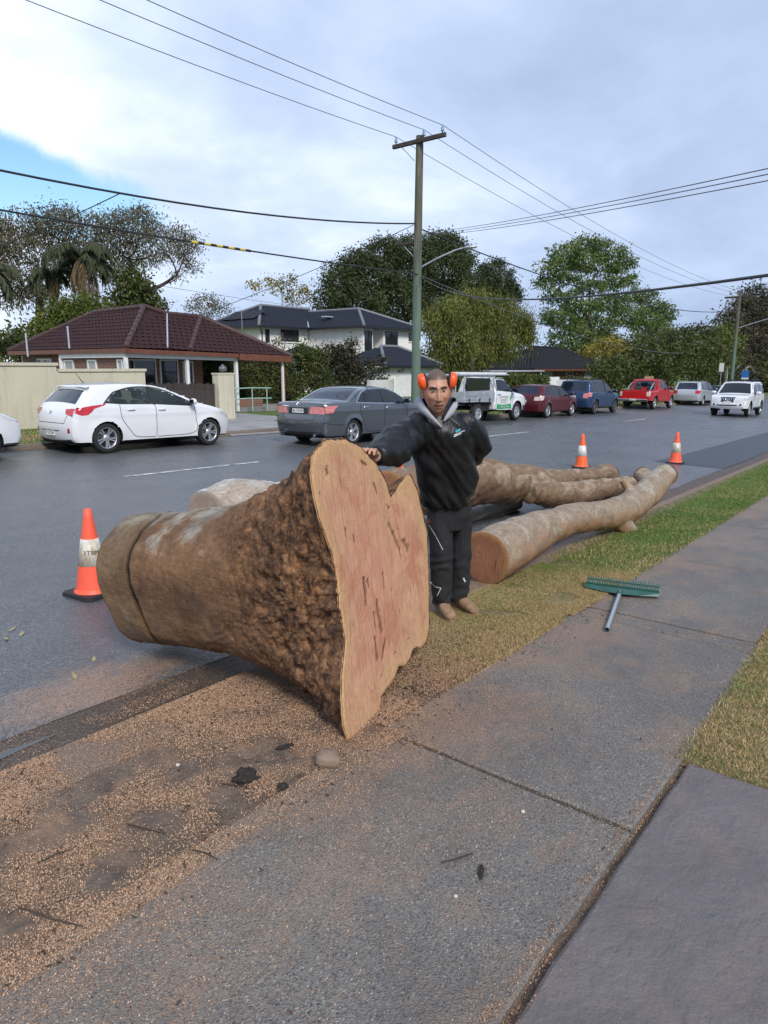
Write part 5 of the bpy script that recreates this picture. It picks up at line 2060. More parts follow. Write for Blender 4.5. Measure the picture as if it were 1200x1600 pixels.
class Car:
    def __init__(s, root, prof, W, zb, tum=.30, er=.55, kr=.13, ef=.75, kf=.20, zs=.20, arches=(), edge=.055, bow=(.03, .10), col=None, clad=None, N=110, lower=.05):
        s.root, s.W, s.zb, s.tum, s.edge, s.zs, s.lower = root, W, zb, tum, edge, zs, lower
        s.er, s.kr, s.ef, s.kf = er, kr, ef, kf
        P = catmull([(a, 0, b) for a, b in prof], N * 4)
        d = np.sqrt((np.diff(P, axis=0) ** 2).sum(1))
        cs = np.concatenate([[0], np.cumsum(d)])
        t = np.linspace(0, cs[-1], N)
        s.PS = t
        s.PX = np.interp(t, cs, P[:, 0]); s.PZ = np.interp(t, cs, P[:, 2])
        s.x0, s.x1 = s.PX.min(), s.PX.max()
        tx, tz = np.gradient(s.PX), np.gradient(s.PZ)
        L = np.hypot(tx, tz)
        s.NX, s.NZ = -tz / L, tx / L
        s.bow = bow[0] + (bow[1] - bow[0]) * np.abs(s.NX) ** 2
        s.EX, s.EZ = s.PX - s.bow * s.NX, s.PZ - s.bow * s.NZ
        s.arches = arches
        s.paint, s.clad = col, clad
        s.polys_side, s.polys_top = [], []     # (name, poly, material, inset, both)

    def w(s, x, z):
        x, z = np.asarray(x, float), np.asarray(z, float)
        a = np.clip((s.x0 + s.er - x) / s.er, 0, 1)
        b = np.clip((x - s.x1 + s.ef) / s.ef, 0, 1)
        f = 1 - s.kr * a ** 2.2 - s.kf * b ** 2.2
        zz = np.clip((s.zb * .72 - z) / s.zb, -1, 1)
        low = 1 - s.lower * np.where(zz > 0, (zz / .5) ** 2, (zz / .6) ** 2 * .35)
        y = s.W * f * low
        return y - s.tum * np.clip(z - s.zb, 0, 9) ** 1.12

    def side(s, x, z, off=0.0):
        x, z = np.atleast_1d(np.asarray(x, float)), np.atleast_1d(np.asarray(z, float))
        Pq = np.stack([x, z], 1)
        E = np.stack([s.EX, s.EZ], 1)
        D, _ = near_seg(Pq, E[:-1], E[1:])
        Rr = .075
        k = np.clip(1 - D / Rr, 0, 1)
        drop = s.edge * (1 - np.sqrt(np.clip(1 - k * k, 0, 1)))
        # swelling round the wheel arches and a crease under the belt line
        bul = np.zeros_like(x)
        for (ax, ar, az) in s.arches:
            dd = np.hypot(x - ax, z - az)
            bul += .020 * np.exp(-((dd - ar) / .07) ** 2)
        crease = .010 * np.exp(-((z - s.zb * .86) / .035) ** 2)
        return s.w(x, z) - drop + bul + crease + off

    def s_at(s, x, z):
        return s.PS[((s.PX - x) ** 2 + (s.PZ - z) ** 2).argmin()]

    def top(s, S_, q, off=0.0):
        X, Z = np.interp(S_, s.PS, s.PX), np.interp(S_, s.PS, s.PZ)
        NX, NZ = np.interp(S_, s.PS, s.NX), np.interp(S_, s.PS, s.NZ)
        bw = np.interp(S_, s.PS, s.bow)
        ex, ez = np.interp(S_, s.PS, s.EX), np.interp(S_, s.PS, s.EZ)
        we = s.w(ex, ez) - s.edge
        b = bw * np.abs(q) ** 2.3
        return np.stack([X - NX * (b - off), q * we, Z - NZ * (b - off)], -1)

    def add_side(s, name, poly, mat, inset=-.006, sides=(1, -1)):
        s.polys_side.append((name, poly, mat, inset, sides))

    def add_top(s, name, pts, mat, inset=-.006):
        """pts: list of ((x, z), q)"""
        s.polys_top.append((name, [(s.s_at(*a), q) for a, q in pts], mat, inset))

    def build(s, nx=.045, nz=.042):
        xs = np.linspace(s.x0 - .0, s.x1 + .0, int((s.x1 - s.x0) / nx) + 1)
        zt = s.EZ.max()
        zs = np.linspace(s.zs, zt, int((zt - s.zs) / nz) + 1)
        k0 = int(np.argmin(np.where(s.PS < s.PS[-1] * .3, np.abs(s.EZ - s.zs), 9)))
        k1 = int(np.argmin(np.where(s.PS > s.PS[-1] * .7, np.abs(s.EZ - s.zs), 9)))
        sil = [(s.EX[i], s.EZ[i]) for i in range(k0, k1 + 1)]
        arch = []
        for (ax, ar, az) in s.arches:
            arch.append([(ax + ar * math.cos(t), az + ar * math.sin(t)) for t in np.linspace(0, 2 * math.pi, 28)[:-1]])
        polys = [sil] + arch + [p[1] for p in s.polys_side if p[3] <= 0]
        if s.clad:
            polys.append([(s.x0 - 1, -1), (s.x1 + 1, -1), (s.x1 + 1, s.clad), (s.x0 - 1, s.clad)])
        P, F_, cen = snap_grid(xs, zs, polys)
        keep = pip(cen, sil)
        for a in arch:
            keep &= ~pip(cen, a)
        y = s.side(P[:, 0], P[:, 1])
        V, FF, MI = [], [], []
        parts = {}
        used = np.zeros(len(F_), bool)
        for nm, poly, mat, inset, sides in s.polys_side:
            if inset > 0:
                pa_ = np.array(poly)
                lo_, hi_ = np.maximum(pa_.min(0), [s.x0 - .02, s.zs]), np.minimum(pa_.max(0), [s.x1 + .02, zt])
                n_u, n_v = max(8, int((hi_[0] - lo_[0]) / .02)), max(8, int((hi_[1] - lo_[1]) / .02))
                P2, F2, c2 = snap_grid(np.linspace(lo_[0], hi_[0], n_u), np.linspace(lo_[1], hi_[1], n_v), [poly, sil])
                k2 = pip(c2, poly) & pip(c2, sil)
                for a in arch:
                    k2 &= ~pip(c2, a)
                y2 = s.side(P2[:, 0], P2[:, 1], inset)
                for sg in sides:
                    s._emit(nm, np.stack([P2[:, 0], sg * y2, P2[:, 1]], 1), F2[k2] if sg < 0 else F2[k2][:, ::-1], mat)
                continue
            k = pip(cen, poly) & keep
            for sg in (1, -1):
                if sg not in sides:
                    continue
                v_ = np.stack([P[:, 0], sg * (y + inset), P[:, 1]], 1)
                f = F_[k] if sg < 0 else F_[k][:, ::-1]
                s._emit(nm, v_, f, mat)
            if inset <= 0:
                for sg in (1, -1):
                    pass
                used |= k if len(sides) == 2 else False
        for sg in (1, -1):
            kk = keep & ~used
            o = len(V)
            V += [tuple(q) for q in np.stack([P[:, 0], sg * y, P[:, 1]], 1)]
            f = F_[kk] if sg < 0 else F_[kk][:, ::-1]
            FF += [[int(i) + o for i in q] for q in f]
            MI += [1 if (s.clad and c[1] < s.clad) else 0 for c in cen[kk]]
        # top strip
        qs = np.linspace(-1, 1, 25)
        ss = s.PS[k0:k1 + 1]
        Pt, Ft, ct = snap_grid(ss, qs, [p[1] for p in s.polys_top if p[3] <= 0] + [[(ss[0] - 9, -9), (ss[-1] + 9, -9), (ss[-1] + 9, 9), (ss[0] - 9, 9)]])
        used = np.zeros(len(Ft), bool)
        for nm, poly, mat, inset in s.polys_top:
            if inset > 0:
                pa_ = np.array(poly)
                lo_, hi_ = pa_.min(0), pa_.max(0)
                P2, F2, c2 = snap_grid(np.linspace(lo_[0], hi_[0], max(8, int((hi_[0] - lo_[0]) / .02))), np.linspace(lo_[1], hi_[1], max(8, int((hi_[1] - lo_[1]) / .025))), [poly])
                s._emit(nm, s.top(P2[:, 0], P2[:, 1], inset), F2[pip(c2, poly)], mat)
                continue
            k = pip(ct, poly)
            s._emit(nm, s.top(Pt[:, 0], Pt[:, 1], inset), Ft[k], mat)
            if inset <= 0:
                used |= k
        o = len(V)
        V += [tuple(q) for q in s.top(Pt[:, 0], Pt[:, 1])]
        zc = np.interp(ct[:, 0], s.PS, s.PZ)
        for f, u, z in zip(Ft, used, zc):
            if not u:
                FF.append([int(i) + o for i in f])
                MI.append(1 if (s.clad and z < s.clad) else 0)
        o = s._emit('body', V, FF, None, MI)
        # floor pan and wheel housings
        mb = MB()
        zf_ = s.zs + .02
        fx_ = np.linspace(s.x0 + .10, s.x1 - .10, 24)
        mb.grid([[(x_, q_ * (float(s.w(x_, zf_)) - .05), zf_) for q_ in (-1, 1)] for x_ in fx_], smooth=False)
        for (ax, ar, az) in s.arches:
            for sg in (1, -1):
                ring = []
                for t in np.linspace(-.25, math.pi + .25, 18):
                    c_, n_ = ax + ar * 1.0 * math.cos(t), az + ar * 1.0 * math.sin(t)
                    yo = float(s.side(c_, max(n_, s.zs))[0]) - .004
                    ring.append([(c_, sg * yo, n_), (c_, sg * (yo - .30), n_)])
                mb.grid(ring)
                mb.add([r_[1] for r_ in ring], [list(range(18))])
        mb.build('floor_pan', M_under, s.root)
        return o

    def _emit(s, nm, v, f, mat, mi=None):
        v = np.asarray(v)
        f = [list(map(int, q)) for q in f]
        if not f:
            return None
        idx = sorted({i for q in f for i in q})
        mp = {a: b for b, a in enumerate(idx)}
        f2 = [[mp[i] for i in q] for q in f]
        f2 = [list(dict.fromkeys(q)) for q in f2]
        ok = [len(q) >= 3 for q in f2]
        mi2 = [m_ for m_, k in zip(mi, ok) if k] if mi else None
        f2 = [q for q, k in zip(f2, ok) if k]
        return link_mesh(nm, [tuple(v[i]) for i in idx], f2, [s.paint, M_trim] if mat is None else mat, s.root, mi2, True)

    def ribbon(s, pts, wd, mat, name='door_seam', off=.0045, sides=(1, -1), n=14):
        P = catmull([(a, 0, b) for a, b in pts], n * max(1, len(pts) - 1)) if len(pts) > 2 else np.array([[pts[0][0] + (pts[1][0] - pts[0][0]) * t, 0, pts[0][1] + (pts[1][1] - pts[0][1]) * t] for t in np.linspace(0, 1, n)])
        x, z = P[:, 0], P[:, 2]
        tx, tz = np.gradient(x), np.gradient(z)
        L = np.hypot(tx, tz) + 1e-9
        nx_, nz_ = -tz / L, tx / L
        for sg in sides:
            a = [(X, sg * Y, Z) for X, Y, Z in zip(x + nx_ * wd / 2, s.side(x + nx_ * wd / 2, z + nz_ * wd / 2, off), z + nz_ * wd / 2)]
            b = [(X, sg * Y, Z) for X, Y, Z in zip(x - nx_ * wd / 2, s.side(x - nx_ * wd / 2, z - nz_ * wd / 2, off), z - nz_ * wd / 2)]
            mb = MB()
            mb.grid([a, b])
            mb.build(name, mat, s.root)

    def tribbon(s, pts, wd, mat, name='panel_seam', off=.003):
        """seam on the bonnet / tailgate: pts of ((x,z), q)"""
        mb = MB()
        sp = [(s.s_at(*a), q) for a, q in pts]
        A, B = [], []
        for (s0, q0), (s1, q1) in zip(sp, sp[1:]):
            for t in np.linspace(0, 1, 10):
                S_, q = s0 + (s1 - s0) * t, q0 + (q1 - q0) * t
                ds, dq = s1 - s0, (q1 - q0) * s.W
                L = math.hypot(ds, dq) + 1e-9
                ns, nq = -dq / L * wd / 2, ds / L * wd / 2 / s.W
                A.append(tuple(s.top(np.array(S_ + ns), np.array(q + nq), off)))
                B.append(tuple(s.top(np.array(S_ - ns), np.array(q - nq), off)))
        mb.grid([A, B])
        return mb.build(name, mat, s.root)

    def handle(s, x, z, mat, sides=(1, -1), L=.2):
        for sg in sides:
            y = float(s.side(x, z)[0])
            mb = MB()
            mb.tube([(x - L / 2, sg * (y - .005), z), (x - L / 2 + .03, sg * (y + .028), z + .004), (x + L / 2 - .03, sg * (y + .028), z + .004), (x + L / 2, sg * (y - .005), z)], [.012, .015, .015, .012], 8)
            mb.build('door_handle', mat, s.root)

    def mirror(s, x, z, mat, sides=(1, -1), sc=1.):
        for sg in sides:
            y = float(s.side(x, z)[0])
            mb = MB()
            mb.tube([(x, sg * (y - .03), z), (x - .01, sg * (y + .10), z + .03)], [.03, .025], 8, 1)
            vs, fs = [], []
            for i, (yy, r) in enumerate(((.06, .3), (.075, .8), (.13, 1.), (.2, .95), (.245, .7), (.26, .3))):
                vs.append([(x + (.055 * r * math.cos(a)) * sc, sg * (y + yy * sc), z + .07 + .075 * r * math.sin(a) * sc) for a in np.linspace(0, 2 * math.pi, 15)[:-1]])
            mb.grid(vs, closed=True)
            mb.add(vs[0], [list(range(14))]); mb.add(vs[-1], [list(range(14))[::-1]])
            mb.box((x - .058 * sc, min(sg * (y + .085), sg * (y + .235 * sc)), z + .02), (x - .05 * sc, max(sg * (y + .085), sg * (y + .235 * sc)), z + .12), 2)
            mb.build('mirror', [mat, M_trim, G_rear], s.root)

    def mount(s, x, z, q=0., off=.0):
        """frame on the centre profile: local x across the car (viewer's right), local z outward"""
        S_ = s.s_at(x, z)
        p = s.top(np.array(S_), np.array(q), off)
        nx_, nz_ = float(np.interp(S_, s.PS, s.NX)), float(np.interp(S_, s.PS, s.NZ))
        n_ = Vector((nx_, 0, nz_)).normalized()
        return frame(Vector(p), Vector((0, -1 if nx_ < 0 else 1, 0)), n_)

    def plate(s, x, z, text, q=0., size=(.37, .105), mat=None, upright=True):
        m = s.mount(x, z, q, .012)
        if upright:
            sg = -1 if m.to_3x3().col[2].x < 0 else 1
            m = frame(m.translation, (0, sg, 0), (sg, 0, .12))
        mb = MB()
        mb.box((-size[0] / 2, -size[1] / 2, -.02), (size[0] / 2, size[1] / 2, .004), ch=.003)
        o = mb.build('number_plate', mat or M_plate, s.root)
        o.matrix_local = m
        if text:
            text_mesh('lettering', text, size[1] * .82, M_print, o, Matrix.Translation((0, 0, .0055)), .0008)

    def seats(s, rows, zf=.30, mat=None, hr=.62):
        mb = MB()
        for x in rows:
            for y in (-.36, .36):
                mb.box((x - .25, y - .24, zf), (x + .25, y + .24, zf + .22), ch=.05)
                rm = Matrix.Translation((x - .25, y, zf + .18)) @ Matrix.Rotation(R(-14), 4, 'Y')
                mb.box((-.07, -.23, 0), (.07, .23, hr), ch=.05, mat=rm)
                mb.box((-.04, -.13, hr + .03), (.05, .13, hr + .22), ch=.04, mat=rm)
        mb.box((max(rows) + .62, -.66, zf + .1), (max(rows) + .95, .66, zf + .52), ch=.06)
        return mb.build('seat', mat or M_seat, s.root)


def car_root(label, kind, name, X, Y, heading=0., group='cars parked along the far kerb'):
    """origin: on the road under the rear axle; heading in degrees"""
    h = R(heading)
    r = thing(name, label, kind, (X, Y, gz(X, Y)), h, group)
    r.rotation_euler = (-.012 * math.cos(h) if False else 0, PITCH_S * math.cos(h), h)
    return r


def xat(px, Y, py=660):
    return yp(px, py, Y).x


def shift(prof, dx):
    return [(a - dx, b) for a, b in prof]


def sh2(poly, dx):
    return [(a - dx, b) for a, b in poly]


YC, NEAR = 14.62, 13.85

# ---------------------------------------------------------------- white hatchback
dx = .80
root = car_root('white five-door hatchback parked at the kerb before the cream wall', 'car', 'hatchback', xat(165, NEAR, 700), YC)
prof = shift([(.14, .20), (.05, .30), (.0, .50), (.012, .70), (.05, .84), (.10, .93), (.20, 1.04), (.42, 1.27), (.50, 1.345), (.46, 1.385), (.62, 1.425), (.95, 1.462), (1.45, 1.475), (1.95, 1.455), (2.35, 1.385), (2.8, 1.22),
              (3.22, 1.045), (3.55, .965), (3.9, .875), (4.12, .765), (4.24, .63), (4.29, .50), (4.27, .34), (4.18, .20)], dx)
c = Car(root, prof, .89, .93, .36, arches=[(0, .355, .315), (2.65, .355, .315)], col=P_white, er=.6, kr=.16, ef=.9, kf=.26, zs=.19)
c.add_side('window', sh2([(.80, 1.045), (1.00, 1.215), (1.13, 1.275), (1.13, 1.02)], dx), G_clear)
c.add_side('window', sh2([(1.155, 1.018), (1.155, 1.285), (1.45, 1.35), (1.87, 1.36), (1.95, 1.0)], dx), G_clear)
c.add_side('window', sh2([(2.04, .998), (1.96, 1.36), (2.25, 1.30), (2.60, 1.165), (2.96, .99), (3.0, .96), (2.96, .945)], dx), G_clear)
c.add_side('tail_light', sh2([(.115, .90), (.22, .955), (.50, 1.0), (.86, 1.035), (.55, .94), (.42, .82), (.28, .80), (.10, .86)], dx), M_tail, .004)
c.add_side('headlight', sh2([(3.72, .86), (3.95, .80), (4.14, .70), (4.10, .64), (3.85, .72)], dx), M_lens, .004)
c.add_top('rear_window', [((.22 - dx, 1.06), -.86), ((.22 - dx, 1.06), .86), ((.47 - dx, 1.31), .80), ((.47 - dx, 1.31), -.80)], G_rear)
c.add_top('windscreen', [((2.24 - dx, 1.41), -.80), ((2.24 - dx, 1.41), .80), ((3.15 - dx, 1.07), .90), ((3.15 - dx, 1.07), -.90)], G_clear)
c.add_top('tail_light', [((.06 - dx, .86), .72), ((.10 - dx, .94), .66), ((.14 - dx, .98), 1.0), ((.05 - dx, .82), 1.0)], M_tail, .004)
c.add_top('tail_light', [((.06 - dx, .86), -.72), ((.10 - dx, .94), -.66), ((.14 - dx, .98), -1.0), ((.05 - dx, .82), -1.0)], M_tail, .004)
c.add_top('rear_diffuser', [((.13 - dx, .205), -.9), ((.13 - dx, .205), .9), ((.055 - dx, .29), .9), ((.055 - dx, .29), -.9)], M_trim, .004)
c.add_top('reflector', [((.0 - dx, .45), .84), ((.0 - dx, .45), .93), ((.0 - dx, .56), .93), ((.0 - dx, .56), .86)], M_refl, .006)
c.add_top('reflector', [((.0 - dx, .45), -.84), ((.0 - dx, .45), -.93), ((.0 - dx, .56), -.93), ((.0 - dx, .56), -.86)], M_refl, .006)
c.build()
c.ribbon(sh2([(.76, 1.03), (.98, 1.225), (1.13, 1.295), (1.5, 1.372), (1.95, 1.375), (2.30, 1.305), (2.66, 1.155), (3.04, .985)], dx), .028, M_trim, 'window_frame', .012)
c.ribbon(sh2([(1.995, .998), (1.915, 1.39)], dx), .10, M_trim, 'pillar_trim')
c.ribbon(sh2([(1.142, 1.02), (1.142, 1.31)], dx), .03, M_trim, 'pillar_trim')
c.ribbon(sh2([(1.99, .985), (2.0, .7), (2.0, .30)], dx), .012, M_trim)
c.ribbon(sh2([(1.12, 1.01), (1.16, .72), (1.36, .44), (1.52, .31), (1.98, .285)], dx), .012, M_trim)
c.ribbon(sh2([(3.02, .95), (3.06, .66), (3.0, .33), (2.04, .285)], dx), .012, M_trim)
c.tribbon([((.14 - dx, 1.0), .86), ((.03 - dx, .80), .80), ((.006 - dx, .66), .72), ((.006 - dx, .66), -.72), ((.03 - dx, .80), -.80), ((.14 - dx, 1.0), -.86)], .012, M_trim)
c.tribbon([((.0 - dx, .50), .5), ((.0 - dx, .50), -.5)], .02, M_trim, 'bumper_seam')
c.handle(1.38 - dx, .90, P_white); c.handle(2.14 - dx, .885, P_white)
c.mirror(2.90 - dx, .98, P_white)
c.plate(.0 - dx, .42, 'CP 13 CW')
mbd = MB()
mbd.tube([(.82 - dx, 0, 1.455), (.70 - dx, 0, 1.60), (.66 - dx, 0, 1.655)], [.011, .006, .004], 8)
mbd.build('aerial', M_trim, root)
mbd = MB()
for k in range(24):
    pass
m_ = c.mount(.05 - dx, .83, 0, .008)
mbd.tube([(.052 * math.cos(t), .03 * math.sin(t), 0) for t in np.linspace(0, 2 * math.pi, 21)], .005, 6)
mbd.tube([(-.022, -.02, 0), (-.012, .02, 0)], .0055, 6); mbd.tube([(.012, -.02, 0), (.022, .02, 0)], .0055, 6); mbd.tube([(-.017, -.004, 0), (.017, .004, 0)], .0055, 6)
o = mbd.build('badge', M_chrome, root); o.matrix_local = m_
c.seats([.55, 1.45], mat=M_seatl)
for x in (0, 2.65):
    for y in (-.775, .775):
        add_wheel(root, x, y, .315, 'double', rot=.4 + x)

# ---------------------------------------------------------------- grey sedan out on the road
dx = 1.12
root = car_root('grey metallic sedan driving away on the road beyond the trunk', 'car', 'sedan', 13.28, 12.52, 3, None)
prof = shift([(.16, .22), (.06, .30), (.0, .50), (.0, .66), (.03, .80), (.035, .95), (.06, 1.04), (.16, 1.085), (.45, 1.10), (.80, 1.105), (1.02, 1.15), (1.4, 1.335), (1.75, 1.435), (2.15, 1.472), (2.55, 1.472), (2.95, 1.42),
              (3.35, 1.26), (3.78, 1.055), (4.2, .975), (4.6, .87), (4.82, .74), (4.92, .58), (4.93, .42), (4.84, .22)], dx)
c = Car(root, prof, .925, 1.0, .40, arches=[(0, .365, .325), (2.8, .365, .325)], col=P_grey, er=.75, kr=.15, ef=1.0, kf=.24, zs=.20)
c.add_side('window', sh2([(1.30, 1.085), (1.43, 1.21), (1.60, 1.31), (1.84, 1.375), (2.36, 1.395), (2.40, 1.045)], dx), G_dark)
c.add_side('window', sh2([(2.48, 1.04), (2.45, 1.395), (2.75, 1.375), (3.05, 1.285), (3.45, 1.095), (3.5, 1.045), (3.42, 1.02)], dx), G_dark)
c.add_side('tail_light', sh2([(.0, .80), (.03, 1.0), (.50, 1.005), (.40, .93), (.30, .83)], dx), M_tailp, .004)
c.add_top('tail_light', [((.03 - dx, .83), .46), ((.035 - dx, .99), .52), ((.035 - dx, .99), 1.0), ((.03 - dx, .80), 1.0)], M_tailp, .004)
c.add_top('tail_light', [((.03 - dx, .83), -.46), ((.035 - dx, .99), -.52), ((.035 - dx, .99), -1.0), ((.03 - dx, .80), -1.0)], M_tailp, .004)
c.add_top('rear_window', [((.98 - dx, 1.125), -.86), ((.98 - dx, 1.125), .86), ((1.68 - dx, 1.42), .80), ((1.68 - dx, 1.42), -.80)], G_rear)
c.add_top('windscreen', [((2.9 - dx, 1.42), -.80), ((2.9 - dx, 1.42), .80), ((3.72 - dx, 1.08), .90), ((3.72 - dx, 1.08), -.90)], G_dark)
c.add_top('rear_valance', [((.12 - dx, .235), -.95), ((.12 - dx, .235), .95), ((.05 - dx, .33), .9), ((.05 - dx, .33), -.9)], M_trim, .004)
c.build()
wo_ = [(1.22, 1.07), (1.40, 1.225), (1.58, 1.33), (1.85, 1.405), (2.4, 1.425), (2.76, 1.405), (3.1, 1.295), (3.55, 1.06)]
c.ribbon(sh2(wo_, dx), .02, M_chrome, 'window_trim', .006)
c.ribbon(sh2([(1.22, 1.065), (2.4, 1.03), (3.5, 1.01)], dx), .016, M_chrome, 'window_trim', .006)
c.ribbon(sh2([(2.44, 1.04), (2.40, 1.395)], dx), .07, M_trim, 'pillar_trim')
c.ribbon(sh2([(1.62, 1.07), (1.67, 1.33)], dx), .02, M_trim, 'pillar_trim')
c.ribbon(sh2([(2.44, 1.03), (2.46, .7), (2.46, .30)], dx), .012, M_trim)
c.ribbon(sh2([(1.40, 1.06), (1.38, .85), (1.58, .5), (1.72, .33), (2.4, .30)], dx), .012, M_trim)
c.ribbon(sh2([(3.5, 1.0), (3.55, .7), (3.5, .33), (2.5, .30)], dx), .012, M_trim)
c.ribbon(sh2([(.0, .60), (.35, .55), (.70, .53)], dx), .014, M_trim, 'bumper_seam')
c.tribbon([((.05 - dx, 1.04), .93), ((.02 - dx, .78), .70), ((.0 - dx, .64), .62), ((.0 - dx, .64), -.62), ((.02 - dx, .78), -.70), ((.05 - dx, 1.04), -.93)], .012, M_trim)
c.handle(1.62 - dx, .945, M_chrome); c.handle(2.62 - dx, .92, M_chrome)
c.mirror(3.32 - dx, 1.02, P_grey)
mp = c.mount(.03 - dx, .85, 0, .008)
mbd = MB(); mbd.box((-.30, -.075, -.01), (.30, .085, .004), ch=.004)
o = mbd.build('plate_recess', M_trim, root); o.matrix_local = mp
c.plate(.03 - dx, .86, 'BL 14 HP', upright=False)
mbd = MB()
for q in (((-.032, -.032), (-.022, .032)), ((.032, -.032), (.022, .032)), ((-.024, 0), (.024, 0))):
    mbd.tube([(q[0][0], q[0][1], 0), (q[1][0], q[1][1], 0)], .0065, 6)
mbd.tube([(-.05, -.045, 0), (-.042, .042, 0), (.042, .042, 0), (.05, -.045, 0), (-.05, -.045, 0)], .004, 6)
o = mbd.build('badge', M_chrome, root); o.matrix_local = c.mount(.045 - dx, 1.02, 0, .008)
mbd = MB(); mbd.box((-.09, -.012, 0), (.09, .012, .004))
o = mbd.build('badge', M_chrome, root); o.matrix_local = c.mount(.035 - dx, .99, .55, .006)
for sg in (-1, 1):
    mbd = MB(); mbd.tube([(.10 - dx, sg * .55, .30), (-.02 - dx, sg * .57, .285)], .04, 12)
    mbd.build('exhaust_tip', M_chrome, root)
c.seats([.75, 1.65])
for x in (0, 2.8):
    for y in (-.79, .79):
        add_wheel(root, x, y, .325, 'double', rot=x)

# ---------------------------------------------------------------- maroon hatch wagon
def wagon(label, name, kind, X, pnt, L, W, H, wb, ra, r, zb, roofdrop, win, tail, style, clad=None, heading=0., Y=YC, rails=False, tailmat=M_tail, noserise=0., group='cars parked along the far kerb', rearz=None, platez=.70, plate='', rear_glass=G_rear, spare=0):
    root = car_root(label, kind, name, X, Y, heading, group)
    dx = ra
    rz_ = rearz or zb
    fx = ra + wb
    prof = shift([(.14, r * .75), (.04, r * .95), (.0, r * 1.5), (.0, rz_ * .72), (.03, rz_ * .94), (.06, rz_ + .04), (.14 + roofdrop * .25, rz_ + (H - rz_) * .35), (.22 + roofdrop * .7, rz_ + (H - rz_) * .80),
                  (.24 + roofdrop * .85, H - .06), (.55 + roofdrop, H - .025), (L * .36, H), (L * .46, H - .015), (fx - 1.05, H - .10), (fx - .72, zb + (H - zb) * .60), (fx - .28, zb + .09 + noserise * .5), (fx + .15, zb + .0 + noserise), (L - .42, zb - .09 + noserise),
                  (L - .16, zb - .20 + noserise * .6), (L - .03, zb * .66), (L, zb * .48), (L - .03, zb * .36), (L - .12, r * .70)], dx)
    c = Car(root, prof, W, zb, .34 if H < 1.6 else .26, arches=[(0, r * 1.14, r), (wb, r * 1.14, r)], col=pnt, er=.55, kr=.12, ef=.85, kf=.22, zs=r * .68, clad=clad)
    zt = lambda x: float(np.interp(x - dx, c.EX[20:80][np.argsort(c.EX[20:80])], c.EZ[20:80][np.argsort(c.EX[20:80])]))
    xb = ra + wb * .46
    zl = zb + .035
    w0 = .36 + roofdrop * .55
    ztop = H - .115
    c.add_side('window', sh2([(w0, zl + .05), (w0 + .18 + roofdrop * .2, ztop - .04), (ra + .10, ztop), (ra + .22, zl + .02)], dx), win)
    c.add_side('window', sh2([(ra + .28, zl + .02), (ra + .17, ztop), (xb - .04, ztop + .005), (xb - .04, zl)], dx), win)
    c.add_side('window', sh2([(xb + .05, zl), (xb + .05, ztop + .005), (fx - 1.10, ztop - .02), (fx - .78, zb + (ztop - zb) * .60), (fx - .42, zl + .03), (fx - .45, zl - .02)], dx), win)
    for nm, poly, mt_, ins in tail(zb, rz_):
        c.add_side(nm, sh2(poly, dx), mt_, ins)
    zq0, zq1 = rz_ + .10, H - .12
    xr0, xr1 = .09 + roofdrop * .2, .22 + roofdrop * .75
    c.add_top('rear_window', [((xr0 - dx, zq0), -.84), ((xr0 - dx, zq0), .84), ((xr1 - dx, zq1), .82), ((xr1 - dx, zq1), -.82)], rear_glass)
    c.add_top('windscreen', [((fx - 1.02 - dx, H - .115), -.82), ((fx - 1.02 - dx, H - .115), .82), ((fx - .33 - dx, zb + .13 + noserise * .5), .90), ((fx - .33 - dx, zb + .13 + noserise * .5), -.90)], G_dark)
    for sg in (1, -1):
        c.add_top('tail_light', [((.01 - dx, rz_ * .80), sg * .70), ((.05 - dx, rz_ + .02), sg * .72), ((.06 - dx, rz_ + .04), sg * 1.), ((.01 - dx, rz_ * .80), sg * 1.)], tailmat, .004)
        c.add_side('headlight', sh2([(L - .62, zb - .08 + noserise), (L - .22, zb - .17 + noserise * .6), (L - .10, zb - .30 + noserise * .4), (L - .40, zb - .22 + noserise * .7)], dx), M_lens, .004, (sg,))
    c.build()
    c.ribbon(sh2([(w0 - .03, zl + .03), (w0 + .15 + roofdrop * .2, ztop - .02), (ra + .10, ztop + .022), (xb, ztop + .028), (fx - 1.08, ztop + .005), (fx - .74, zb + (ztop - zb) * .62), (fx - .38, zl)], dx), .03, M_trim, 'window_frame')
    c.ribbon(sh2([(xb, zl - .01), (xb, ztop + .01)], dx), .09, M_trim, 'pillar_trim')
    c.ribbon(sh2([(xb, zl - .02), (xb, zb * .6), (xb, r + .02)], dx), .014, M_trim)
    c.ribbon(sh2([(ra + .22, zl), (ra + .25, zb * .75), (ra + r * 1.15, r * 1.2), (xb, r + .0)], dx), .014, M_trim)
    c.ribbon(sh2([(fx - .42, zl - .03), (fx - .38, zb * .65), (fx - .44, r * 1.0), (xb, r)], dx), .014, M_trim)
    c.tribbon([((.06 - dx, rz_ + .05), .90), ((.0 - dx, rz_ * .62), .78), ((.0 - dx, rz_ * .62), -.78), ((.06 - dx, rz_ + .05), -.90)], .014, M_trim)
    c.handle(ra + .55 - dx, zb - .06, pnt); c.handle(xb + .18 - dx, zb - .075, pnt)
    c.mirror(fx - .50 - dx, zl, pnt)
    c.plate(.0 - dx, platez, plate)
    if rails:
        for sg in (1, -1):
            mbr = MB()
            yy = float(c.w(L * .4 - dx, H - .02)) - .10
            mbr.tube([(.55 + roofdrop - dx, sg * yy, H - .05), (.66 + roofdrop - dx, sg * yy, H + .035), (L * .40 - dx, sg * yy, H + .05), (fx - 1.25 - dx, sg * yy, H + .0), (fx - 1.15 - dx, sg * yy, H - .06)], .018, 8)
            mbr.build('roof_rail', M_trim, root)
    c.seats([wb * .22, wb * .55])
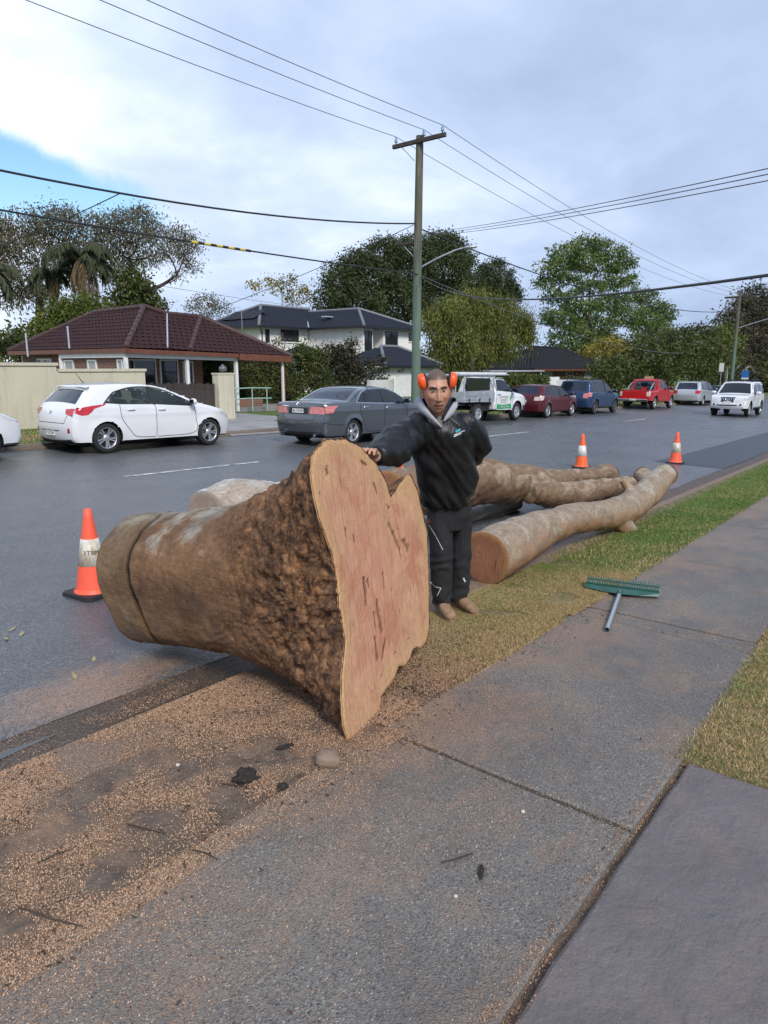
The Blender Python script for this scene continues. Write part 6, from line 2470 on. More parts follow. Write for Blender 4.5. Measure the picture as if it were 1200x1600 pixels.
    for x in (0, wb):
        for y in (-(W - .115), W - .115):
            add_wheel(root, x, y, r, style, rot=x * 1.3 + y)
    return root, c


def tail_std(lo, hi, x1, mat=M_tail):
    def f(zb, rz_):
        return [('tail_light', [(-.1, rz_ * .80), (-.1, rz_ + .04), (.10, rz_ + .05), (x1, rz_ + .03), (x1 - .12, rz_ * .84)], mat, .004)]
    return f


M_tailw = simple('clear_tail_lens', (.66, .50, .48), .12, var=.3, vscale=15, coat=1.)
wagon('maroon hatchback parked between the white tray ute and the blue wagon', 'hatchback', 'car', xat(853, NEAR, 652), P_maroon, 4.4, .87, 1.475, 2.62, .85, .315, .93, .30, G_dark, tail_std(0, 0, .42, M_tailw), 'double', tailmat=M_tailw, plate='BZ 53 KL')
rt_, c_ = wagon('blue wagon with roof rails parked behind the maroon hatchback', 'wagon', 'car', xat(926, NEAR, 648), P_blue, 4.6, .91, 1.70, 2.67, .92, .36, 1.04, .10, G_dark, tail_std(0, 0, .40, M_tailp), 'ten', clad=.36, rails=True, tailmat=M_tailp, platez=.88, plate='EGT 41C')
wagon('silver people mover parked ahead of the red pickup', 'minivan', 'van', xat(1094, NEAR, 630), P_silver, 5.1, .98, 1.74, 3.06, 1.05, .35, 1.06, .14, G_dark, tail_std(0, 0, .30), 'five', clad=.34, platez=.86, plate='DVR 73M')
wagon('dark car at the front of the kerbside row, half hidden by the silver people mover', 'hatchback', 'car', xat(1131, NEAR, 625), P_black, 4.3, .88, 1.46, 2.6, .82, .315, .95, .3, G_dark, tail_std(0, 0, .42), 'five')
wagon('white wagon cut off by the left edge, only its nose in view', 'wagon', 'car', xat(24, NEAR, 690) - 3.30, P_white, 4.45, .90, 1.62, 2.65, .90, .345, 1.00, .12, G_dark, tail_std(0, 0, .40), 'five', clad=.33)

# ---------------------------------------------------------------- red pickup
dx = 1.20
root = car_root('red dual-cab pickup with a black sports bar parked by the trees', 'pickup', 'pickup', xat(1019, NEAR, 640), YC)
prof = shift([(.10, .50), (.02, .56), (.0, .75), (.0, 1.02), (.02, 1.13), (.06, 1.155), (.8, 1.16), (1.68, 1.16), (1.74, 1.20), (1.80, 1.62), (1.86, 1.76), (2.05, 1.815), (2.5, 1.82), (2.95, 1.79), (3.25, 1.66),
              (3.85, 1.22), (4.3, 1.16), (4.9, 1.06), (5.16, .92), (5.25, .70), (5.22, .50), (5.12, .38)], dx)
c = Car(root, prof, .925, 1.14, .22, arches=[(0, .45, .40), (3.22, .45, .40)], col=P_red, er=.3, kr=.03, ef=.8, kf=.18, zs=.42, bow=(.03, .04))
c.add_side('window', sh2([(1.95, 1.24), (1.95, 1.66), (2.62, 1.70), (2.66, 1.22)], dx), G_dark)
c.add_side('window', sh2([(2.76, 1.21), (2.72, 1.70), (3.0, 1.67), (3.25, 1.52), (3.72, 1.22), (3.6, 1.18)], dx), G_dark)
c.add_side('tail_light', sh2([(-.1, .78), (-.1, 1.10), (.16, 1.10), (.20, .95), (.12, .80)], dx), M_tailw, .004)
c.add_top('rear_window', [((1.765 - dx, 1.30), -.80), ((1.765 - dx, 1.30), .80), ((1.83 - dx, 1.70), .72), ((1.83 - dx, 1.70), -.72)], G_rear)
c.add_top('windscreen', [((3.2 - dx, 1.70), -.84), ((3.2 - dx, 1.70), .84), ((3.8 - dx, 1.26), .90), ((3.8 - dx, 1.26), -.90)], G_dark)
c.add_top('tonneau_cover', [((.14 - dx, 1.16), -.9), ((.14 - dx, 1.16), .9), ((1.64 - dx, 1.16), .9), ((1.64 - dx, 1.16), -.9)], M_trim, .012)
for sg in (1, -1):
    c.add_top('tail_light', [((.0 - dx, .80), sg * .86), ((.0 - dx, 1.08), sg * .86), ((.0 - dx, 1.08), sg * 1.), ((.0 - dx, .80), sg * 1.)], M_tailw, .004)
c.build()
c.ribbon(sh2([(2.69, 1.2), (2.69, .8), (2.69, .5)], dx), .014, M_trim); c.ribbon(sh2([(1.78, 1.16), (1.78, .8), (1.85, .5), (2.6, .48)], dx), .014, M_trim)
c.ribbon(sh2([(3.66, 1.17), (3.7, .8), (3.62, .5), (2.75, .48)], dx), .014, M_trim)
c.ribbon(sh2([(1.9, 1.23), (1.9, 1.70), (2.7, 1.735), (3.02, 1.70), (3.3, 1.53), (3.76, 1.22)], dx), .03, M_trim, 'window_frame')
c.tribbon([((.01 - dx, 1.10), .86), ((.0 - dx, .62), .86), ((.0 - dx, .62), -.86), ((.01 - dx, 1.10), -.86)], .016, M_trim)
c.handle(2.2 - dx, 1.05, P_red); c.handle(2.95 - dx, 1.05, P_red)
c.mirror(3.55 - dx, 1.2, P_red, sc=1.2)
mbd = MB(); mbd.box((-.16 - dx, -.86, .48), (.03 - dx, .86, .62), ch=.03)
o = mbd.build('rear_bumper', M_chrome, root)
c.plate(-.165 - dx + .0, .60, 'YBV 77T')
for o_ in list(root.children):
    if o_.name.startswith('number_plate'):
        o_.location.x = -.175 - dx
mbd = MB(); mbd.box((-.055, -.02, 0), (.055, .02, .015), ch=.004)
o = mbd.build('tailgate_handle', M_trim, root); o.matrix_local = c.mount(.0 - dx, 1.02, 0, .003)
for sg in (1, -1):
    mbd = MB()
    mbd.tube([(.75 - dx, sg * .70, 1.16), (1.25 - dx, sg * .68, 1.50), (1.60 - dx, sg * .66, 1.62), (1.68 - dx, sg * .66, 1.17)], .035, 10)
    mbd.build('sports_bar', M_chrome, root)
for x in (0, 3.22):
    for y in (-.80, .80):
        add_wheel(root, x, y, .385, 'six', rot=x)
c.seats([.95, 1.75], zf=.6)

# ---------------------------------------------------------------- white four-wheel drive coming towards the camera
dx = .95
root = car_root('white four wheel drive with black roof rack driving towards the camera', 'car', 'four_wheel_drive', 44.1, 8.88, 180, None)
prof = shift([(.12, .36), (.03, .44), (.0, .60), (.0, .80), (.02, 1.05), (.10, 1.45), (.17, 1.75), (.30, 1.84), (.8, 1.865), (1.8, 1.87), (2.45, 1.84), (2.75, 1.74), (3.12, 1.42), (3.38, 1.20), (3.75, 1.17), (4.3, 1.13), (4.58, 1.05),
              (4.70, .92), (4.77, .72), (4.78, .56), (4.70, .40)], dx)
c = Car(root, prof, .94, 1.10, .22, arches=[(0, .46, .40), (2.79, .46, .40)], col=P_white, er=.5, kr=.08, ef=.7, kf=.17, zs=.40)
c.add_side('window', sh2([(.25, 1.20), (.32, 1.66), (.95, 1.70), (.95, 1.18)], dx), G_dark)
c.add_side('window', sh2([(1.03, 1.18), (1.03, 1.70), (1.92, 1.70), (1.92, 1.15)], dx), G_dark)
c.add_side('window', sh2([(2.02, 1.15), (2.02, 1.70), (2.45, 1.68), (2.68, 1.60), (3.08, 1.22), (3.0, 1.15)], dx), G_dark)
c.add_side('headlight', sh2([(4.15, 1.06), (4.5, 1.02), (4.9, .98), (4.9, .78), (4.5, .84), (4.28, .96)], dx), M_lens, .004)
c.add_top('windscreen', [((2.68 - dx, 1.765), -.88), ((2.68 - dx, 1.765), .88), ((3.32 - dx, 1.255), .93), ((3.32 - dx, 1.255), -.93)], G_dark)
c.add_top('rear_window', [((.05 - dx, 1.2), -.8), ((.05 - dx, 1.2), .8), ((.15 - dx, 1.66), .8), ((.15 - dx, 1.66), -.8)], G_rear)
c.add_top('grille', [((4.62 - dx, 1.02), -.46), ((4.62 - dx, 1.02), .46), ((4.75 - dx, .78), .38), ((4.75 - dx, .78), -.38)], M_trim, .004)
for sg in (1, -1):
    c.add_top('headlight', [((4.62 - dx, 1.02), sg * .52), ((4.62 - dx, 1.0), sg * 1.), ((4.73 - dx, .80), sg * 1.), ((4.74 - dx, .78), sg * .52)], M_lens, .006)
    c.add_top('fog_light', [((4.78 - dx, .60), sg * .78), ((4.78 - dx, .60), sg * .90), ((4.77 - dx, .67), sg * .90), ((4.77 - dx, .67), sg * .78)], M_trim, .006)
c.add_top('air_intake', [((4.78 - dx, .60), -.62), ((4.78 - dx, .60), .62), ((4.78 - dx, .655), .66), ((4.78 - dx, .655), -.66)], M_trim, .005)
c.build()
mbd = MB()
for k in range(-3, 4):
    if k == 0:
        continue
    m_ = c.mount(4.69 - dx, .90, k * .12, .02)
    mbd.box((-.012, -.11, -.01), (.012, .11, .014), mat=m_, ch=.003)
mbd.build('grille_bar', M_chrome, root)
mbd = MB()
m_ = c.mount(4.70 - dx, .90, 0, .03)
mbd.tube([m_ @ Vector((.10 * math.cos(t), .068 * math.sin(t), 0)) for t in np.linspace(0, 2 * math.pi, 21)], .010, 6)
mbd.tube([m_ @ Vector((.035 * math.cos(t), .066 * math.sin(t), 0)) for t in np.linspace(0, 2 * math.pi, 17)], .008, 6)
mbd.tube([m_ @ Vector((.062 * math.cos(t), .03 + .028 * math.sin(t), 0)) for t in np.linspace(0, 2 * math.pi, 17)], .008, 6)
mbd.build('badge', M_chrome, root)
c.plate(4.78 - dx, .74, '')
c.ribbon(sh2([(1.97, 1.14), (1.97, .8), (1.97, .5)], dx), .014, M_trim); c.ribbon(sh2([(3.05, 1.15), (3.1, .8), (3.0, .5), (2.0, .48)], dx), .014, M_trim)
c.ribbon(sh2([(1.0, 1.17), (1.0, .95), (1.35, .55), (1.9, .48)], dx), .014, M_trim)
c.ribbon(sh2([(.2, 1.19), (.28, 1.71), (1.0, 1.735), (2.05, 1.735), (2.5, 1.71), (2.72, 1.62), (3.14, 1.2)], dx), .03, M_trim, 'window_frame')
c.handle(1.25 - dx, 1.0, P_white); c.handle(2.15 - dx, 1.0, P_white)
c.mirror(2.95 - dx, 1.17, P_white, sc=1.25)
mbd = MB()
for y in (-.62, .62):
    mbd.box((.55 - dx, y - .03, 1.93), (2.55 - dx, y + .03, 1.98), ch=.005)
for i in range(7):
    mbd.box((.55 + i * .32 - dx, -.66, 1.94), (.61 + i * .32 - dx, .66, 1.97), ch=.004)
for x in (.7, 1.5, 2.3):
    for y in (-.62, .62):
        mbd.box((x - dx - .03, y - .02, 1.84), (x - dx + .03, y + .02, 1.94))
mbd.build('roof_rack', M_trim, root)
mbd = MB(); mbd.tube([(1.2 - dx, -.98, .44), (2.85 - dx, -.98, .44)], .04, 8); mbd.tube([(1.2 - dx, .98, .44), (2.85 - dx, .98, .44)], .04, 8)
mbd.build('side_step', M_trim, root)
for x in (0, 2.79):
    for y in (-.82, .82):
        add_wheel(root, x, y, .385, 'six', rot=x)
c.seats([.75, 1.6], zf=.6)

# ---------------------------------------------------------------- white tray-back ute with green door lettering
dx = 1.05
fxu = xat(803, NEAR, 655)
root = car_root('white single-cab work ute with alloy tray and green lettering on the door', 'ute', 'tray_ute', fxu - 3.08, YC)
M_green = simple('green_vinyl', (.03, .33, .12), .4)
M_greyink = simple('grey_vinyl', (.25, .33, .30), .4)
M_tray = simple('dull_alloy_tray', (.50, .52, .54), .4, .6, var=.2, vscale=4, bump=.1)
prof = shift([(2.32, .45), (2.26, .50), (2.24, .7), (2.24, 1.05), (2.25, 1.25), (2.30, 1.58), (2.37, 1.71), (2.55, 1.76), (2.85, 1.765), (3.1, 1.74), (3.3, 1.64), (3.62, 1.38), (3.88, 1.19), (4.3, 1.13), (4.75, 1.05), (5.05, .92), (5.16, .72), (5.16, .52), (5.06, .38)], dx)
c = Car(root, prof, .89, 1.12, .22, arches=[(3.08, .44, .385)], col=P_white, er=.3, kr=.02, ef=.8, kf=.18, zs=.40, bow=(.03, .05))
c.add_side('window', sh2([(2.42, 1.22), (2.46, 1.64), (2.9, 1.66), (3.2, 1.60), (3.72, 1.20), (3.66, 1.16)], dx), G_dark)
c.add_side('headlight', sh2([(4.75, .98), (5.05, .92), (5.2, .84), (5.2, .74), (4.9, .80)], dx), M_lens, .004)
c.add_top('rear_window', [((2.26 - dx, 1.28), -.7), ((2.26 - dx, 1.28), .7), ((2.30 - dx, 1.58), .7), ((2.30 - dx, 1.58), -.7)], G_rear)
c.add_top('windscreen', [((3.25 - dx, 1.68), -.84), ((3.25 - dx, 1.68), .84), ((3.84 - dx, 1.23), .9), ((3.84 - dx, 1.23), -.9)], G_dark)
c.add_side('front_bumper', sh2([(4.66, .40), (4.62, .62), (5.3, .62), (5.3, .30)], dx), M_trim, .006)
c.add_side('door_band', sh2([(2.44, .50), (2.44, .70), (2.9, .665), (3.60, .70), (3.64, .50)], dx), M_green, .003)
c.build()
c.ribbon(sh2([(2.38, 1.2), (2.42, 1.67), (2.92, 1.695), (3.24, 1.63), (3.78, 1.2)], dx), .03, M_trim, 'window_frame')
c.ribbon(sh2([(2.40, 1.18), (2.40, .8), (2.42, .48), (3.62, .48), (3.70, .8), (3.70, 1.15)], dx), .014, M_trim)
c.handle(2.58 - dx, 1.06, M_trim)
c.mirror(3.60 - dx, 1.18, M_trim, sc=1.3)
yd = float(c.side(3.0 - dx, .9)[0]) + .012
TM = frame(Vector((2.98 - dx, -yd, .97)), (1, 0, 0), (0, -1, 0))
door_sign = text_mesh('lettering', 'AFFORDABLE', .125, M_greyink, root, TM, .001)
text_mesh('lettering', 'TREE SERVICES', .085, M_greyink, root, frame(Vector((2.98 - dx, -yd, .85)), (1, 0, 0), (0, -1, 0)), .001)
text_mesh('lettering', 'FREE QUOTES', .07, M_greyink, root, frame(Vector((2.95 - dx, -yd, .765)), (1, 0, 0), (0, -1, 0)), .001)
text_mesh('lettering', '0415 571 186', .12, M_plate, root, frame(Vector((3.04 - dx, -yd + .006, .585)), (1, 0, 0), (0, -1, 0)), .001)
mbd = MB()
for (a, b, r_) in ((3.56, 1.03, .045), (3.50, .97, .04), (3.60, .95, .05), (3.54, .89, .045), (3.62, 1.08, .035)):
    mbd.add([(a - dx + r_ * math.cos(t), -yd, b + r_ * math.sin(t)) for t in np.linspace(0, 2 * math.pi, 13)[:-1]], [list(range(12))])
mbd.box((3.545 - dx, -yd - .002, .80), (3.575 - dx, -yd, .93))
mbd.build('leaf_logo', M_green, root)
# chassis and tray
mbd = MB()
mbd.box((.15 - dx, -.42, .50), (3.2 - dx, -.30, .62)); mbd.box((.15 - dx, .30, .50), (3.2 - dx, .42, .62)); mbd.box((1.3 - dx, -.75, .42), (2.1 - dx, -.45, .74), ch=.03)
mbd.box((.5 - dx, -.80, .70), (2.15 - dx, .80, .76))
mbd.build('chassis', M_under, root)
mbd = MB(); mbd.box((-.05 - dx, -.93, .80), (2.18 - dx, .93, .87), ch=.01)
mbd.build('tray_floor', M_tray, root)
for sg in (1, -1):
    y0, y1 = sorted((sg * .905, sg * .935))
    mbd = MB()
    for k in range(2):
        mbd.box((-.04 - dx, y0, .88 + k * .15), (2.16 - dx, y1, 1.02 + k * .15), ch=.008)
    for x in (.25, 1.0, 1.75):
        yy0, yy1 = sorted((sg * .935, sg * .95))
        mbd.box((x - dx, yy0, .82), (x + .06 - dx, yy1, .95), 1)
    mbd.build('drop_side', [M_tray, M_trim], root)
mbd = MB(); mbd.box((-.06 - dx, -.93, .86), (-.03 - dx, .93, 1.17), ch=.006)
mbd.build('tailgate', M_tray, root)
mbd = MB()
for x in (-.02, 2.14):
    for y in (-.88, .88):
        mbd.tube([(x - dx, y, .86), (x - dx, y, 1.78)], .028, 8)
    mbd.tube([(x - dx, -.9, 1.78), (x - dx, .9, 1.78)], .028, 8)
for y in (-.88, .88):
    mbd.tube([(-.1 - dx, y, 1.80), (3.3 - dx, y, 1.84)], .028, 8)
    mbd.tube([(-.02 - dx, y, 1.18), (2.14 - dx, y, 1.22)], .02, 8)
mbd.tube([(1.75 - dx, -.88, 1.78), (2.14 - dx, -.88, 1.25)], .02, 8)
mbd.build('ladder_rack', M_tray, root)
mbd = MB()
for i in range(3):
    mbd.box((.05 - dx, -.5 + i * .38, .88), (1.7 - dx, -.18 + i * .38, 1.05 + .1 * (i % 2)), ch=.04)
mbd.box((.2 - dx, -.85, 1.2), (1.9 - dx, -.80, 1.70), 1)
mbd.build('toolbox', [M_under, G_dark], root)
for x in (0, 3.08):
    for y in (-.78, .78):
        add_wheel(root, x, y, .365, 'steel', rot=x)
# aluminium ladder lying on the rack
lad = thing('ladder', 'white ladder lying lengthwise on the rack of the tray ute', 'ladder', root.location + Vector((-.2, -.55, 1.87)), 0)
lad.rotation_euler = (0, PITCH_S - .01, 0)
mbd = MB()
M_lad = simple('white_ladder', (.74, .76, .74), .4)
for y in (-.19, .19):
    mbd.box((-.95, y - .018, -.035), (2.55, y + .018, .045), ch=.004)
mbd.build('stile', M_lad, lad)
for i in range(12):
    mb2 = MB(); mb2.tube([(-.8 + i * .29, -.18, .005), (-.8 + i * .29, .18, .005)], .016, 8)
    mb2.build('rung', M_lad, lad)
# ================================================================== trees, palms, shrubs, hedges
def make_leaf(name, dark, mid, light, trans=.25):
    m = MT(name)
    t = m.attr('tint')
    c = m.ramp(t, [(0., dark), (.5, mid), (1., light)])
    m.base(c)
    m.rough(.6)
    m.b.inputs['Specular IOR Level'].default_value = .3
    tr = m.n('ShaderNodeBsdfTranslucent')
    m.l(c, tr.inputs[0])
    mx = m.n('ShaderNodeMixShader')
    mx.inputs[0].default_value = trans
    m.l(m.b.outputs[0], mx.inputs[1]); m.l(tr.outputs[0], mx.inputs[2])
    m.l(mx.outputs[0], m.out.inputs[0])
    return m.m


def make_treebark(name, a, b):
    m = MT(name)
    v = m.co()
    n_ = m.noise(m.scale(v, (3, 3, .7)), 3, 6, .65)
    m.base(m.ramp(n_, [(.35, a), (.65, b)]))
    m.rough(.85)
    m.bump(n_, .6, .03)
    return m.m


B_grey = make_treebark('grey_brown_tree_bark', (.055, .045, .036), (.15, .13, .105))
B_dark = make_treebark('dark_tree_bark', (.025, .020, .016), (.07, .055, .042))
B_pale = make_treebark('pale_gum_trunk', (.22, .19, .16), (.48, .45, .40))
L_gum = make_leaf('grey_olive_gum_leaf', (.060, .056, .032), (.130, .120, .070), (.225, .200, .125))
L_pine = make_leaf('dark_pine_needle', (.018, .030, .011), (.048, .066, .022), (.105, .120, .040), .15)
L_bottle = make_leaf('olive_weeping_leaf', (.050, .062, .013), (.138, .155, .032), (.260, .258, .062))
L_green = make_leaf('mid_green_gum_leaf', (.038, .064, .016), (.100, .150, .036), (.210, .260, .072))
L_yellow = make_leaf('yellow_autumn_leaf', (.085, .085, .016), (.23, .19, .035), (.42, .32, .055))
L_olive = make_leaf('dark_olive_leaf', (.030, .041, .012), (.078, .095, .026), (.160, .175, .050))
L_lime = make_leaf('bright_green_leaf', (.036, .052, .011), (.105, .135, .025), (.200, .215, .045))
L_brown = make_leaf('brown_green_needle', (.024, .025, .014), (.062, .057, .032), (.125, .100, .058), .15)
L_shrub = make_leaf('dark_glossy_shrub_leaf', (.013, .018, .009), (.038, .045, .020), (.115, .075, .045), .12)
L_hedge = make_leaf('clipped_hedge_leaf', (.030, .045, .010), (.085, .115, .025), (.175, .205, .050))
L_palm = make_leaf('palm_leaflet', (.022, .032, .014), (.058, .075, .034), (.120, .130, .064), .15)
L_palmd = make_leaf('dry_palm_leaflet', (.07, .05, .02), (.15, .11, .05), (.26, .20, .10), .15)


def leaf_quads(cen, axis, L, W, jit=.35):
    n = len(cen)
    side = np.cross(axis, RNG.normal(size=(n, 3)))
    side /= np.linalg.norm(side, axis=1)[:, None] + 1e-9
    l = (L * RNG.uniform(1 - jit, 1 + jit, n))[:, None]
    w = (W * RNG.uniform(1 - jit, 1 + jit, n))[:, None]
    return np.stack([cen, cen + axis * l * .45 + side * w * .5, cen + axis * l, cen + axis * l * .45 - side * w * .5], 1)


def blob_world(b, Y, depth=.7):
    px, py, rx, ry = b[:4]
    c = yp(px, py, Y)
    d = (c - EYE).dot(fw)
    RX, RY = rx * d / F, ry * d / F
    hd = Vector((fw.x, fw.y, 0)).normalized()
    ry_ = max(RX, RY)
    c2 = EYE + (c - EYE) * (1 + random.uniform(-depth, depth) * ry_ / d)
    return c2, RX, ry_ * .9, RY


def foliage(parent, blobs, mat, L, W, cover, droop=.3, clump=.35, nleaf=22, shell=.45, name='crown', squash=.7):
    hd = np.array((fw.x, fw.y, 0)); hd /= np.linalg.norm(hd)
    rd = np.array((rt.x, rt.y, 0)); rd /= np.linalg.norm(rd)
    org = np.array(parent.location)
    Vs, Ts = [], []
    for (c, RX, RD, RY) in blobs:
        area = math.pi * RX * RY
        n = int(3.2 * cover * area / (L * W * .5))
        nc = max(3, int(n / nleaf))
        u = RNG.normal(size=(nc, 3)); u /= np.linalg.norm(u, axis=1)[:, None]
        r = (RNG.random(nc) * (1 - shell ** 3) + shell ** 3) ** (1 / 3)
        k = u * r[:, None]
        cc = np.array(c)[None] + rd[None] * (k[:, :1] * RX) + hd[None] * (k[:, 1:2] * RD) + np.array((0, 0, 1.))[None] * (k[:, 2:] * RY)
        ct = RNG.random(nc)
        cr = clump * RNG.uniform(.6, 1.4, nc)
        idx = np.repeat(np.arange(nc), nleaf)
        o = RNG.normal(size=(len(idx), 3)) * .55
        o[:, 2] *= squash
        pos = cc[idx] + o * cr[idx][:, None]
        ax = RNG.normal(size=(len(idx), 3)) + o * .6
        ax[:, 2] -= droop * 2.2
        ax /= np.linalg.norm(ax, axis=1)[:, None]
        Vs.append(leaf_quads(pos - org, ax, L, W))
        Ts.append(np.clip(.60 * ct[idx] + .55 * RNG.random(len(idx)) - .08, 0, 1))
    V = np.concatenate(Vs); T = np.concatenate(Ts)
    return fast_quads(name, V, mat, parent, T)


def limbs(parent, base, fork, blobs, bark, r0, twigs=3, name='trunk', bend=.12):
    org = Vector(parent.location)
    mb = MB()
    base, fork = Vector(base), Vector(fork)
    mid = base.lerp(fork, .5) + Vector((random.uniform(-1, 1), random.uniform(-1, 1), 0)) * bend * (fork - base).length * .5
    P, rr_ = catmull([base - Vector((0, 0, .2)), mid, fork], 9, [r0 * 1.25, r0 * .85, r0 * .7])
    mb.tube([Vector(q) - org for q in P], list(rr_), 9)
    done = [(fork, r0 * .62, 0.0)]
    for (c, RX, RD, RY) in sorted(blobs, key=lambda b_: (b_[0] - fork).length):
        # grow from the closest finished limb that lies nearer the fork
        src, rs_, dl = min(done, key=lambda q: (q[0] - c).length + .35 * q[2])
        d = (c - src)
        L = d.length
        m1 = src + d * .5 + Vector((random.uniform(-.14, .14) * L, random.uniform(-.14, .14) * L, -.05 * L if d.z > 0 else .1 * L))
        rb = rs_ * .72
        done.append((c, rb * .62, dl + L))
        P, rr_ = catmull([src, m1, c], 8, [rb, rb * .8, rb * .6])
        mb.tube([Vector(q) - org for q in P], list(rr_), 6)
        for _ in range(twigs):
            t = random.uniform(.45, 1)
            s_ = Vector(P[int(t * 7)])
            e = c + Vector((random.uniform(-1, 1) * RX, random.uniform(-1, 1) * RX, random.uniform(-.6, .9) * RY)) * .9
            m2 = (s_ + e) / 2 + Vector((0, 0, -.08 * (e - s_).length))
            rt2 = max(.012, rb * .3)
            mb.tube([s_ - org, m2 - org, e - org], [rt2, rt2 * .7, rt2 * .25], 5)
    return mb.build(name, bark, parent)


def tree(name, label, Y, blobs_px, leaf, L, W, cover, base_px, fork_px, bark, r0, group=None, twigs=3, cat='tree', baseY=None, gap=None, **kw):
    bl = [blob_world(b, Y) for b in blobs_px]
    b0 = yp(base_px[0], base_px[1], Y)
    b0.z = gz(b0.x, b0.y)
    fk = yp(fork_px[0], fork_px[1], Y)
    root = thing(name, label, cat, b0, 0, group)
    limbs(root, b0, fk, bl, bark, r0, twigs)
    foliage(root, bl, leaf, L, W, cover, **kw)
    return root


TG = 'trees behind the houses'
tree('gum_tree', 'tall grey-green gum tree at the left edge behind the palms', 46,
     [(12, 352, 26, 18), (52, 345, 30, 16), (92, 334, 26, 14), (30, 388, 34, 22), (78, 372, 34, 18), (-20, 380, 30, 26), (8, 425, 26, 18), (118, 352, 20, 14), (120, 385, 26, 18), (60, 420, 24, 16), (95, 408, 22, 14), (-30, 420, 30, 24), (40, 450, 24, 16), (70, 455, 20, 14), (110, 430, 24, 16), (15, 470, 18, 14)],
     L_gum, .24, .075, 1.3, (60, 520), (62, 450), B_grey, .34, TG, 4, droop=.6, clump=.75, nleaf=20, squash=.6)
tree('gum_tree', 'tall grey-green gum tree with bare limbs reaching right above the maroon roof', 47,
     [(150, 352, 24, 16), (185, 345, 28, 16), (222, 338, 22, 16), (172, 378, 30, 18), (175, 425, 26, 16), (212, 372, 26, 18), (240, 362, 18, 16), (150, 408, 24, 16), (200, 405, 24, 16), (276, 368, 22, 14), (295, 382, 16, 12), (258, 392, 18, 10), (288, 400, 15, 9), (232, 402, 16, 12), (300, 418, 12, 6), (276, 430, 10, 4)],
     L_gum, .24, .075, 1.2, (222, 520), (226, 455), B_dark, .36, TG, 6, droop=.6, clump=.7, nleaf=20, squash=.6)
tree('evergreen_tree', 'dense dark green small tree right of the palms above the maroon roof', 38,
     [(205, 440, 20, 20), (222, 462, 24, 18), (195, 470, 22, 20), (240, 478, 16, 10), (180, 492, 22, 14)], L_olive, .22, .13, 3.0, (210, 530), (210, 490), B_dark, .15, TG, 2, clump=.5)
tree('shrub', 'yellow-green bushes behind the left end of the maroon roof', 36,
     [(115, 492, 30, 20), (88, 500, 26, 22), (150, 488, 24, 18), (66, 515, 22, 18), (132, 478, 20, 16), (98, 480, 18, 16)], L_lime, .16, .09, 2.2, (112, 540), (112, 520), B_dark, .08, TG, 2, cat='shrub', clump=.4)
tree('shrub', 'dark bush at the left edge between the roof end and the cream wall', 40,
     [(30, 528, 24, 16), (8, 535, 20, 14), (50, 540, 20, 12)], L_olive, .2, .1, 2.2, (30, 560), (30, 545), B_dark, .08, TG, 2, cat='shrub', clump=.4)
tree('bare_tree', 'thin half-bare tree behind the dark solar panels', 62,
     [(318, 470, 22, 12), (300, 480, 14, 10), (345, 478, 20, 10), (330, 488, 26, 8)], L_gum, .24, .12, .55, (320, 540), (322, 500), B_grey, .12, TG, 8, droop=.4, clump=.7)
tree('yellow_tree', 'thin tree with yellow leaves rising behind the white house roof', 66,
     [(400, 447, 14, 8), (425, 440, 18, 8), (450, 437, 18, 8), (474, 450, 16, 8), (485, 462, 9, 8), (440, 455, 22, 8), (462, 470, 18, 8)], L_yellow, .30, .20, .62, (440, 540), (440, 485), B_grey, .14, TG, 8, droop=.3, clump=.7)
tree('pine_tree', 'huge dark pine mass behind the white house and the power pole', 62,
     [(560, 412, 32, 20), (600, 394, 34, 20), (640, 388, 32, 18), (685, 378, 30, 16), (705, 388, 26, 18), (532, 440, 28, 26), (580, 440, 46, 34), (640, 428, 46, 34), (695, 418, 40, 34), (728, 408, 16, 16), (516, 475, 24, 24), (560, 478, 44, 26), (625, 475, 50, 30), (690, 470, 44, 30), (735, 445, 20, 20), (540, 505, 40, 16), (742, 470, 20, 25)],
     L_pine, .48, .17, 2.3, (640, 590), (635, 500), B_dark, .6, TG, 3, droop=.1, clump=1.0, nleaf=24, shell=.55, squash=.55)
tree('pine_tree', 'smaller dark pine with an uneven top right of the street lamp', 64,
     [(772, 418, 20, 13), (762, 440, 20, 16), (790, 446, 20, 14), (803, 462, 13, 12), (775, 470, 30, 20), (755, 420, 9, 8), (795, 425, 8, 7)], L_pine, .46, .16, 2.1, (776, 590), (776, 490), B_dark, .35, TG, 3, droop=.1, clump=.8, squash=.55)
tree('broadleaf_tree', 'tall domed green tree with see-through layers behind the black roofed house', 36,
     [(916, 384, 30, 13), (885, 394, 26, 12), (948, 392, 28, 14), (862, 416, 22, 12), (975, 412, 18, 14), (905, 410, 34, 12), (940, 418, 30, 12), (852, 440, 16, 9), (884, 436, 26, 10), (985, 436, 12, 9), (960, 442, 26, 11), (872, 464, 26, 10), (922, 450, 30, 11), (905, 480, 34, 12), (955, 474, 34, 14), (1000, 462, 26, 12), (1022, 480, 22, 13), (1040, 492, 14, 11), (985, 495, 36, 14), (880, 500, 34, 14), (930, 508, 38, 15), (860, 490, 14, 8), (1015, 510, 30, 14), (895, 530, 38, 18), (945, 535, 30, 16), (870, 555, 26, 18), (905, 565, 30, 18)],
     L_green, .42, .17, 1.75, (925, 590), (925, 520), B_grey, .5, TG, 3, droop=.25, clump=.75, nleaf=22, squash=.5)
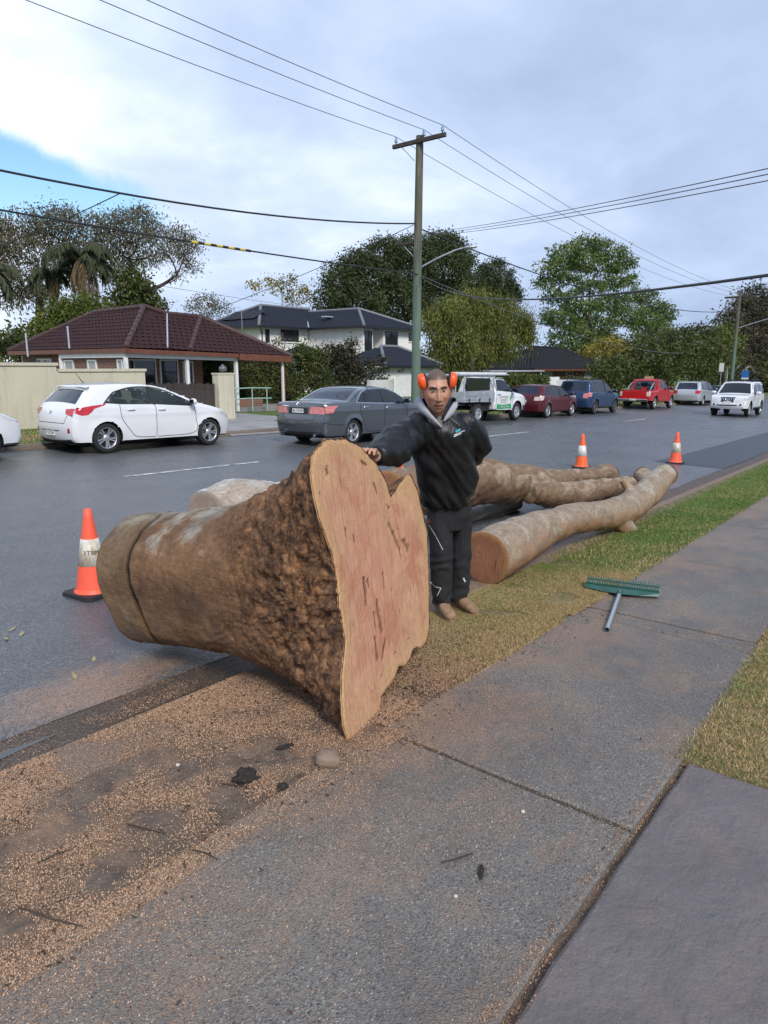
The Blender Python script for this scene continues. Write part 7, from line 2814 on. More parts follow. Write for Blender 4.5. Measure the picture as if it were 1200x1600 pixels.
tree('weeping_tree', 'olive weeping street tree on the verge above the tray ute', 18.0,
     [(735, 472, 34, 18), (700, 490, 28, 20), (775, 482, 32, 18), (808, 500, 24, 20), (740, 500, 42, 24), (685, 515, 16, 24), (715, 530, 32, 26), (765, 525, 36, 26), (815, 525, 20, 20), (690, 545, 14, 20), (740, 555, 32, 24), (785, 545, 26, 18), (712, 572, 16, 18), (825, 512, 14, 18), (672, 500, 12, 16)],
     L_bottle, .17, .045, 1.9, (735, 610), (738, 545), B_dark, .17, None, 3, droop=1.1, clump=.30, nleaf=26, squash=1.2, shell=.4)
ST = 'trees along the far footpath'
tree('yellow_tree', 'small yellow-green tree beside the blue wagon', 20.5,
     [(945, 535, 22, 8), (922, 548, 14, 8), (966, 545, 18, 9), (950, 556, 22, 9)], L_yellow, .24, .12, 1.3, (952, 612), (950, 575), B_dark, .12, ST, 3, clump=.45)
tree('street_tree', 'dark olive tree standing directly left of the red pickup', 19.5,
     [(965, 572, 24, 16), (940, 580, 16, 16), (985, 585, 24, 16), (955, 598, 24, 12), (990, 555, 22, 14)], L_olive, .26, .12, 1.9, (968, 620), (968, 590), B_dark, .15, ST, 3, clump=.5)
tree('street_tree', 'spreading dark tree behind the red pickup', 19.5,
     [(1000, 540, 30, 16), (1030, 528, 28, 14), (1012, 562, 34, 18), (1045, 550, 28, 18), (1025, 580, 34, 14), (1055, 572, 24, 14)], L_olive, .28, .12, 1.9, (1036, 618), (1034, 580), B_dark, .2, ST, 3, clump=.55)
tree('street_tree', 'spreading dark tree with a black forked trunk above the silver people mover', 19.5,
     [(1062, 526, 26, 13), (1090, 520, 26, 12), (1078, 545, 30, 16), (1108, 545, 24, 18), (1070, 568, 26, 14), (1100, 572, 28, 16), (1122, 565, 18, 16)], L_olive, .30, .13, 1.8, (1083, 618), (1084, 578), B_dark, .24, ST, 3, clump=.6)
tree('street_tree', 'bright yellow-green tree before the tall dark tree at right', 21,
     [(1130, 522, 22, 13), (1145, 538, 18, 15), (1112, 530, 16, 10), (1138, 560, 16, 14)], L_lime, .34, .17, 1.8, (1130, 612), (1130, 570), B_dark, .18, ST, 3, clump=.7)
tree('she_oak', 'tall brownish dark tree at the right edge behind the distant pole', 26,
     [(1178, 458, 20, 14), (1160, 474, 20, 14), (1192, 480, 16, 18), (1140, 492, 14, 12), (1168, 500, 26, 18), (1150, 515, 22, 16), (1190, 520, 20, 22), (1170, 540, 28, 20), (1200, 548, 18, 26), (1190, 575, 24, 20), (1215, 500, 20, 40), (1126, 500, 9, 8)],
     L_brown, .60, .20, 1.9, (1172, 610), (1172, 560), B_grey, .5, TG, 3, droop=.2, clump=1.1, squash=.7)
tree('bare_tree', 'pale bare forked trunk left of the white four wheel drive', 22,
     [(1128, 545, 10, 10), (1140, 550, 8, 10), (1118, 556, 6, 6)], L_olive, .2, .1, .08, (1136, 618), (1135, 575), B_pale, .28, ST, 4, clump=.7)
tree('gum_tree', 'pale trunked gum at the right edge behind the four wheel drive', 24,
     [(1165, 560, 14, 14), (1178, 585, 20, 12), (1195, 600, 18, 12), (1160, 590, 14, 10)], L_brown, .40, .15, 1.1, (1166, 620), (1166, 575), B_pale, .22, ST, 3, clump=.8)
# shrubs before the white house
SH = 'shrubs before the white house'
tree('shrub', 'dark shrub with reddish tips left of the grey sedan roof', 24.5,
     [(472, 556, 16, 18), (492, 562, 20, 20), (470, 585, 18, 20), (498, 592, 22, 18), (462, 605, 14, 18)], L_olive, .13, .07, 2.2, (482, 640), (482, 610), B_dark, .05, SH, 3, cat='shrub', clump=.28)
tree('shrub', 'darkest shrub with bronze leaves above the grey sedan', 24.5,
     [(520, 550, 16, 14), (540, 558, 18, 14), (525, 575, 26, 18), (550, 585, 22, 18), (510, 600, 20, 14), (545, 605, 24, 12), (548, 540, 10, 10)], L_shrub, .13, .07, 2.0, (530, 640), (530, 605), B_dark, .06, SH, 5, cat='shrub', clump=.26)
tree('shrub', 'open airy shrub against the white wall right of the darkest shrub', 24.5,
     [(575, 568, 14, 8), (592, 575, 13, 10), (580, 590, 14, 10), (600, 595, 9, 9), (598, 560, 10, 6), (570, 602, 14, 8)], L_shrub, .13, .07, 1.1, (582, 640), (582, 605), B_dark, .05, SH, 6, cat='shrub', clump=.25)
tree('shrub', 'thin leafless twiggy shrub before the white upstairs wall', 30,
     [(432, 530, 12, 6), (445, 538, 12, 8), (425, 545, 8, 6)], L_gum, .12, .06, .35, (437, 580), (436, 555), B_grey, .05, SH, 8, cat='shrub', clump=.3)
# small verge shrubs between far cars and houses
tree('shrub', 'purplish bare hedge bush right of the white garden wall', 18.8,
     [(892, 597, 14, 10), (905, 602, 12, 8)], L_shrub, .10, .06, 1.2, (896, 620), (896, 608), B_dark, .05, None, 5, cat='shrub', clump=.3)


def hedge(label, x0, x1, y0, y1, h, mat, n, L, W, seed):
    root = thing('hedge', label, 'hedge', ((x0 + x1) / 2, (y0 + y1) / 2, gz((x0 + x1) / 2, (y0 + y1) / 2)))
    o = np.array(root.location)
    zb = o[2]
    A = np.array([(x1 - x0) * h, (x1 - x0) * h, (y1 - y0) * h, (y1 - y0) * h, (x1 - x0) * (y1 - y0)])
    f = RNG.choice(5, n, p=A / A.sum())
    a, b = RNG.random(n), RNG.random(n)
    P = np.zeros((n, 3))
    P[:, 0] = np.where(f == 2, x0, np.where(f == 3, x1, x0 + a * (x1 - x0)))
    P[:, 1] = np.where(f == 0, y0, np.where(f == 1, y1, y0 + np.where(f < 2, 0, np.where(f == 4, b, a)) * (y1 - y0)))
    P[:, 2] = np.where(f == 4, h, b * h)
    nz = np.array([noise.noise((p[0] * 1.3, p[1] * 1.3, p[2] * 1.6 + seed)) for p in P])
    P += RNG.normal(size=(n, 3)) * .06
    P[:, 1] += nz * .12 * np.where(f == 0, -1, 1)
    P[:, 2] += np.where(f == 4, nz * .14, 0) + zb - SLOPE * (P[:, 0] - o[0])
    ax = RNG.normal(size=(n, 3)); ax[:, 2] += .3; ax /= np.linalg.norm(ax, axis=1)[:, None]
    fast_quads('foliage', leaf_quads(P - o, ax, L, W), mat, root, np.clip(.5 + nz * .5 + RNG.normal(0, .22, n), 0, 1))
    mb = MB(); mb.box((x0 + .1 - o[0], y0 + .1 - o[1], -.3), (x1 - .1 - o[0], y1 - .1 - o[1], h - .1))
    mb.build('stems', B_dark, root)
    return root


hedge('clipped yellow-green hedge behind the white tray ute and maroon hatchback', 28.5, 38.3, 18.2, 19.0, 1.62, L_hedge, 26000, .12, .075, 1.)
hedge('dark tall hedge behind the brick house carport', 19.3, 25.5, 26.3, 27.3, 2.35, L_olive, 20000, .12, .07, 4.)
hedge('lower clipped green hedge right of the white garden wall', 42.8, 48.5, 18.8, 19.8, 1.45, L_hedge, 12000, .14, .09, 7.)


# ---------------------------------------------------------------- feather palms
def palm(label, cx_, cy_, Y, size_px, trunk_px, nf, seed, dry=3):
    rnd = random.Random(seed)
    c = yp(cx_, cy_, Y)
    d = (c - EYE).dot(fw)
    Rr = size_px * d / F
    b = yp(trunk_px[0], trunk_px[1], Y); b.z = gz(b.x, b.y)
    root = thing('palm_tree', label, 'palm', b, 0, 'feather palms behind the maroon roof')
    org = Vector(root.location)
    mb = MB()
    P, rr_ = catmull([b, b.lerp(c, .5) + Vector((.1, .05, 0)), c - Vector((0, 0, .2))], 12, [.20, .15, .17])
    mb.tube([Vector(q) - org for q in P], list(rr_), 10)
    mb.build('trunk', B_grey, root)
    for k in range(nf + dry):
        isdry = k >= nf
        az = rnd.uniform(0, 2 * math.pi) if not isdry else rnd.uniform(0, 2 * math.pi)
        el = rnd.uniform(-.15, 1.15) if not isdry else rnd.uniform(-1.0, -.5)
        L = Rr * rnd.uniform(.9, 1.2)
        hd = Vector((math.cos(az), math.sin(az), 0))
        pts = []
        p = c - org
        a = el
        N = 14
        for i in range(N + 1):
            pts.append(p.copy())
            p = p + (hd * math.cos(a) + Vector((0, 0, math.sin(a)))) * (L / N)
            a -= (1.75 + .5 * el) / N
        mb = MB()
        mb.tube(pts, [.035 * (1 - i / (N + 1)) + .008 for i in range(N + 1)], 5)
        fr = mb.build('frond', B_grey, root)
        cen, ax = [], []
        for i in range(220):
            t = .12 + .88 * (i // 2) / 110
            q = t * N
            j = min(int(q), N - 1)
            pp = pts[j].lerp(pts[j + 1], q - j)
            tg = (pts[j + 1] - pts[j]).normalized()
            sd = tg.cross(Vector((0, 0, 1))).normalized() * (1 if i % 2 else -1)
            v_ = sd * .7 + tg * .5 + Vector((0, 0, -1.0 + rnd.uniform(-.25, .25)))
            cen.append(tuple(pp)); ax.append(tuple(v_.normalized()))
        cen, ax = np.array(cen), np.array(ax)
        ll = L * .24
        V = leaf_quads(cen, ax, ll, .05, .25)
        fast_quads('leaflets', V, L_palmd if isdry else L_palm, fr, np.clip(RNG.normal(.5, .2, len(V)), 0, 1))
    return root


palm('large feather palm with hanging fronds in the middle of the left trees', 128, 400, 40, 62, (122, 520), 20, 3, 5)
palm('feather palm with the darkest trunk, left of the large palm', 78, 425, 42, 40, (72, 520), 15, 8, 5)
palm('feather palm at the left edge, only drooping fronds in view', -28, 425, 36, 58, (-28, 540), 16, 5, 6)


# far wood closing the view
def far_wood():
    cen = []
    B = []
    for i in range(150):
        t = i / 149
        p = Vector((20 + 150 * t, 82 + random.uniform(-8, 8), 0)) if i % 2 else Vector((135 + random.uniform(-8, 14), -20 + 110 * t, 0))
        p.z = gz(min(p.x, 130), p.y) + random.uniform(1.5, 5)
        r = random.uniform(2.2, 4.2)
        B.append((p, r, r, r * .85))
    o = thing('tmp', 'x', 'x', (60, 60, 0))
    f = foliage(o, B, L_olive, .65, .30, .55, clump=1.2, nleaf=20, name='distant_trees')
    f.parent = None
    f.location = o.location
    bpy.data.objects.remove(o)
    stuff(f, 'dark far-off trees closing the view behind the houses and down the street', 'trees')


far_wood()
# ================================================================== the man leaning on the trunk
from mathutils.bvhtree import BVHTree


def make_skin():
    m = MT('tanned_skin')
    v = m.co()
    n_ = m.noise(v, 60, 5, .6)
    n2_ = m.noise(v, 420, 2, .5)
    c = m.ramp(n_, [(.35, (.42, .215, .140)), (.65, (.55, .300, .200))])
    c = m.mix(m.math('MULTIPLY', m.attr('red'), .55), c, (.44, .15, .10))
    st = m.ramp(n2_, [(.40, .35), (.6, .85)])
    c = m.mix(m.math('MULTIPLY', m.attr('beard'), m.math('MULTIPLY', st, .6)), c, (.150, .110, .088))
    c = m.mix(m.math('MULTIPLY', m.attr('hair'), m.ramp(n2_, [(.35, .70), (.6, .97)])), c, (.060, .045, .036))
    c = m.mix(m.attr('lip'), c, (.26, .095, .075))
    c = m.mix(m.attr('dark'), c, (.030, .018, .014))
    m.base(c)
    m.rough(.5)
    m.b.inputs['Subsurface Weight'].default_value = .06
    m.b.inputs['Subsurface Radius'].default_value = (.02, .008, .004)
    m.bump(n2_, .15, .001)
    return m.m


def make_cloth(name, col, rough, wscale, wst):
    m = MT(name)
    v = m.co()
    q = m.n('ShaderNodeMapping')
    q.inputs['Rotation'].default_value = (.3, .9, .4)
    q.inputs['Scale'].default_value = (1, 1, .4)
    m.l(v, q.inputs[0])
    w_ = m.noise(q.outputs[0], wscale, 6, .6, 1.0)
    m.base(m.ramp(m.noise(v, 9, 5), [(.3, tuple(c * .75 for c in col)), (.7, col)]))
    m.rough(rough)
    m.b.inputs['Specular IOR Level'].default_value = .45
    m.bump(w_, wst, .02)
    return m.m


M_skin = make_skin()
M_jkt = make_cloth('black_nylon_jacket', (.0085, .0088, .0105), .42, 9, 1.0)
M_trs = make_cloth('charcoal_work_trousers', (.019, .019, .021), .8, 8, 1.0)
M_coll = simple('grey_fleece_lining', (.36, .36, .40), .9, var=.12, vscale=60, bump=.4, bscale=200)
M_muff = simple('orange_earmuff_plastic', (.86, .105, .018), .35, var=.10, vscale=30)
M_foam = simple('black_earmuff_cushion', (.015, .015, .016), .7)
M_boot = simple('tan_suede_boot', (.27, .165, .095), .9, var=.35, vscale=22, bump=.4, bscale=120)
M_sole = simple('gum_sole', (.30, .20, .11), .8, var=.3, vscale=20)
M_eye = simple('eye_white', (.42, .39, .37), .3)
M_iris = simple('dark_iris', (.02, .012, .008), .1)
M_brow = simple('black_eyebrow', (.014, .011, .009), .9)
M_pipe = simple('white_piping', (.62, .62, .62), .5)
M_cyan = simple('cyan_print', (.04, .36, .48), .5)
M_redtab = simple('red_tab', (.55, .05, .03), .6)

fl, fr_ = ground(688, 957), ground(728, 955)
man = thing('person', 'man in black jacket and orange earmuffs resting one hand on the big trunk', 'person', ((fl.x + fr_.x) / 2, (fl.y + fr_.y) / 2, gz((fl.x + fr_.x) / 2, (fl.y + fr_.y) / 2)))
MO = Vector(man.location)
BACK = Vector((fw.x, fw.y, 0)).normalized()          # away from the camera
RGT = Vector((rt.x, rt.y, 0)).normalized()


def J(px, py, d):
    return at(px, py, d)


def ell_loft(rings, n=28, axis=None):
    """rings: (centre, half width along RGT, half depth along BACK[, tilt]) -> closed shell"""
    vs, fs = [], []
    for (c, a, b) in rings:
        for k in range(n):
            t = 2 * math.pi * k / n
            ct, st = math.cos(t), math.sin(t)
            e = .86
            x = math.copysign(abs(ct) ** e, ct)
            y = math.copysign(abs(st) ** e, st)
            vs.append(c + RGT * (a * x) + BACK * (b * y))
    m_ = len(rings)
    for i in range(m_ - 1):
        for k in range(n):
            fs.append([i * n + k, i * n + (k + 1) % n, (i + 1) * n + (k + 1) % n, (i + 1) * n + k])
    fs.append(list(range(n))[::-1]); fs.append([(m_ - 1) * n + k for k in range(n)])
    return vs, fs


def tube_shell(pts, rad, n=20, m_=None):
    m_ = m_ or 8 * (len(pts) - 1) + 1
    P, r = catmull(pts, m_, rad)
    mb = MB()
    mb.tube([Vector(q) for q in P], list(r), n, caps=False)
    vs = [Vector(q) for q in mb.v]
    fs = list(mb.f)
    fs.append(list(range(n))[::-1]); fs.append([(m_ - 1) * n + k for k in range(n)])
    return vs, fs


def ball(c, r, sc=(1, 1, 1), mtx=None, seg=20):
    bm = bmesh.new()
    bmesh.ops.create_uvsphere(bm, u_segments=seg, v_segments=seg // 2 + 2, radius=1)
    vs = []
    for v in bm.verts:
        p = Vector((v.co.x * r * sc[0], v.co.y * r * sc[1], v.co.z * r * sc[2]))
        vs.append((mtx @ p) if mtx else Vector(c) + p)
    fs = [[v.index for v in f.verts] for f in bm.faces]
    bm.free()
    return vs, fs


def fuse(shells, voxel, smooth, fac=.5):
    V, F_ = [], []
    for vs, fs in shells:
        o = len(V)
        V += vs
        F_ += [[i + o for i in f] for f in fs]
    return remesh(V, F_, voxel, smooth, fac)


def finish(me, name, mat, parent, attrs=None):
    me.name = name
    co = np.zeros(len(me.vertices) * 3); me.vertices.foreach_get('co', co)
    co = co.reshape(-1, 3) - np.array(MO)
    me.vertices.foreach_set('co', co.reshape(-1))
    me.polygons.foreach_set('use_smooth', np.ones(len(me.polygons), bool))
    me.materials.clear()
    me.materials.append(mat)
    for k, v in (attrs or {}).items():
        a = me.attributes.new(k, 'FLOAT', 'POINT')
        a.data.foreach_set('value', v.astype(np.float32))
    me.update()
    o = bpy.data.objects.new(name, me)
    C.objects.link(o)
    o.parent = parent
    return o


def wrinkle(me, fn):
    n = len(me.vertices)
    co = np.zeros(n * 3); me.vertices.foreach_get('co', co); co = co.reshape(-1, 3)
    no = np.zeros(n * 3); me.vertices.foreach_get('normal', no); no = no.reshape(-1, 3)
    d = np.array([fn(Vector(p)) for p in co])
    co += no * d[:, None]
    me.vertices.foreach_set('co', co.reshape(-1))
    me.update()


# ---------------------------------------------------------------- head, modelled in its own frame
HC = J(682.5, 612, 4.46)
look = Matrix((RGT, BACK * -1, Vector((0, 0, 1)))).transposed().to_4x4()     # x viewer's right, y towards the camera
HM = Matrix.Translation(HC) @ look @ Matrix.Rotation(R(-2.5), 4, 'Y') @ Matrix.Rotation(R(-3), 4, 'Z') @ Matrix.Rotation(R(-3.5), 4, 'X')
HS = 1.13


def head_pts():
    nu, nv = 150, 110
    th = np.linspace(0, 2 * np.pi, nu, endpoint=False)
    ph = np.linspace(-np.pi / 2 + .02, np.pi / 2 - .02, nv)
    T_, P_h = np.meshgrid(th, ph, indexing='ij')
    x = np.cos(P_h) * np.cos(T_); y = np.cos(P_h) * np.sin(T_); z = np.sin(P_h)
    # skull and jaw proportions
    zz = z * .126
    jaw = np.interp(z, [-1, -.85, -.6, -.3, 0, .4, 1], [.72, .76, .86, .95, 1.0, 1.02, 1.0])
    X = x * .0775 * jaw
    Yf = np.interp(z, [-1, -.8, -.4, 0, .45, .8, 1], [.95, .96, .93, .90, .93, .95, .95])
    Y = np.where(y > 0, y * .093 * Yf, y * np.interp(z, [-1, -.6, 0, 1], [.070, .080, .108, .108]))
    Z = zz
    fr = np.clip(y * 1.6, 0, 1)                      # front mask
    g = lambda cx, cz, sx, sz: np.exp(-((X - cx) / sx) ** 2 - ((Z - cz) / sz) ** 2)
    d = np.zeros_like(X)
    # flatter face front
    nose = np.clip((.028 - Z) / .068, 0, 1)
    d += .030 * np.exp(-(X / .0105) ** 2) * np.where((Z < .028) & (Z > -.052), .25 + .75 * nose, 0) * np.clip((Z + .052) / .008, 0, 1)
    d += .008 * g(0, .03, .010, .014)
    for s_ in (-1, 1):
        d += .0085 * g(s_ * .0145, -.040, .008, .009)
        d -= .0125 * g(s_ * .031, .012, .017, .012)
        d += .0085 * g(s_ * .030, .034, .022, .009)
        d += .0090 * g(s_ * .044, -.026, .018, .016)
        d -= .0045 * g(s_ * .030, -.052, .009, .020)
        d -= .004 * g(s_ * .052, -.062, .016, .022)
    d += .0065 * g(0, -.068, .024, .0075) + .0075 * g(0, -.084, .020, .0075)
    d -= .0075 * np.exp(-((Z + .0755 - 5.5 * X * X) / .0028) ** 2) * np.exp(-(X / .030) ** 4)
    d += .011 * g(0, -.112, .020, .014)
    d -= .004 * g(0, -.097, .018, .006)
    Y = Y + d * fr
    vs = [HM @ Vector((a * HS, b * HS, c * HS)) for a, b, c in zip(X.ravel(), Y.ravel(), Z.ravel())]
    fs = []
    for i in range(nu):
        for j in range(nv - 1):
            i2 = (i + 1) % nu
            fs.append([i * nv + j, i2 * nv + j, i2 * nv + j + 1, i * nv + j + 1])
    fs.append([i * nv for i in range(nu)][::-1]); fs.append([i * nv + nv - 1 for i in range(nu)])
    return vs, fs


def hp(x, y, z):
    return HM @ Vector((x * HS, y * HS, z * HS))


shells = [head_pts()]
for s_ in (-1, 1):                                    # ears
    em = HM @ Matrix.Translation((s_ * .083 * HS, -.008, -.004)) @ Matrix.Rotation(s_ * R(-18), 4, 'Z') @ Matrix.Rotation(s_ * R(6), 4, 'Y')
    shells.append(ball(None, .034, (.34, .62, 1.0), em))
    shells.append(ball(None, .012, (.6, .8, 1.0), em @ Matrix.Translation((0, .004, -.028))))
neck0, neck1 = hp(0, -.03, -.07), J(684, 664, 4.66)
shells.append(tube_shell([neck0, neck0.lerp(neck1, .5) + BACK * .01, neck1], [.060, .062, .085]))
# trunk of the body, arms and legs inside the clothes
shells.append(ell_loft([(J(700, 788, 5.00), .10, .07), (J(700, 760, 4.94), .13, .085), (J(694, 715, 4.80), .165, .115), (J(689, 685, 4.72), .175, .115), (J(687, 668, 4.67), .15, .095), (J(686, 655, 4.64), .07, .07)]))
SR, ER, WR = J(648, 672, 4.60), J(614, 701, 4.28), J(588, 713, 4.04)
SL, EL, WL = J(733, 670, 4.72), J(749, 700, 4.88), J(735, 716, 5.04)
shells.append(tube_shell([J(680, 672, 4.66), SR, ER, WR, WR + (WR - ER) * .12], [.06, .058, .045, .032, .030]))
shells.append(tube_shell([J(695, 672, 4.68), SL, EL, WL], [.06, .055, .042, .032]))
HPL, KL, AL = J(688, 803, 5.02), J(689, 872, 5.10), J(690, 935, 5.20)
HPR, KR, AR = J(718, 803, 5.09), J(719, 872, 5.22), J(716, 934, 5.31)
shells.append(tube_shell([HPL, KL, AL], [.055, .05, .042])); shells.append(tube_shell([HPR, KR, AR], [.055, .045, .04]))
# right hand spread over the rim of the cut face
top_rim = onface(570, 706)
HNDC = WR + (top_rim + Vector((0, 0, .018)) + BACK * .06 - WR) * .60
hx_ = (HNDC - WR).normalized()                        # along the hand
hz_ = Vector((0, 0, 1)); hz_ = (hz_ - hx_ * hz_.dot(hx_)).normalized()
hy_ = hz_.cross(hx_)
HMx = Matrix((hx_, hy_, hz_)).transposed().to_4x4(); HMx.translation = WR + hx_ * .07
shells.append(tube_shell([WR, WR + hx_ * .03], [.030, .030]))
shells.append(ball(None, .048, (1.0, .88, .36), HMx))
hq = lambda x, y, z: HMx @ Vector((x, y, z))
for i, (y, L) in enumerate(((-.030, .066), (-.010, .076), (.011, .072), (.030, .056))):
    a = hq(.030, y, .003); b = hq(.030 + L * .45, y * 1.15, .008); c_ = hq(.030 + L * .80, y * 1.22, -.010); e = hq(.030 + L * .92, y * 1.25, -.032)
    shells.append(tube_shell([a, b, c_, e], [.0105, .0100, .0090, .0075], 10, 14))
shells.append(tube_shell([hq(-.02, -.034, -.004), hq(.012, -.056, -.006), hq(.038, -.064, -.018)], [.013, .0115, .009], 10, 12))
me = fuse(shells, .0046, 2, .45)
n = len(me.vertices)
co = np.zeros(n * 3); me.vertices.foreach_get('co', co); co = co.reshape(-1, 3)
inv = np.array(HM.inverted())
hl = (co @ inv[:3, :3].T + inv[:3, 3]) / HS
X, Y, Z = hl.T
onhead = (np.abs(X) < .12) & (Z > -.16) & (Z < .16) & (np.abs(Y) < .15)
hairline = .068 - .55 * np.clip(np.abs(X) - .035, 0, .03) + .0 * X
hair = onhead & (Z > np.where(Y > .02, np.minimum(hairline, .070), -.02 + (Y < -.03) * -.05)) & ~((np.abs(X) > .079) & (Z < .05))
hairv = np.where(onhead, np.clip((Z - np.where(Y > .035, .066 - .35 * np.clip(np.abs(X) - .045, 0, .05), np.where(Y > 0, .02, -.06))) / .010, 0, 1), 0) * (np.abs(X) < .082)
beard = np.where(onhead & (Y > -.02), np.clip((-.040 - .25 * (.06 - np.minimum(np.abs(X), .06)) - Z) / .018, 0, 1), 0)
beard = np.maximum(beard, np.where(onhead & (np.abs(X) > .060) & (Y > -.02) & (Z < .01), .6, 0))
lip = np.where(onhead & (Y > .05), np.clip(1.25 - np.sqrt((X / .025) ** 2 + ((Z + .0755 - 4 * X * X) / .0115) ** 2), 0, .28) / .28, 0)
dark = np.where(onhead & (Y > .05) & (np.abs(X) < .030) & (np.abs(Z + .0755 - 5.5 * X * X) < .0030), .9, 0)
for s_ in (-1, 1):
    lash = np.exp(-((X - s_ * .031) / .016) ** 4 - ((Z - .0185) / .0030) ** 2)
    dark = np.maximum(dark, np.where(onhead & (Y > .03), .8 * lash, 0))
    dark = np.maximum(dark, np.where(onhead & (Y > .03), .9 * np.exp(-((X - s_ * .009) / .0045) ** 2 - ((Z + .048) / .0035) ** 2), 0))
red = np.where(onhead & (Y > 0), np.exp(-((np.abs(X) - .045) / .02) ** 2 - ((Z + .022) / .022) ** 2) + .8 * np.exp(-(X / .013) ** 2 - ((Z + .035) / .018) ** 2), 0)
body = finish(me, 'body', M_skin, man, {'hair': hairv, 'beard': np.clip(beard, 0, 1) * (1 - lip), 'lip': lip * .8, 'dark': dark, 'red': np.clip(red, 0, 1)})
# eyes and brows
for s_ in (-1, 1):
    v, f = ball(None, .0115, (1, 1, .60), HM @ Matrix.Translation((s_ * .031 * HS, .0712 * HS, .0105 * HS)), 18)
    o = link_mesh('eye', [q - MO for q in v], f, M_eye, man, sm=True)
    v, f = ball(None, .0058, (1, .5, 1.0), HM @ Matrix.Translation((s_ * .0305 * HS, .0712 * HS + .0092, .0105 * HS)), 12)
    link_mesh('iris', [q - MO for q in v], f, M_iris, o, sm=True)
    mb = MB()
    pts_ = [hp(s_ * a, b, c) - MO for a, b, c in ((.010, .0885, .0270), (.022, .0885, .0305), (.034, .0825, .0325), (.046, .0715, .0295), (.051, .065, .0260))]
    mb.tube(pts_, [.0030, .0040, .0042, .0034, .0018], 8)
    mb.build('eyebrow', M_brow, man)

# ---------------------------------------------------------------- jacket
js = [ell_loft([(J(697, 789, 4.985), .165, .125), (J(698, 780, 4.965), .182, .140), (J(699, 768, 4.94), .195, .152), (J(699, 745, 4.88), .205, .158), (J(694, 715, 4.80), .212, .155), (J(690, 690, 4.73), .220, .150), (J(688, 672, 4.68), .215, .135),
                (J(687, 660, 4.65), .175, .115), (J(686, 650, 4.63), .115, .100), (J(686, 643, 4.62), .085, .085)])]
js.append(tube_shell([J(670, 670, 4.64), J(650, 673, 4.59), J(628, 690, 4.40), J(607, 703, 4.21), J(592, 710, 4.075), J(587, 711, 4.04)], [.10, .118, .112, .098, .072, .058]))
js.append(tube_shell([J(705, 668, 4.70), J(731, 668, 4.72), J(745, 685, 4.81), J(748, 702, 4.90), J(741, 714, 4.99), J(734, 718, 5.04)], [.095, .092, .082, .077, .066, .058]))
me = fuse(js, .009, 5)


def jw(p):
    q = p - MO
    a, b, z = q.dot(RGT), q.dot(BACK), q.z
    w1 = noise.noise((a * 5 + z * 4.5, b * 5, z * 2.2 - a * 2.0))
    w2 = noise.noise((a * 13 + z * 9, b * 11, z * 5 - a * 4))
    w3 = math.sin((z * 1.0 + a * 1.4) * 60 + 3 * w1)
    low = max(0, 1 - abs(z - .80) / .2)
    hem = -.022 * math.exp(-((z - .775) / .02) ** 2)
    return .026 * w1 + .017 * w2 + .006 * w3 * (.4 + low) + hem


wrinkle(me, jw)
jk = finish(me, 'jacket', M_jkt, man)
BV = BVHTree.FromPolygons([Vector(v.co) + MO for v in jk.data.vertices], [list(p.vertices) for p in jk.data.polygons])


def on(px, py, off=.004, bv=None):
    r = ray(px, py).normalized()
    h = (bv or BV).ray_cast(EYE, r)
    if h[0] is None:
        return at(px, py, 4.7)
    return h[0] - r * off


def strip_on(name, pts, w, mat, parent, bv=None, off=.003, n=10):
    mb = MB()
    A, B_ = [], []
    P = []
    for (a, b), (c_, d) in zip(pts, pts[1:]):
        for t in np.linspace(0, 1, n):
            P.append((a + (c_ - a) * t, b + (d - b) * t))
    for i, (x, y) in enumerate(P):
        x2, y2 = P[min(i + 1, len(P) - 1)]; x1, y1 = P[max(i - 1, 0)]
        L = math.hypot(x2 - x1, y2 - y1) + 1e-9
        nx_, ny_ = -(y2 - y1) / L * w / 2, (x2 - x1) / L * w / 2
        A.append(on(x + nx_, y + ny_, off, bv) - MO); B_.append(on(x - nx_, y - ny_, off, bv) - MO)
    mb.grid([A, B_])
    return mb.build(name, mat, parent)


M_seam = simple('jacket_seam', (.004, .004, .005), .7)
strip_on('zip', [(688.5, 668), (692, 700), (695, 740), (697, 784)], 1.3, M_seam, jk)
strip_on('seam', [(663, 655), (655, 680), (650, 700), (652, 716)], .8, M_seam, jk)
strip_on('seam', [(716, 654), (724, 675), (727, 700)], .8, M_seam, jk)
strip_on('pocket_seam', [(664, 735), (660, 765)], 1.0, M_seam, jk)
for a, b, w in (((712, 674.6), (719.5, 671.0), 3.6),):
    strip_on('chest_logo', [a, b], w, M_cyan, jk, n=6)
for k, (a, b, w) in enumerate((((710, 679.6), (726, 672.6), 1.2), ((709, 682.2), (721, 677.2), 1.4))):
    strip_on('chest_logo', [a, b], w, M_pipe, jk, n=6)


# collar flaps, folded open to show the grey lining
def flap(name, inner, outer, mat, th=.010):
    mb = MB()
    rows = []
    for (a, b) in zip(inner, outer):
        p, q = J(*a), J(*b)
        rows.append([p, p.lerp(q, .33) - BACK * .010, p.lerp(q, .66) - BACK * .010, q])
    back_ = [[q + BACK * th for q in r_] for r_ in rows]
    n = len(rows)
    loop_ = [r_ + b_[::-1] for r_, b_ in zip(rows, back_)]
    mb.grid([[q - MO for q in l] for l in loop_], closed=True)
    mb.add([q - MO for q in loop_[0]], [list(range(8))]); mb.add([q - MO for q in loop_[-1]], [list(range(8))[::-1]])
    return mb.build(name, mat, jk)


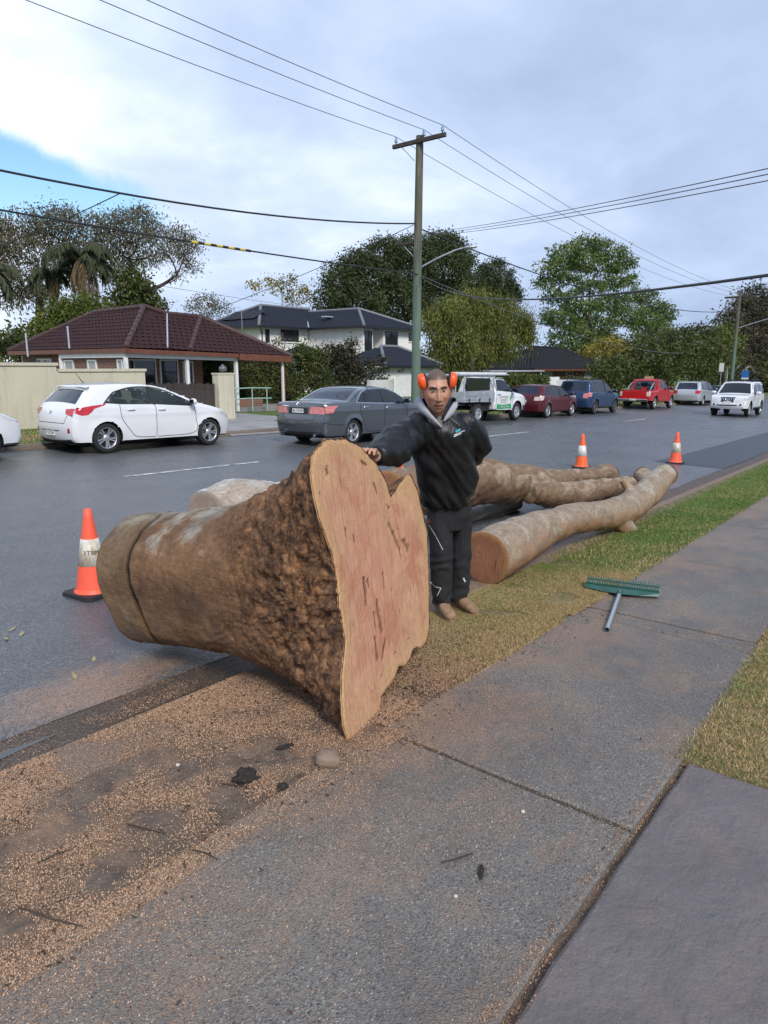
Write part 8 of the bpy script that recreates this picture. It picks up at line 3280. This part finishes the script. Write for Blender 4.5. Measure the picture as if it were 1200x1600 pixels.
flap('collar', [(658, 617, 4.56), (660, 626, 4.50), (666, 637, 4.46), (675, 648, 4.45), (684, 658, 4.47), (690, 666, 4.50)],
     [(649, 622, 4.60), (647, 630, 4.56), (655, 641, 4.50), (666, 651, 4.47), (678, 661, 4.48), (688, 668, 4.50)], M_coll)
flap('collar', [(709, 628, 4.60), (706, 633, 4.54), (701, 641, 4.50), (696, 650, 4.49), (693, 657, 4.50)],
     [(716, 629, 4.62), (715, 635, 4.57), (710, 645, 4.53), (703, 653, 4.52), (694, 659, 4.51)], M_coll)
flap('collar', [(700, 622, 4.62), (698, 632, 4.54), (695, 641, 4.50), (692, 650, 4.49)], [(710, 620, 4.66), (709, 629, 4.61), (704, 640, 4.56), (696, 652, 4.51)], M_jkt)
mb = MB()
rows = []
for t in np.linspace(-.15, math.pi + .15, 22):
    c0, c1 = J(684, 640, 4.62), J(684, 622, 4.60)
    rows.append([c0 + RGT * (.112 * math.cos(t)) + BACK * (.085 * math.sin(t)) - MO, c1 + RGT * (.122 * math.cos(t)) + BACK * (.10 * math.sin(t)) - MO, c1 + RGT * (.108 * math.cos(t)) + BACK * (.086 * math.sin(t)) - MO])
mb.grid(rows)
mb.build('collar_stand', M_jkt, jk)
mb = MB()
mb.add([J(*q) - MO for q in ((676, 649, 4.53), (694, 651, 4.53), (691, 668, 4.52), (687, 668, 4.52))], [(0, 1, 2, 3)])
o = mb.build('undershirt', simple('grey_undershirt', (.16, .15, .145), .9), jk)

# ---------------------------------------------------------------- trousers
ts = [ell_loft([(J(702, 826, 5.06), .10, .10), (J(702, 806, 5.04), .155, .125), (J(701, 790, 5.01), .160, .122), (J(700, 770, 4.95), .150, .115)])]
ts.append(tube_shell([HPL + Vector((0, 0, .03)), J(689, 835, 5.05), J(689, 872, 5.08), J(690, 905, 5.15), J(691, 930, 5.19), J(691, 941, 5.21)], [.104, .092, .084, .078, .078, .078]))
ts.append(tube_shell([HPR + Vector((0, 0, .03)), J(720, 835, 5.16), J(720, 872, 5.21), J(718, 905, 5.27), J(716, 930, 5.30), J(716, 940, 5.31)], [.095, .083, .078, .074, .073, .072]))
me = fuse(ts, .009, 4)


def tw(p):
    q = p - MO
    a, b, z = q.dot(RGT), q.dot(BACK), q.z
    w1 = noise.noise((a * 8, b * 8, z * 5 + a * 5))
    w2 = math.sin(z * 70 + 6 * noise.noise((a * 9, b * 9, z * 4)))
    f = max(0, 1 - z / .32) + .7 * math.exp(-((z - .42) / .07) ** 2)
    return .013 * w1 + .0075 * w2 * f


wrinkle(me, tw)
tr = finish(me, 'trousers', M_trs, man)
BT = BVHTree.FromPolygons([Vector(v.co) + MO for v in tr.data.vertices], [list(p.vertices) for p in tr.data.polygons])
strip_on('reflective_piping', [(667, 815), (681, 838), (692, 859)], .9, M_pipe, tr, BT)
strip_on('reflective_piping', [(672, 909), (680, 917), (689, 919), (683, 931)], 1.2, M_pipe, tr, BT)
strip_on('reflective_piping', [(706, 785), (711, 795)], 1.0, M_pipe, tr, BT)
strip_on('reflective_piping', [(724, 903), (727, 909)], 2.4, M_pipe, tr, BT)
strip_on('red_tab', [(670, 811), (671, 817)], 2.6, M_redtab, tr, BT)


# ---------------------------------------------------------------- boots
def boot(ankle, heel_px, toe_px):
    h_, t_ = ground(*heel_px), ground(*toe_px)
    d = (t_ - h_); d.z = 0; d.normalize()
    s_ = Vector((0, 0, 1)).cross(d)
    o = Vector((ankle.x, ankle.y, gz(ankle.x, ankle.y) + .008))
    q = lambda x, y, z: o + d * x + s_ * y + Vector((0, 0, z))
    def ring(x, w, z0, z1, n=18):
        r_ = []
        for k in range(n):
            t = 2 * math.pi * k / n
            c_, sn = math.cos(t), math.sin(t)
            r_.append(q(x, w * math.copysign(abs(c_) ** .8, c_), (z0 + z1) / 2 + (z1 - z0) / 2 * math.copysign(abs(sn) ** .8, sn)))
        return r_
    def shell(rs):
        n = len(rs[0]); vs = [p for r_ in rs for p in r_]
        fs = [[i * n + k, i * n + (k + 1) % n, (i + 1) * n + (k + 1) % n, (i + 1) * n + k] for i in range(len(rs) - 1) for k in range(n)]
        fs += [list(range(n))[::-1], [(len(rs) - 1) * n + k for k in range(n)]]
        return vs, fs
    up_ = shell([ring(-.095, .022, .03, .10), ring(-.085, .036, .015, .13), ring(-.03, .042, .015, .14), ring(.04, .042, .015, .125), ring(.10, .047, .015, .095), ring(.15, .048, .015, .085), ring(.19, .040, .015, .070), ring(.212, .020, .02, .055)])
    sh = tube_shell([q(-.02, 0, .06), q(-.015, 0, .13), ankle + Vector((0, 0, .03))], [.052, .055, .056])
    me = fuse([up_, sh], .006, 4)
    b = finish(me, 'boot', M_boot, man)
    mb = MB()
    out = []
    for t in np.linspace(0, 2 * math.pi, 33)[:-1]:
        x = math.cos(t); y = math.sin(t)
        X_ = .06 + .162 * x
        w = .040 + .012 * x
        out.append((X_, w * math.copysign(abs(y) ** .8, y)))
    for z0, z1, sc in ((-.006, .020, 1.0),):
        mb.add([q(a, b_ * sc, z0) - MO for a, b_ in out] + [q(a, b_ * sc, z1) - MO for a, b_ in out], [[i, (i + 1) % 32, 32 + (i + 1) % 32, 32 + i] for i in range(32)] + [list(range(32))[::-1], list(range(32, 64))])
    mb.build('sole', M_sole, b)
    mb = MB()
    for k in range(4):
        z = .085 + .014 * k; x = .055 - .016 * k
        mb.tube([q(x, -.026, z + .012) - MO, q(x + .004, 0, z + .026) - MO, q(x, .026, z + .012) - MO], .0028, 6)
    mb.build('laces', M_foam, b)


boot(AL, (684, 949), (703, 964))
boot(AR, (714, 947), (749, 960))

# ---------------------------------------------------------------- ear muffs pushed up above the ears
em = bpy.data.objects.new('earmuffs', None)
C.objects.link(em); em.parent = man
em.location = HC - MO
bpy.data.objects.remove(em)
mb = MB()
pts_ = []
for t in np.linspace(-.05, math.pi + .05, 26):
    pts_.append(hp(.088 * math.cos(t), -.015 - .125 * math.sin(t), .062 - .03 * math.sin(t)) - MO)
mb.tube(pts_, .009, 8)
band = mb.build('earmuffs', M_foam, man)
for s_ in (-1, 1):
    base_ = HM @ Matrix.Translation((s_ * .062 * HS, .030 * HS, .066 * HS)) @ Matrix.Rotation(s_ * R(8), 4, 'Y') @ Matrix.Rotation(s_ * R(10), 4, 'Z') @ Matrix.Rotation(R(90) * s_, 4, 'Y')
    # local z now points outwards
    mb = MB()
    pr = [(.0, .0), (.040, .0), (.046, .006), (.044, .014), (.039, .017)]
    mb.lathe(pr, 28, mat=base_ @ Matrix.Diagonal((1.12, .86, 1, 1)))
    o = mb.build('cushion', M_foam, band)
    o.location = -MO
    mb = MB()
    pr = [(.040, .012), (.046, .016), (.047, .028), (.045, .040), (.038, .049), (.025, .055), (.0, .057)]
    mb.lathe(pr, 32, mat=base_ @ Matrix.Diagonal((1.10, .86, 1, 1)))
    o = mb.build('ear_cup', M_muff, band)
    o.location = -MO
# ================================================================== grass, sawdust, litter
def make_blade():
    m = MT('grass_blade')
    t = m.attr('tint')
    c = m.ramp(t, [(0., (.050, .095, .013)), (.3, (.100, .175, .025)), (.52, (.18, .25, .045)), (.7, (.36, .26, .11)), (1., (.54, .38, .19))])
    m.base(c)
    m.rough(.65)
    return m.m


M_blade = make_blade()


def blades(name, label, n, x0, x1, y0, y1, h, w, straw, reject=None):
    x = RNG.uniform(x0, x1, n)
    y = RNG.uniform(y0, y1, n)
    if reject is not None:
        keep = ~reject(x, y)
        x, y = x[keep], y[keep]
    n = len(x)
    z = np.interp(y, BY, BZ) - SLOPE * x + np.where(y < 3, .004, -.012)
    a = RNG.uniform(0, 2 * np.pi, n)
    hh = h * RNG.uniform(.45, 1.25, n)
    lean = RNG.uniform(.2, 1.6, n) * hh
    la = RNG.uniform(0, 2 * np.pi, n)
    V = np.zeros((n, 3, 3))
    V[:, 0] = np.stack([x - np.cos(a) * w, y - np.sin(a) * w, z], 1)
    V[:, 1] = np.stack([x + np.cos(a) * w, y + np.sin(a) * w, z], 1)
    V[:, 2] = np.stack([x + np.cos(la) * lean, y + np.sin(la) * lean, z + hh], 1)
    s = straw(x, y)
    t = np.where(RNG.random(n) < s, RNG.uniform(.6, 1., n), RNG.uniform(.05, .55, n))
    o = fast_quads(name, V, M_blade, tint=t, n=3)
    return stuff(o, label, 'grass')


def pn(x, y, sc, seed):
    if len(x) < 3000:
        return np.array([noise.noise((a * sc, b * sc, seed)) for a, b in zip(x, y)])
    # tabulate on a fine grid, then look up
    st = .12 / sc
    i, j = np.floor(x / st).astype(int), np.floor(y / st).astype(int)
    key, inv_ = np.unique(np.stack([i, j], 1), axis=0, return_inverse=True)
    val = np.array([noise.noise((a * st * sc, b * st * sc, seed)) for a, b in key])
    return val[inv_.ravel()]


def straw_near(x, y):
    g = sstep(3.2, 10.5, x)
    return np.clip(.86 - .80 * g + .40 * pn(x, y, 1.1, 2.2) + .25 * pn(x, y, 4, 3.3) + .30 * sstep(2.35, 2.0, y) * (1 - .6 * g), .04, .98)


blades('verge_grass', 'mown strawy grass dusted with sawdust on the strip between kerb and footpath', 140000, 2.9, 6.2, 1.94, 2.86, .017, .0022, straw_near,
       lambda x, y: (pn(x, y, 2.6, 7.7) > .36) | (RNG.random(len(x)) > sstep(2.9, 4.6, x + .7 * pn(x, y, 2.2, 1)) + .06))
blades('verge_grass', 'short green grass on the strip beyond the grey log', 90000, 6.2, 22, 1.93, 2.95, .022, .0036, straw_near)
blades('lawn_grass', 'thin strawy grass right of the footpath beyond the driveway', 80000, 3.1, 7.5, -.6, .76, .017, .0022,
       lambda x, y: np.clip(.74 + .5 * pn(x, y, 2.2, 9.1) + .35 * pn(x, y, 7, 9.1), .05, .97),
       lambda x, y: x < 3.12 + .03 * pn(x, y, 9, 1))
blades('verge_grass', 'rough grass on the strip across the road behind the white hatchback', 22000, 3, 12.2, 15.47, 18.8, .06, .010, lambda x, y: np.clip(.35 + .5 * pn(x, y, .9, 4) + .5 * (np.abs(y - 16.6) < .5), 0, 1))
blades('verge_grass', 'rough grass along the kerb under the far parked cars', 30000, 17.6, 75, 15.47, 18.2, .08, .016, lambda x, y: np.clip(.3 + .5 * pn(x, y, .9, 4), 0, 1))


def make_chip():
    m = MT('sawdust')
    t = m.attr('tint')
    m.base(m.ramp(t, [(0., (.11, .062, .036)), (.35, (.28, .160, .092)), (.7, (.46, .280, .170)), (1., (.62, .43, .28))]))
    m.rough(.8)
    return m.m


M_chip = make_chip()


def flakes(name, label, pts, size, mat, tint, elong=1.6, cat='sawdust', tilt=.5):
    n = len(pts)
    a = RNG.uniform(0, 2 * np.pi, n)
    s = size * RNG.uniform(.5, 1.5, n)
    ux = np.stack([np.cos(a), np.sin(a), RNG.normal(0, tilt, n)], 1) * (s * elong / 2)[:, None]
    uy = np.stack([-np.sin(a), np.cos(a), RNG.normal(0, tilt, n)], 1) * (s / 2)[:, None]
    lift = np.zeros((n, 3)); lift[:, 2] = s * .25
    P = pts + lift
    V = np.stack([P - ux - uy * .7, P + ux * .8 - uy, P + ux + uy * .7, P - ux * .8 + uy], 1)
    return stuff(fast_quads(name, V, mat, tint=tint), label, cat)


def dust_density(x, y):
    n1_ = pn(x, y, 1.7, 11.1); n2_ = pn(x, y, 5.5, 12.2)
    d = np.zeros_like(x)
    nn = .5 + .9 * n1_ + .7 * n2_
    left = (x < 2.5) & (y > 1.86) & (y < 2.75)
    d = np.where(left, .8 * np.clip(1.5 * nn - .50, .03, 1), d)
    kerbz = (x < 3.4) & (y >= 2.75) & (y < 3.2)
    d = np.where(kerbz, .9 * np.clip(1.4 * nn - .2, .05, 1), d)
    rd = (x > .4) & (x < 3.3) & (y >= 3.30) & (y < 4.7)
    d = np.where(rd, .7 * np.clip(1.7 * nn - .75, 0, 1) * sstep(4.6, 3.4, y) * sstep(.3, 1.3, x), d)
    vg = (x >= 2.5) & (y > 1.9) & (y < 2.75)
    d = np.where(vg, np.clip(nn + .5, .10, 1) * sstep(6.2, 2.9, x), d)
    edge = (y > 1.5) & (y <= 1.98) & (x < 8)
    d = np.where(edge, .8 * np.clip(nn + .1, 0, 1) * sstep(1.45, 1.98, y) * sstep(8, 3, x), d)
    sl = (y > .72) & (y <= 1.98)
    d = np.maximum(d, np.where(sl, .16 * np.clip(nn - .05, 0.02, 1) * sstep(8, 3, x), 0))
    gp = (y > .66) & (y < .78) & (x < 6.5)
    d = np.maximum(d, np.where(gp, .7 * np.clip(nn + .3, 0, 1), 0))
    dr = (y <= .70) & (x < 3.1)
    d = np.maximum(d, np.where(dr, .05 * np.clip(nn - .3, 0, 1), 0))
    rl = (x > 3.1) & (x < 6) & (y < .9) & (y > .35)
    d = np.maximum(d, np.where(rl, .5 * np.clip(nn + .1, 0, 1) * sstep(.3, .75, y), 0))
    return d


def scatter(n, x0, x1, y0, y1):
    x = RNG.uniform(x0, x1, n); y = RNG.uniform(y0, y1, n)
    k = RNG.random(n) < dust_density(x, y)
    x, y = x[k], y[k]
    z = np.interp(y, BY, BZ) - SLOPE * x
    z = np.where((y > 1.98) & (y < 2.75), z + .004 + np.where(x > 2.9, RNG.uniform(.0, .014, len(x)), 0), z)
    z = np.where((y >= 2.75) & (y < 3.17), np.interp(y, [2.74, 2.76, 3.02, 3.10, 3.15, 3.175], [-.022, -.016, -.024, -.040, -.075, -.118]) + .002 - SLOPE * x, z)
    z = np.where((y > .69) & (y < .745), z - .026, z)
    return np.stack([x, y, z], 1)


pts = np.concatenate([scatter(650000, .2, 3.4, .2, 4.7), scatter(380000, 2.4, 7.5, .3, 2.75), scatter(420000, .5, 2.8, 1.85, 3.2)])
flakes('sawdust', 'orange sawdust and chips strewn over the verge, kerb and slabs round the stump', pts, .0026, M_chip, RNG.random(len(pts)) ** .8, 1.35)
M_lit = make_soil('leaf_litter', (.02, .015, .012), (.05, .035, .022), (.11, .07, .04), .15)
p1 = scatter(5000, .3, 3.2, 1.8, 3.2); p2 = scatter(3500, 2.4, 6.5, 1.8, 2.75); p3 = scatter(500, .2, 5, .7, 2.)
p1 = np.concatenate([p1[RNG.random(len(p1)) < .55], p2[RNG.random(len(p2)) < .6], p3])
flakes('leaf_litter', 'dark scraps of bark and twigs mixed into the sawdust', p1, .0065, M_lit, RNG.random(len(p1)), 2.4, 'leaf litter', .5)


def lump(name, label, cat, px, py, r, mat, seed, sq=(1, 1, .6), group=None, amp=.35, fr=2.2):
    g = ground(px, py)
    bm = bmesh.new()
    bmesh.ops.create_icosphere(bm, subdivisions=3, radius=1)
    for v_ in bm.verts:
        d = v_.co.normalized()
        k_ = 1 + amp * noise.noise(d * fr + Vector((seed, 0, 0))) + amp * .5 * noise.noise(d * fr * 3 + Vector((0, seed, 0)))
        v_.co = Vector((d.x * sq[0], d.y * sq[1], d.z * sq[2])) * (k_ * r)
    me = bpy.data.meshes.new(name)
    bm.to_mesh(me); bm.free()
    for p_ in me.polygons:
        p_.use_smooth = True
    me.materials.append(mat)
    o = bpy.data.objects.new(name, me)
    C.objects.link(o)
    o.location = g + Vector((0, 0, r * sq[2] * .55))
    o.rotation_euler = (0, 0, seed)
    return tag(o, label, cat, group)


M_clod = make_soil('dark_clod', (.012, .010, .009), (.03, .024, .02), (.06, .045, .035), .1)
M_stone = simple('brown_stone', (.24, .17, .12), .7, var=.3, vscale=8, bump=.4, bscale=40)
M_peb = simple('pale_pebble', (.55, .50, .44), .6, var=.1)
lump('dirt_clod', 'fist sized dark clod of soil on the sawdust left of the stump tip', 'clod', 384, 1218, .045, M_clod, 1.3, amp=.7, fr=2.6)
lump('dirt_clod', 'smaller dark clod of soil between the big clod and the footpath', 'clod', 441, 1232, .022, M_clod, 4.1, amp=.7)
lump('stone', 'rounded brown stone under the lower tip of the cut face', 'stone', 512, 1192, .055, M_stone, 2.2, (1.1, 1, .75), amp=.18)
lump('pebble', 'white pebble in the sawdust nearest the kerb', 'pebble', 278, 1196, .010, M_peb, .4)
lump('pebble', 'pale pebble on the aggregate slab near its middle crack', 'pebble', 817, 1269, .009, M_peb, 1.9)
lump('pebble', 'pale pebble on the front slab left of the black bark scrap', 'pebble', 712, 1401, .007, M_peb, 3.9)
lump('bark_scrap', 'short black scrap of bark lying alone on the front slab', 'bark', 752, 1364, .016, M_clod, .45, (2.2, .6, .55), amp=.3)
lump('bark_scrap', 'dark scrap of bark at the foot of the cut face on the sawdust', 'bark', 445, 1168, .02, M_clod, 2.7, (2.2, .8, .4), amp=.5)
for i, (a, b, q) in enumerate([(713, 1010, .022), (740, 1030, .02), (700, 1040, .018), (770, 985, .02), (800, 1000, .016), (640, 1075, .02)]):
    lump('dirt_clod', ['flat dark crumb of soil on the strawy grass in front of the boots', 'dark crumb of soil on the grass edge nearest the footpath below the boots',
                       'dark crumb of soil close beside the cut face', 'dark crumb of soil right of the boots', 'dark crumb of soil midway between boots and rake',
                       'brown crumb of soil against the lower right rim of the cut face'][i], 'clod', a, b, q, M_clod, i * 1.7, (1.5, 1, .4), amp=.6)
# pale leaves and twigs on the road, left
M_leaf_dry = simple('dry_leaf', (.36, .31, .16), .7, var=.3)
for i, (a, b) in enumerate([(20, 985), (35, 992), (8, 1000), (148, 1032), (118, 1058)]):
    g = ground(a, b)
    mb = MB()
    L_ = random.uniform(.07, .13)
    q = []
    for j in range(7):
        t_ = j / 6
        w_ = .012 * math.sin(math.pi * min(1, t_ * 1.05)) + .001
        q.append([(L_ * (t_ - .5), -w_ + .02 * t_ * t_, .006 + .012 * t_ * t_), (L_ * (t_ - .5), .02 * t_ * t_, .003 + .012 * t_ * t_), (L_ * (t_ - .5), w_ + .02 * t_ * t_, .007 + .012 * t_ * t_)])
    mb.grid(q)
    o = mb.build('dry_leaf', M_leaf_dry, loc=g)
    o.rotation_euler = (0, 0, random.uniform(0, 6))
    tag(o, ['dry leaf on the road at the left edge, furthest left but one', 'dry leaf on the asphalt right of the pair at the left edge', 'dry leaf lowest at the left edge of the road',
            'dry leaf on the asphalt below the near orange cone', 'dry leaf on the asphalt nearest the sawdusty gutter'][i], 'leaf', 'dry gum leaves on the road')
# thin sticks on the sawdust
M_twig = simple('twig', (.05, .035, .025), .8, var=.3)
for i, (a, b, c_, d_) in enumerate([(200, 1290, 260, 1305), (30, 1420, 130, 1450), (345, 1226, 380, 1231), (60, 1350, 110, 1330), (690, 1350, 740, 1335), (300, 1330, 340, 1345)]):
    A, B_ = ground(a, b), ground(c_, d_)
    mb = MB()
    mb.tube([A + Vector((0, 0, .006)), (A + B_) / 2 + Vector((random.uniform(-.01, .01), random.uniform(-.01, .01), .010)), B_ + Vector((0, 0, .006))], [.003, .0035, .002], 6)
    o = mb.build('twig', M_twig)
    tag(o, ['thin twig on the sawdust left of the front slab edge', 'long twig in the thick sawdust at the bottom left', 'short twig beside the big clod', 'twig in the dark sawdust at the left edge',
            'faint twig on the front slab left of the black scrap', 'twig on the orange sawdust below the big clod'][i], 'twig', 'twigs on the ground')
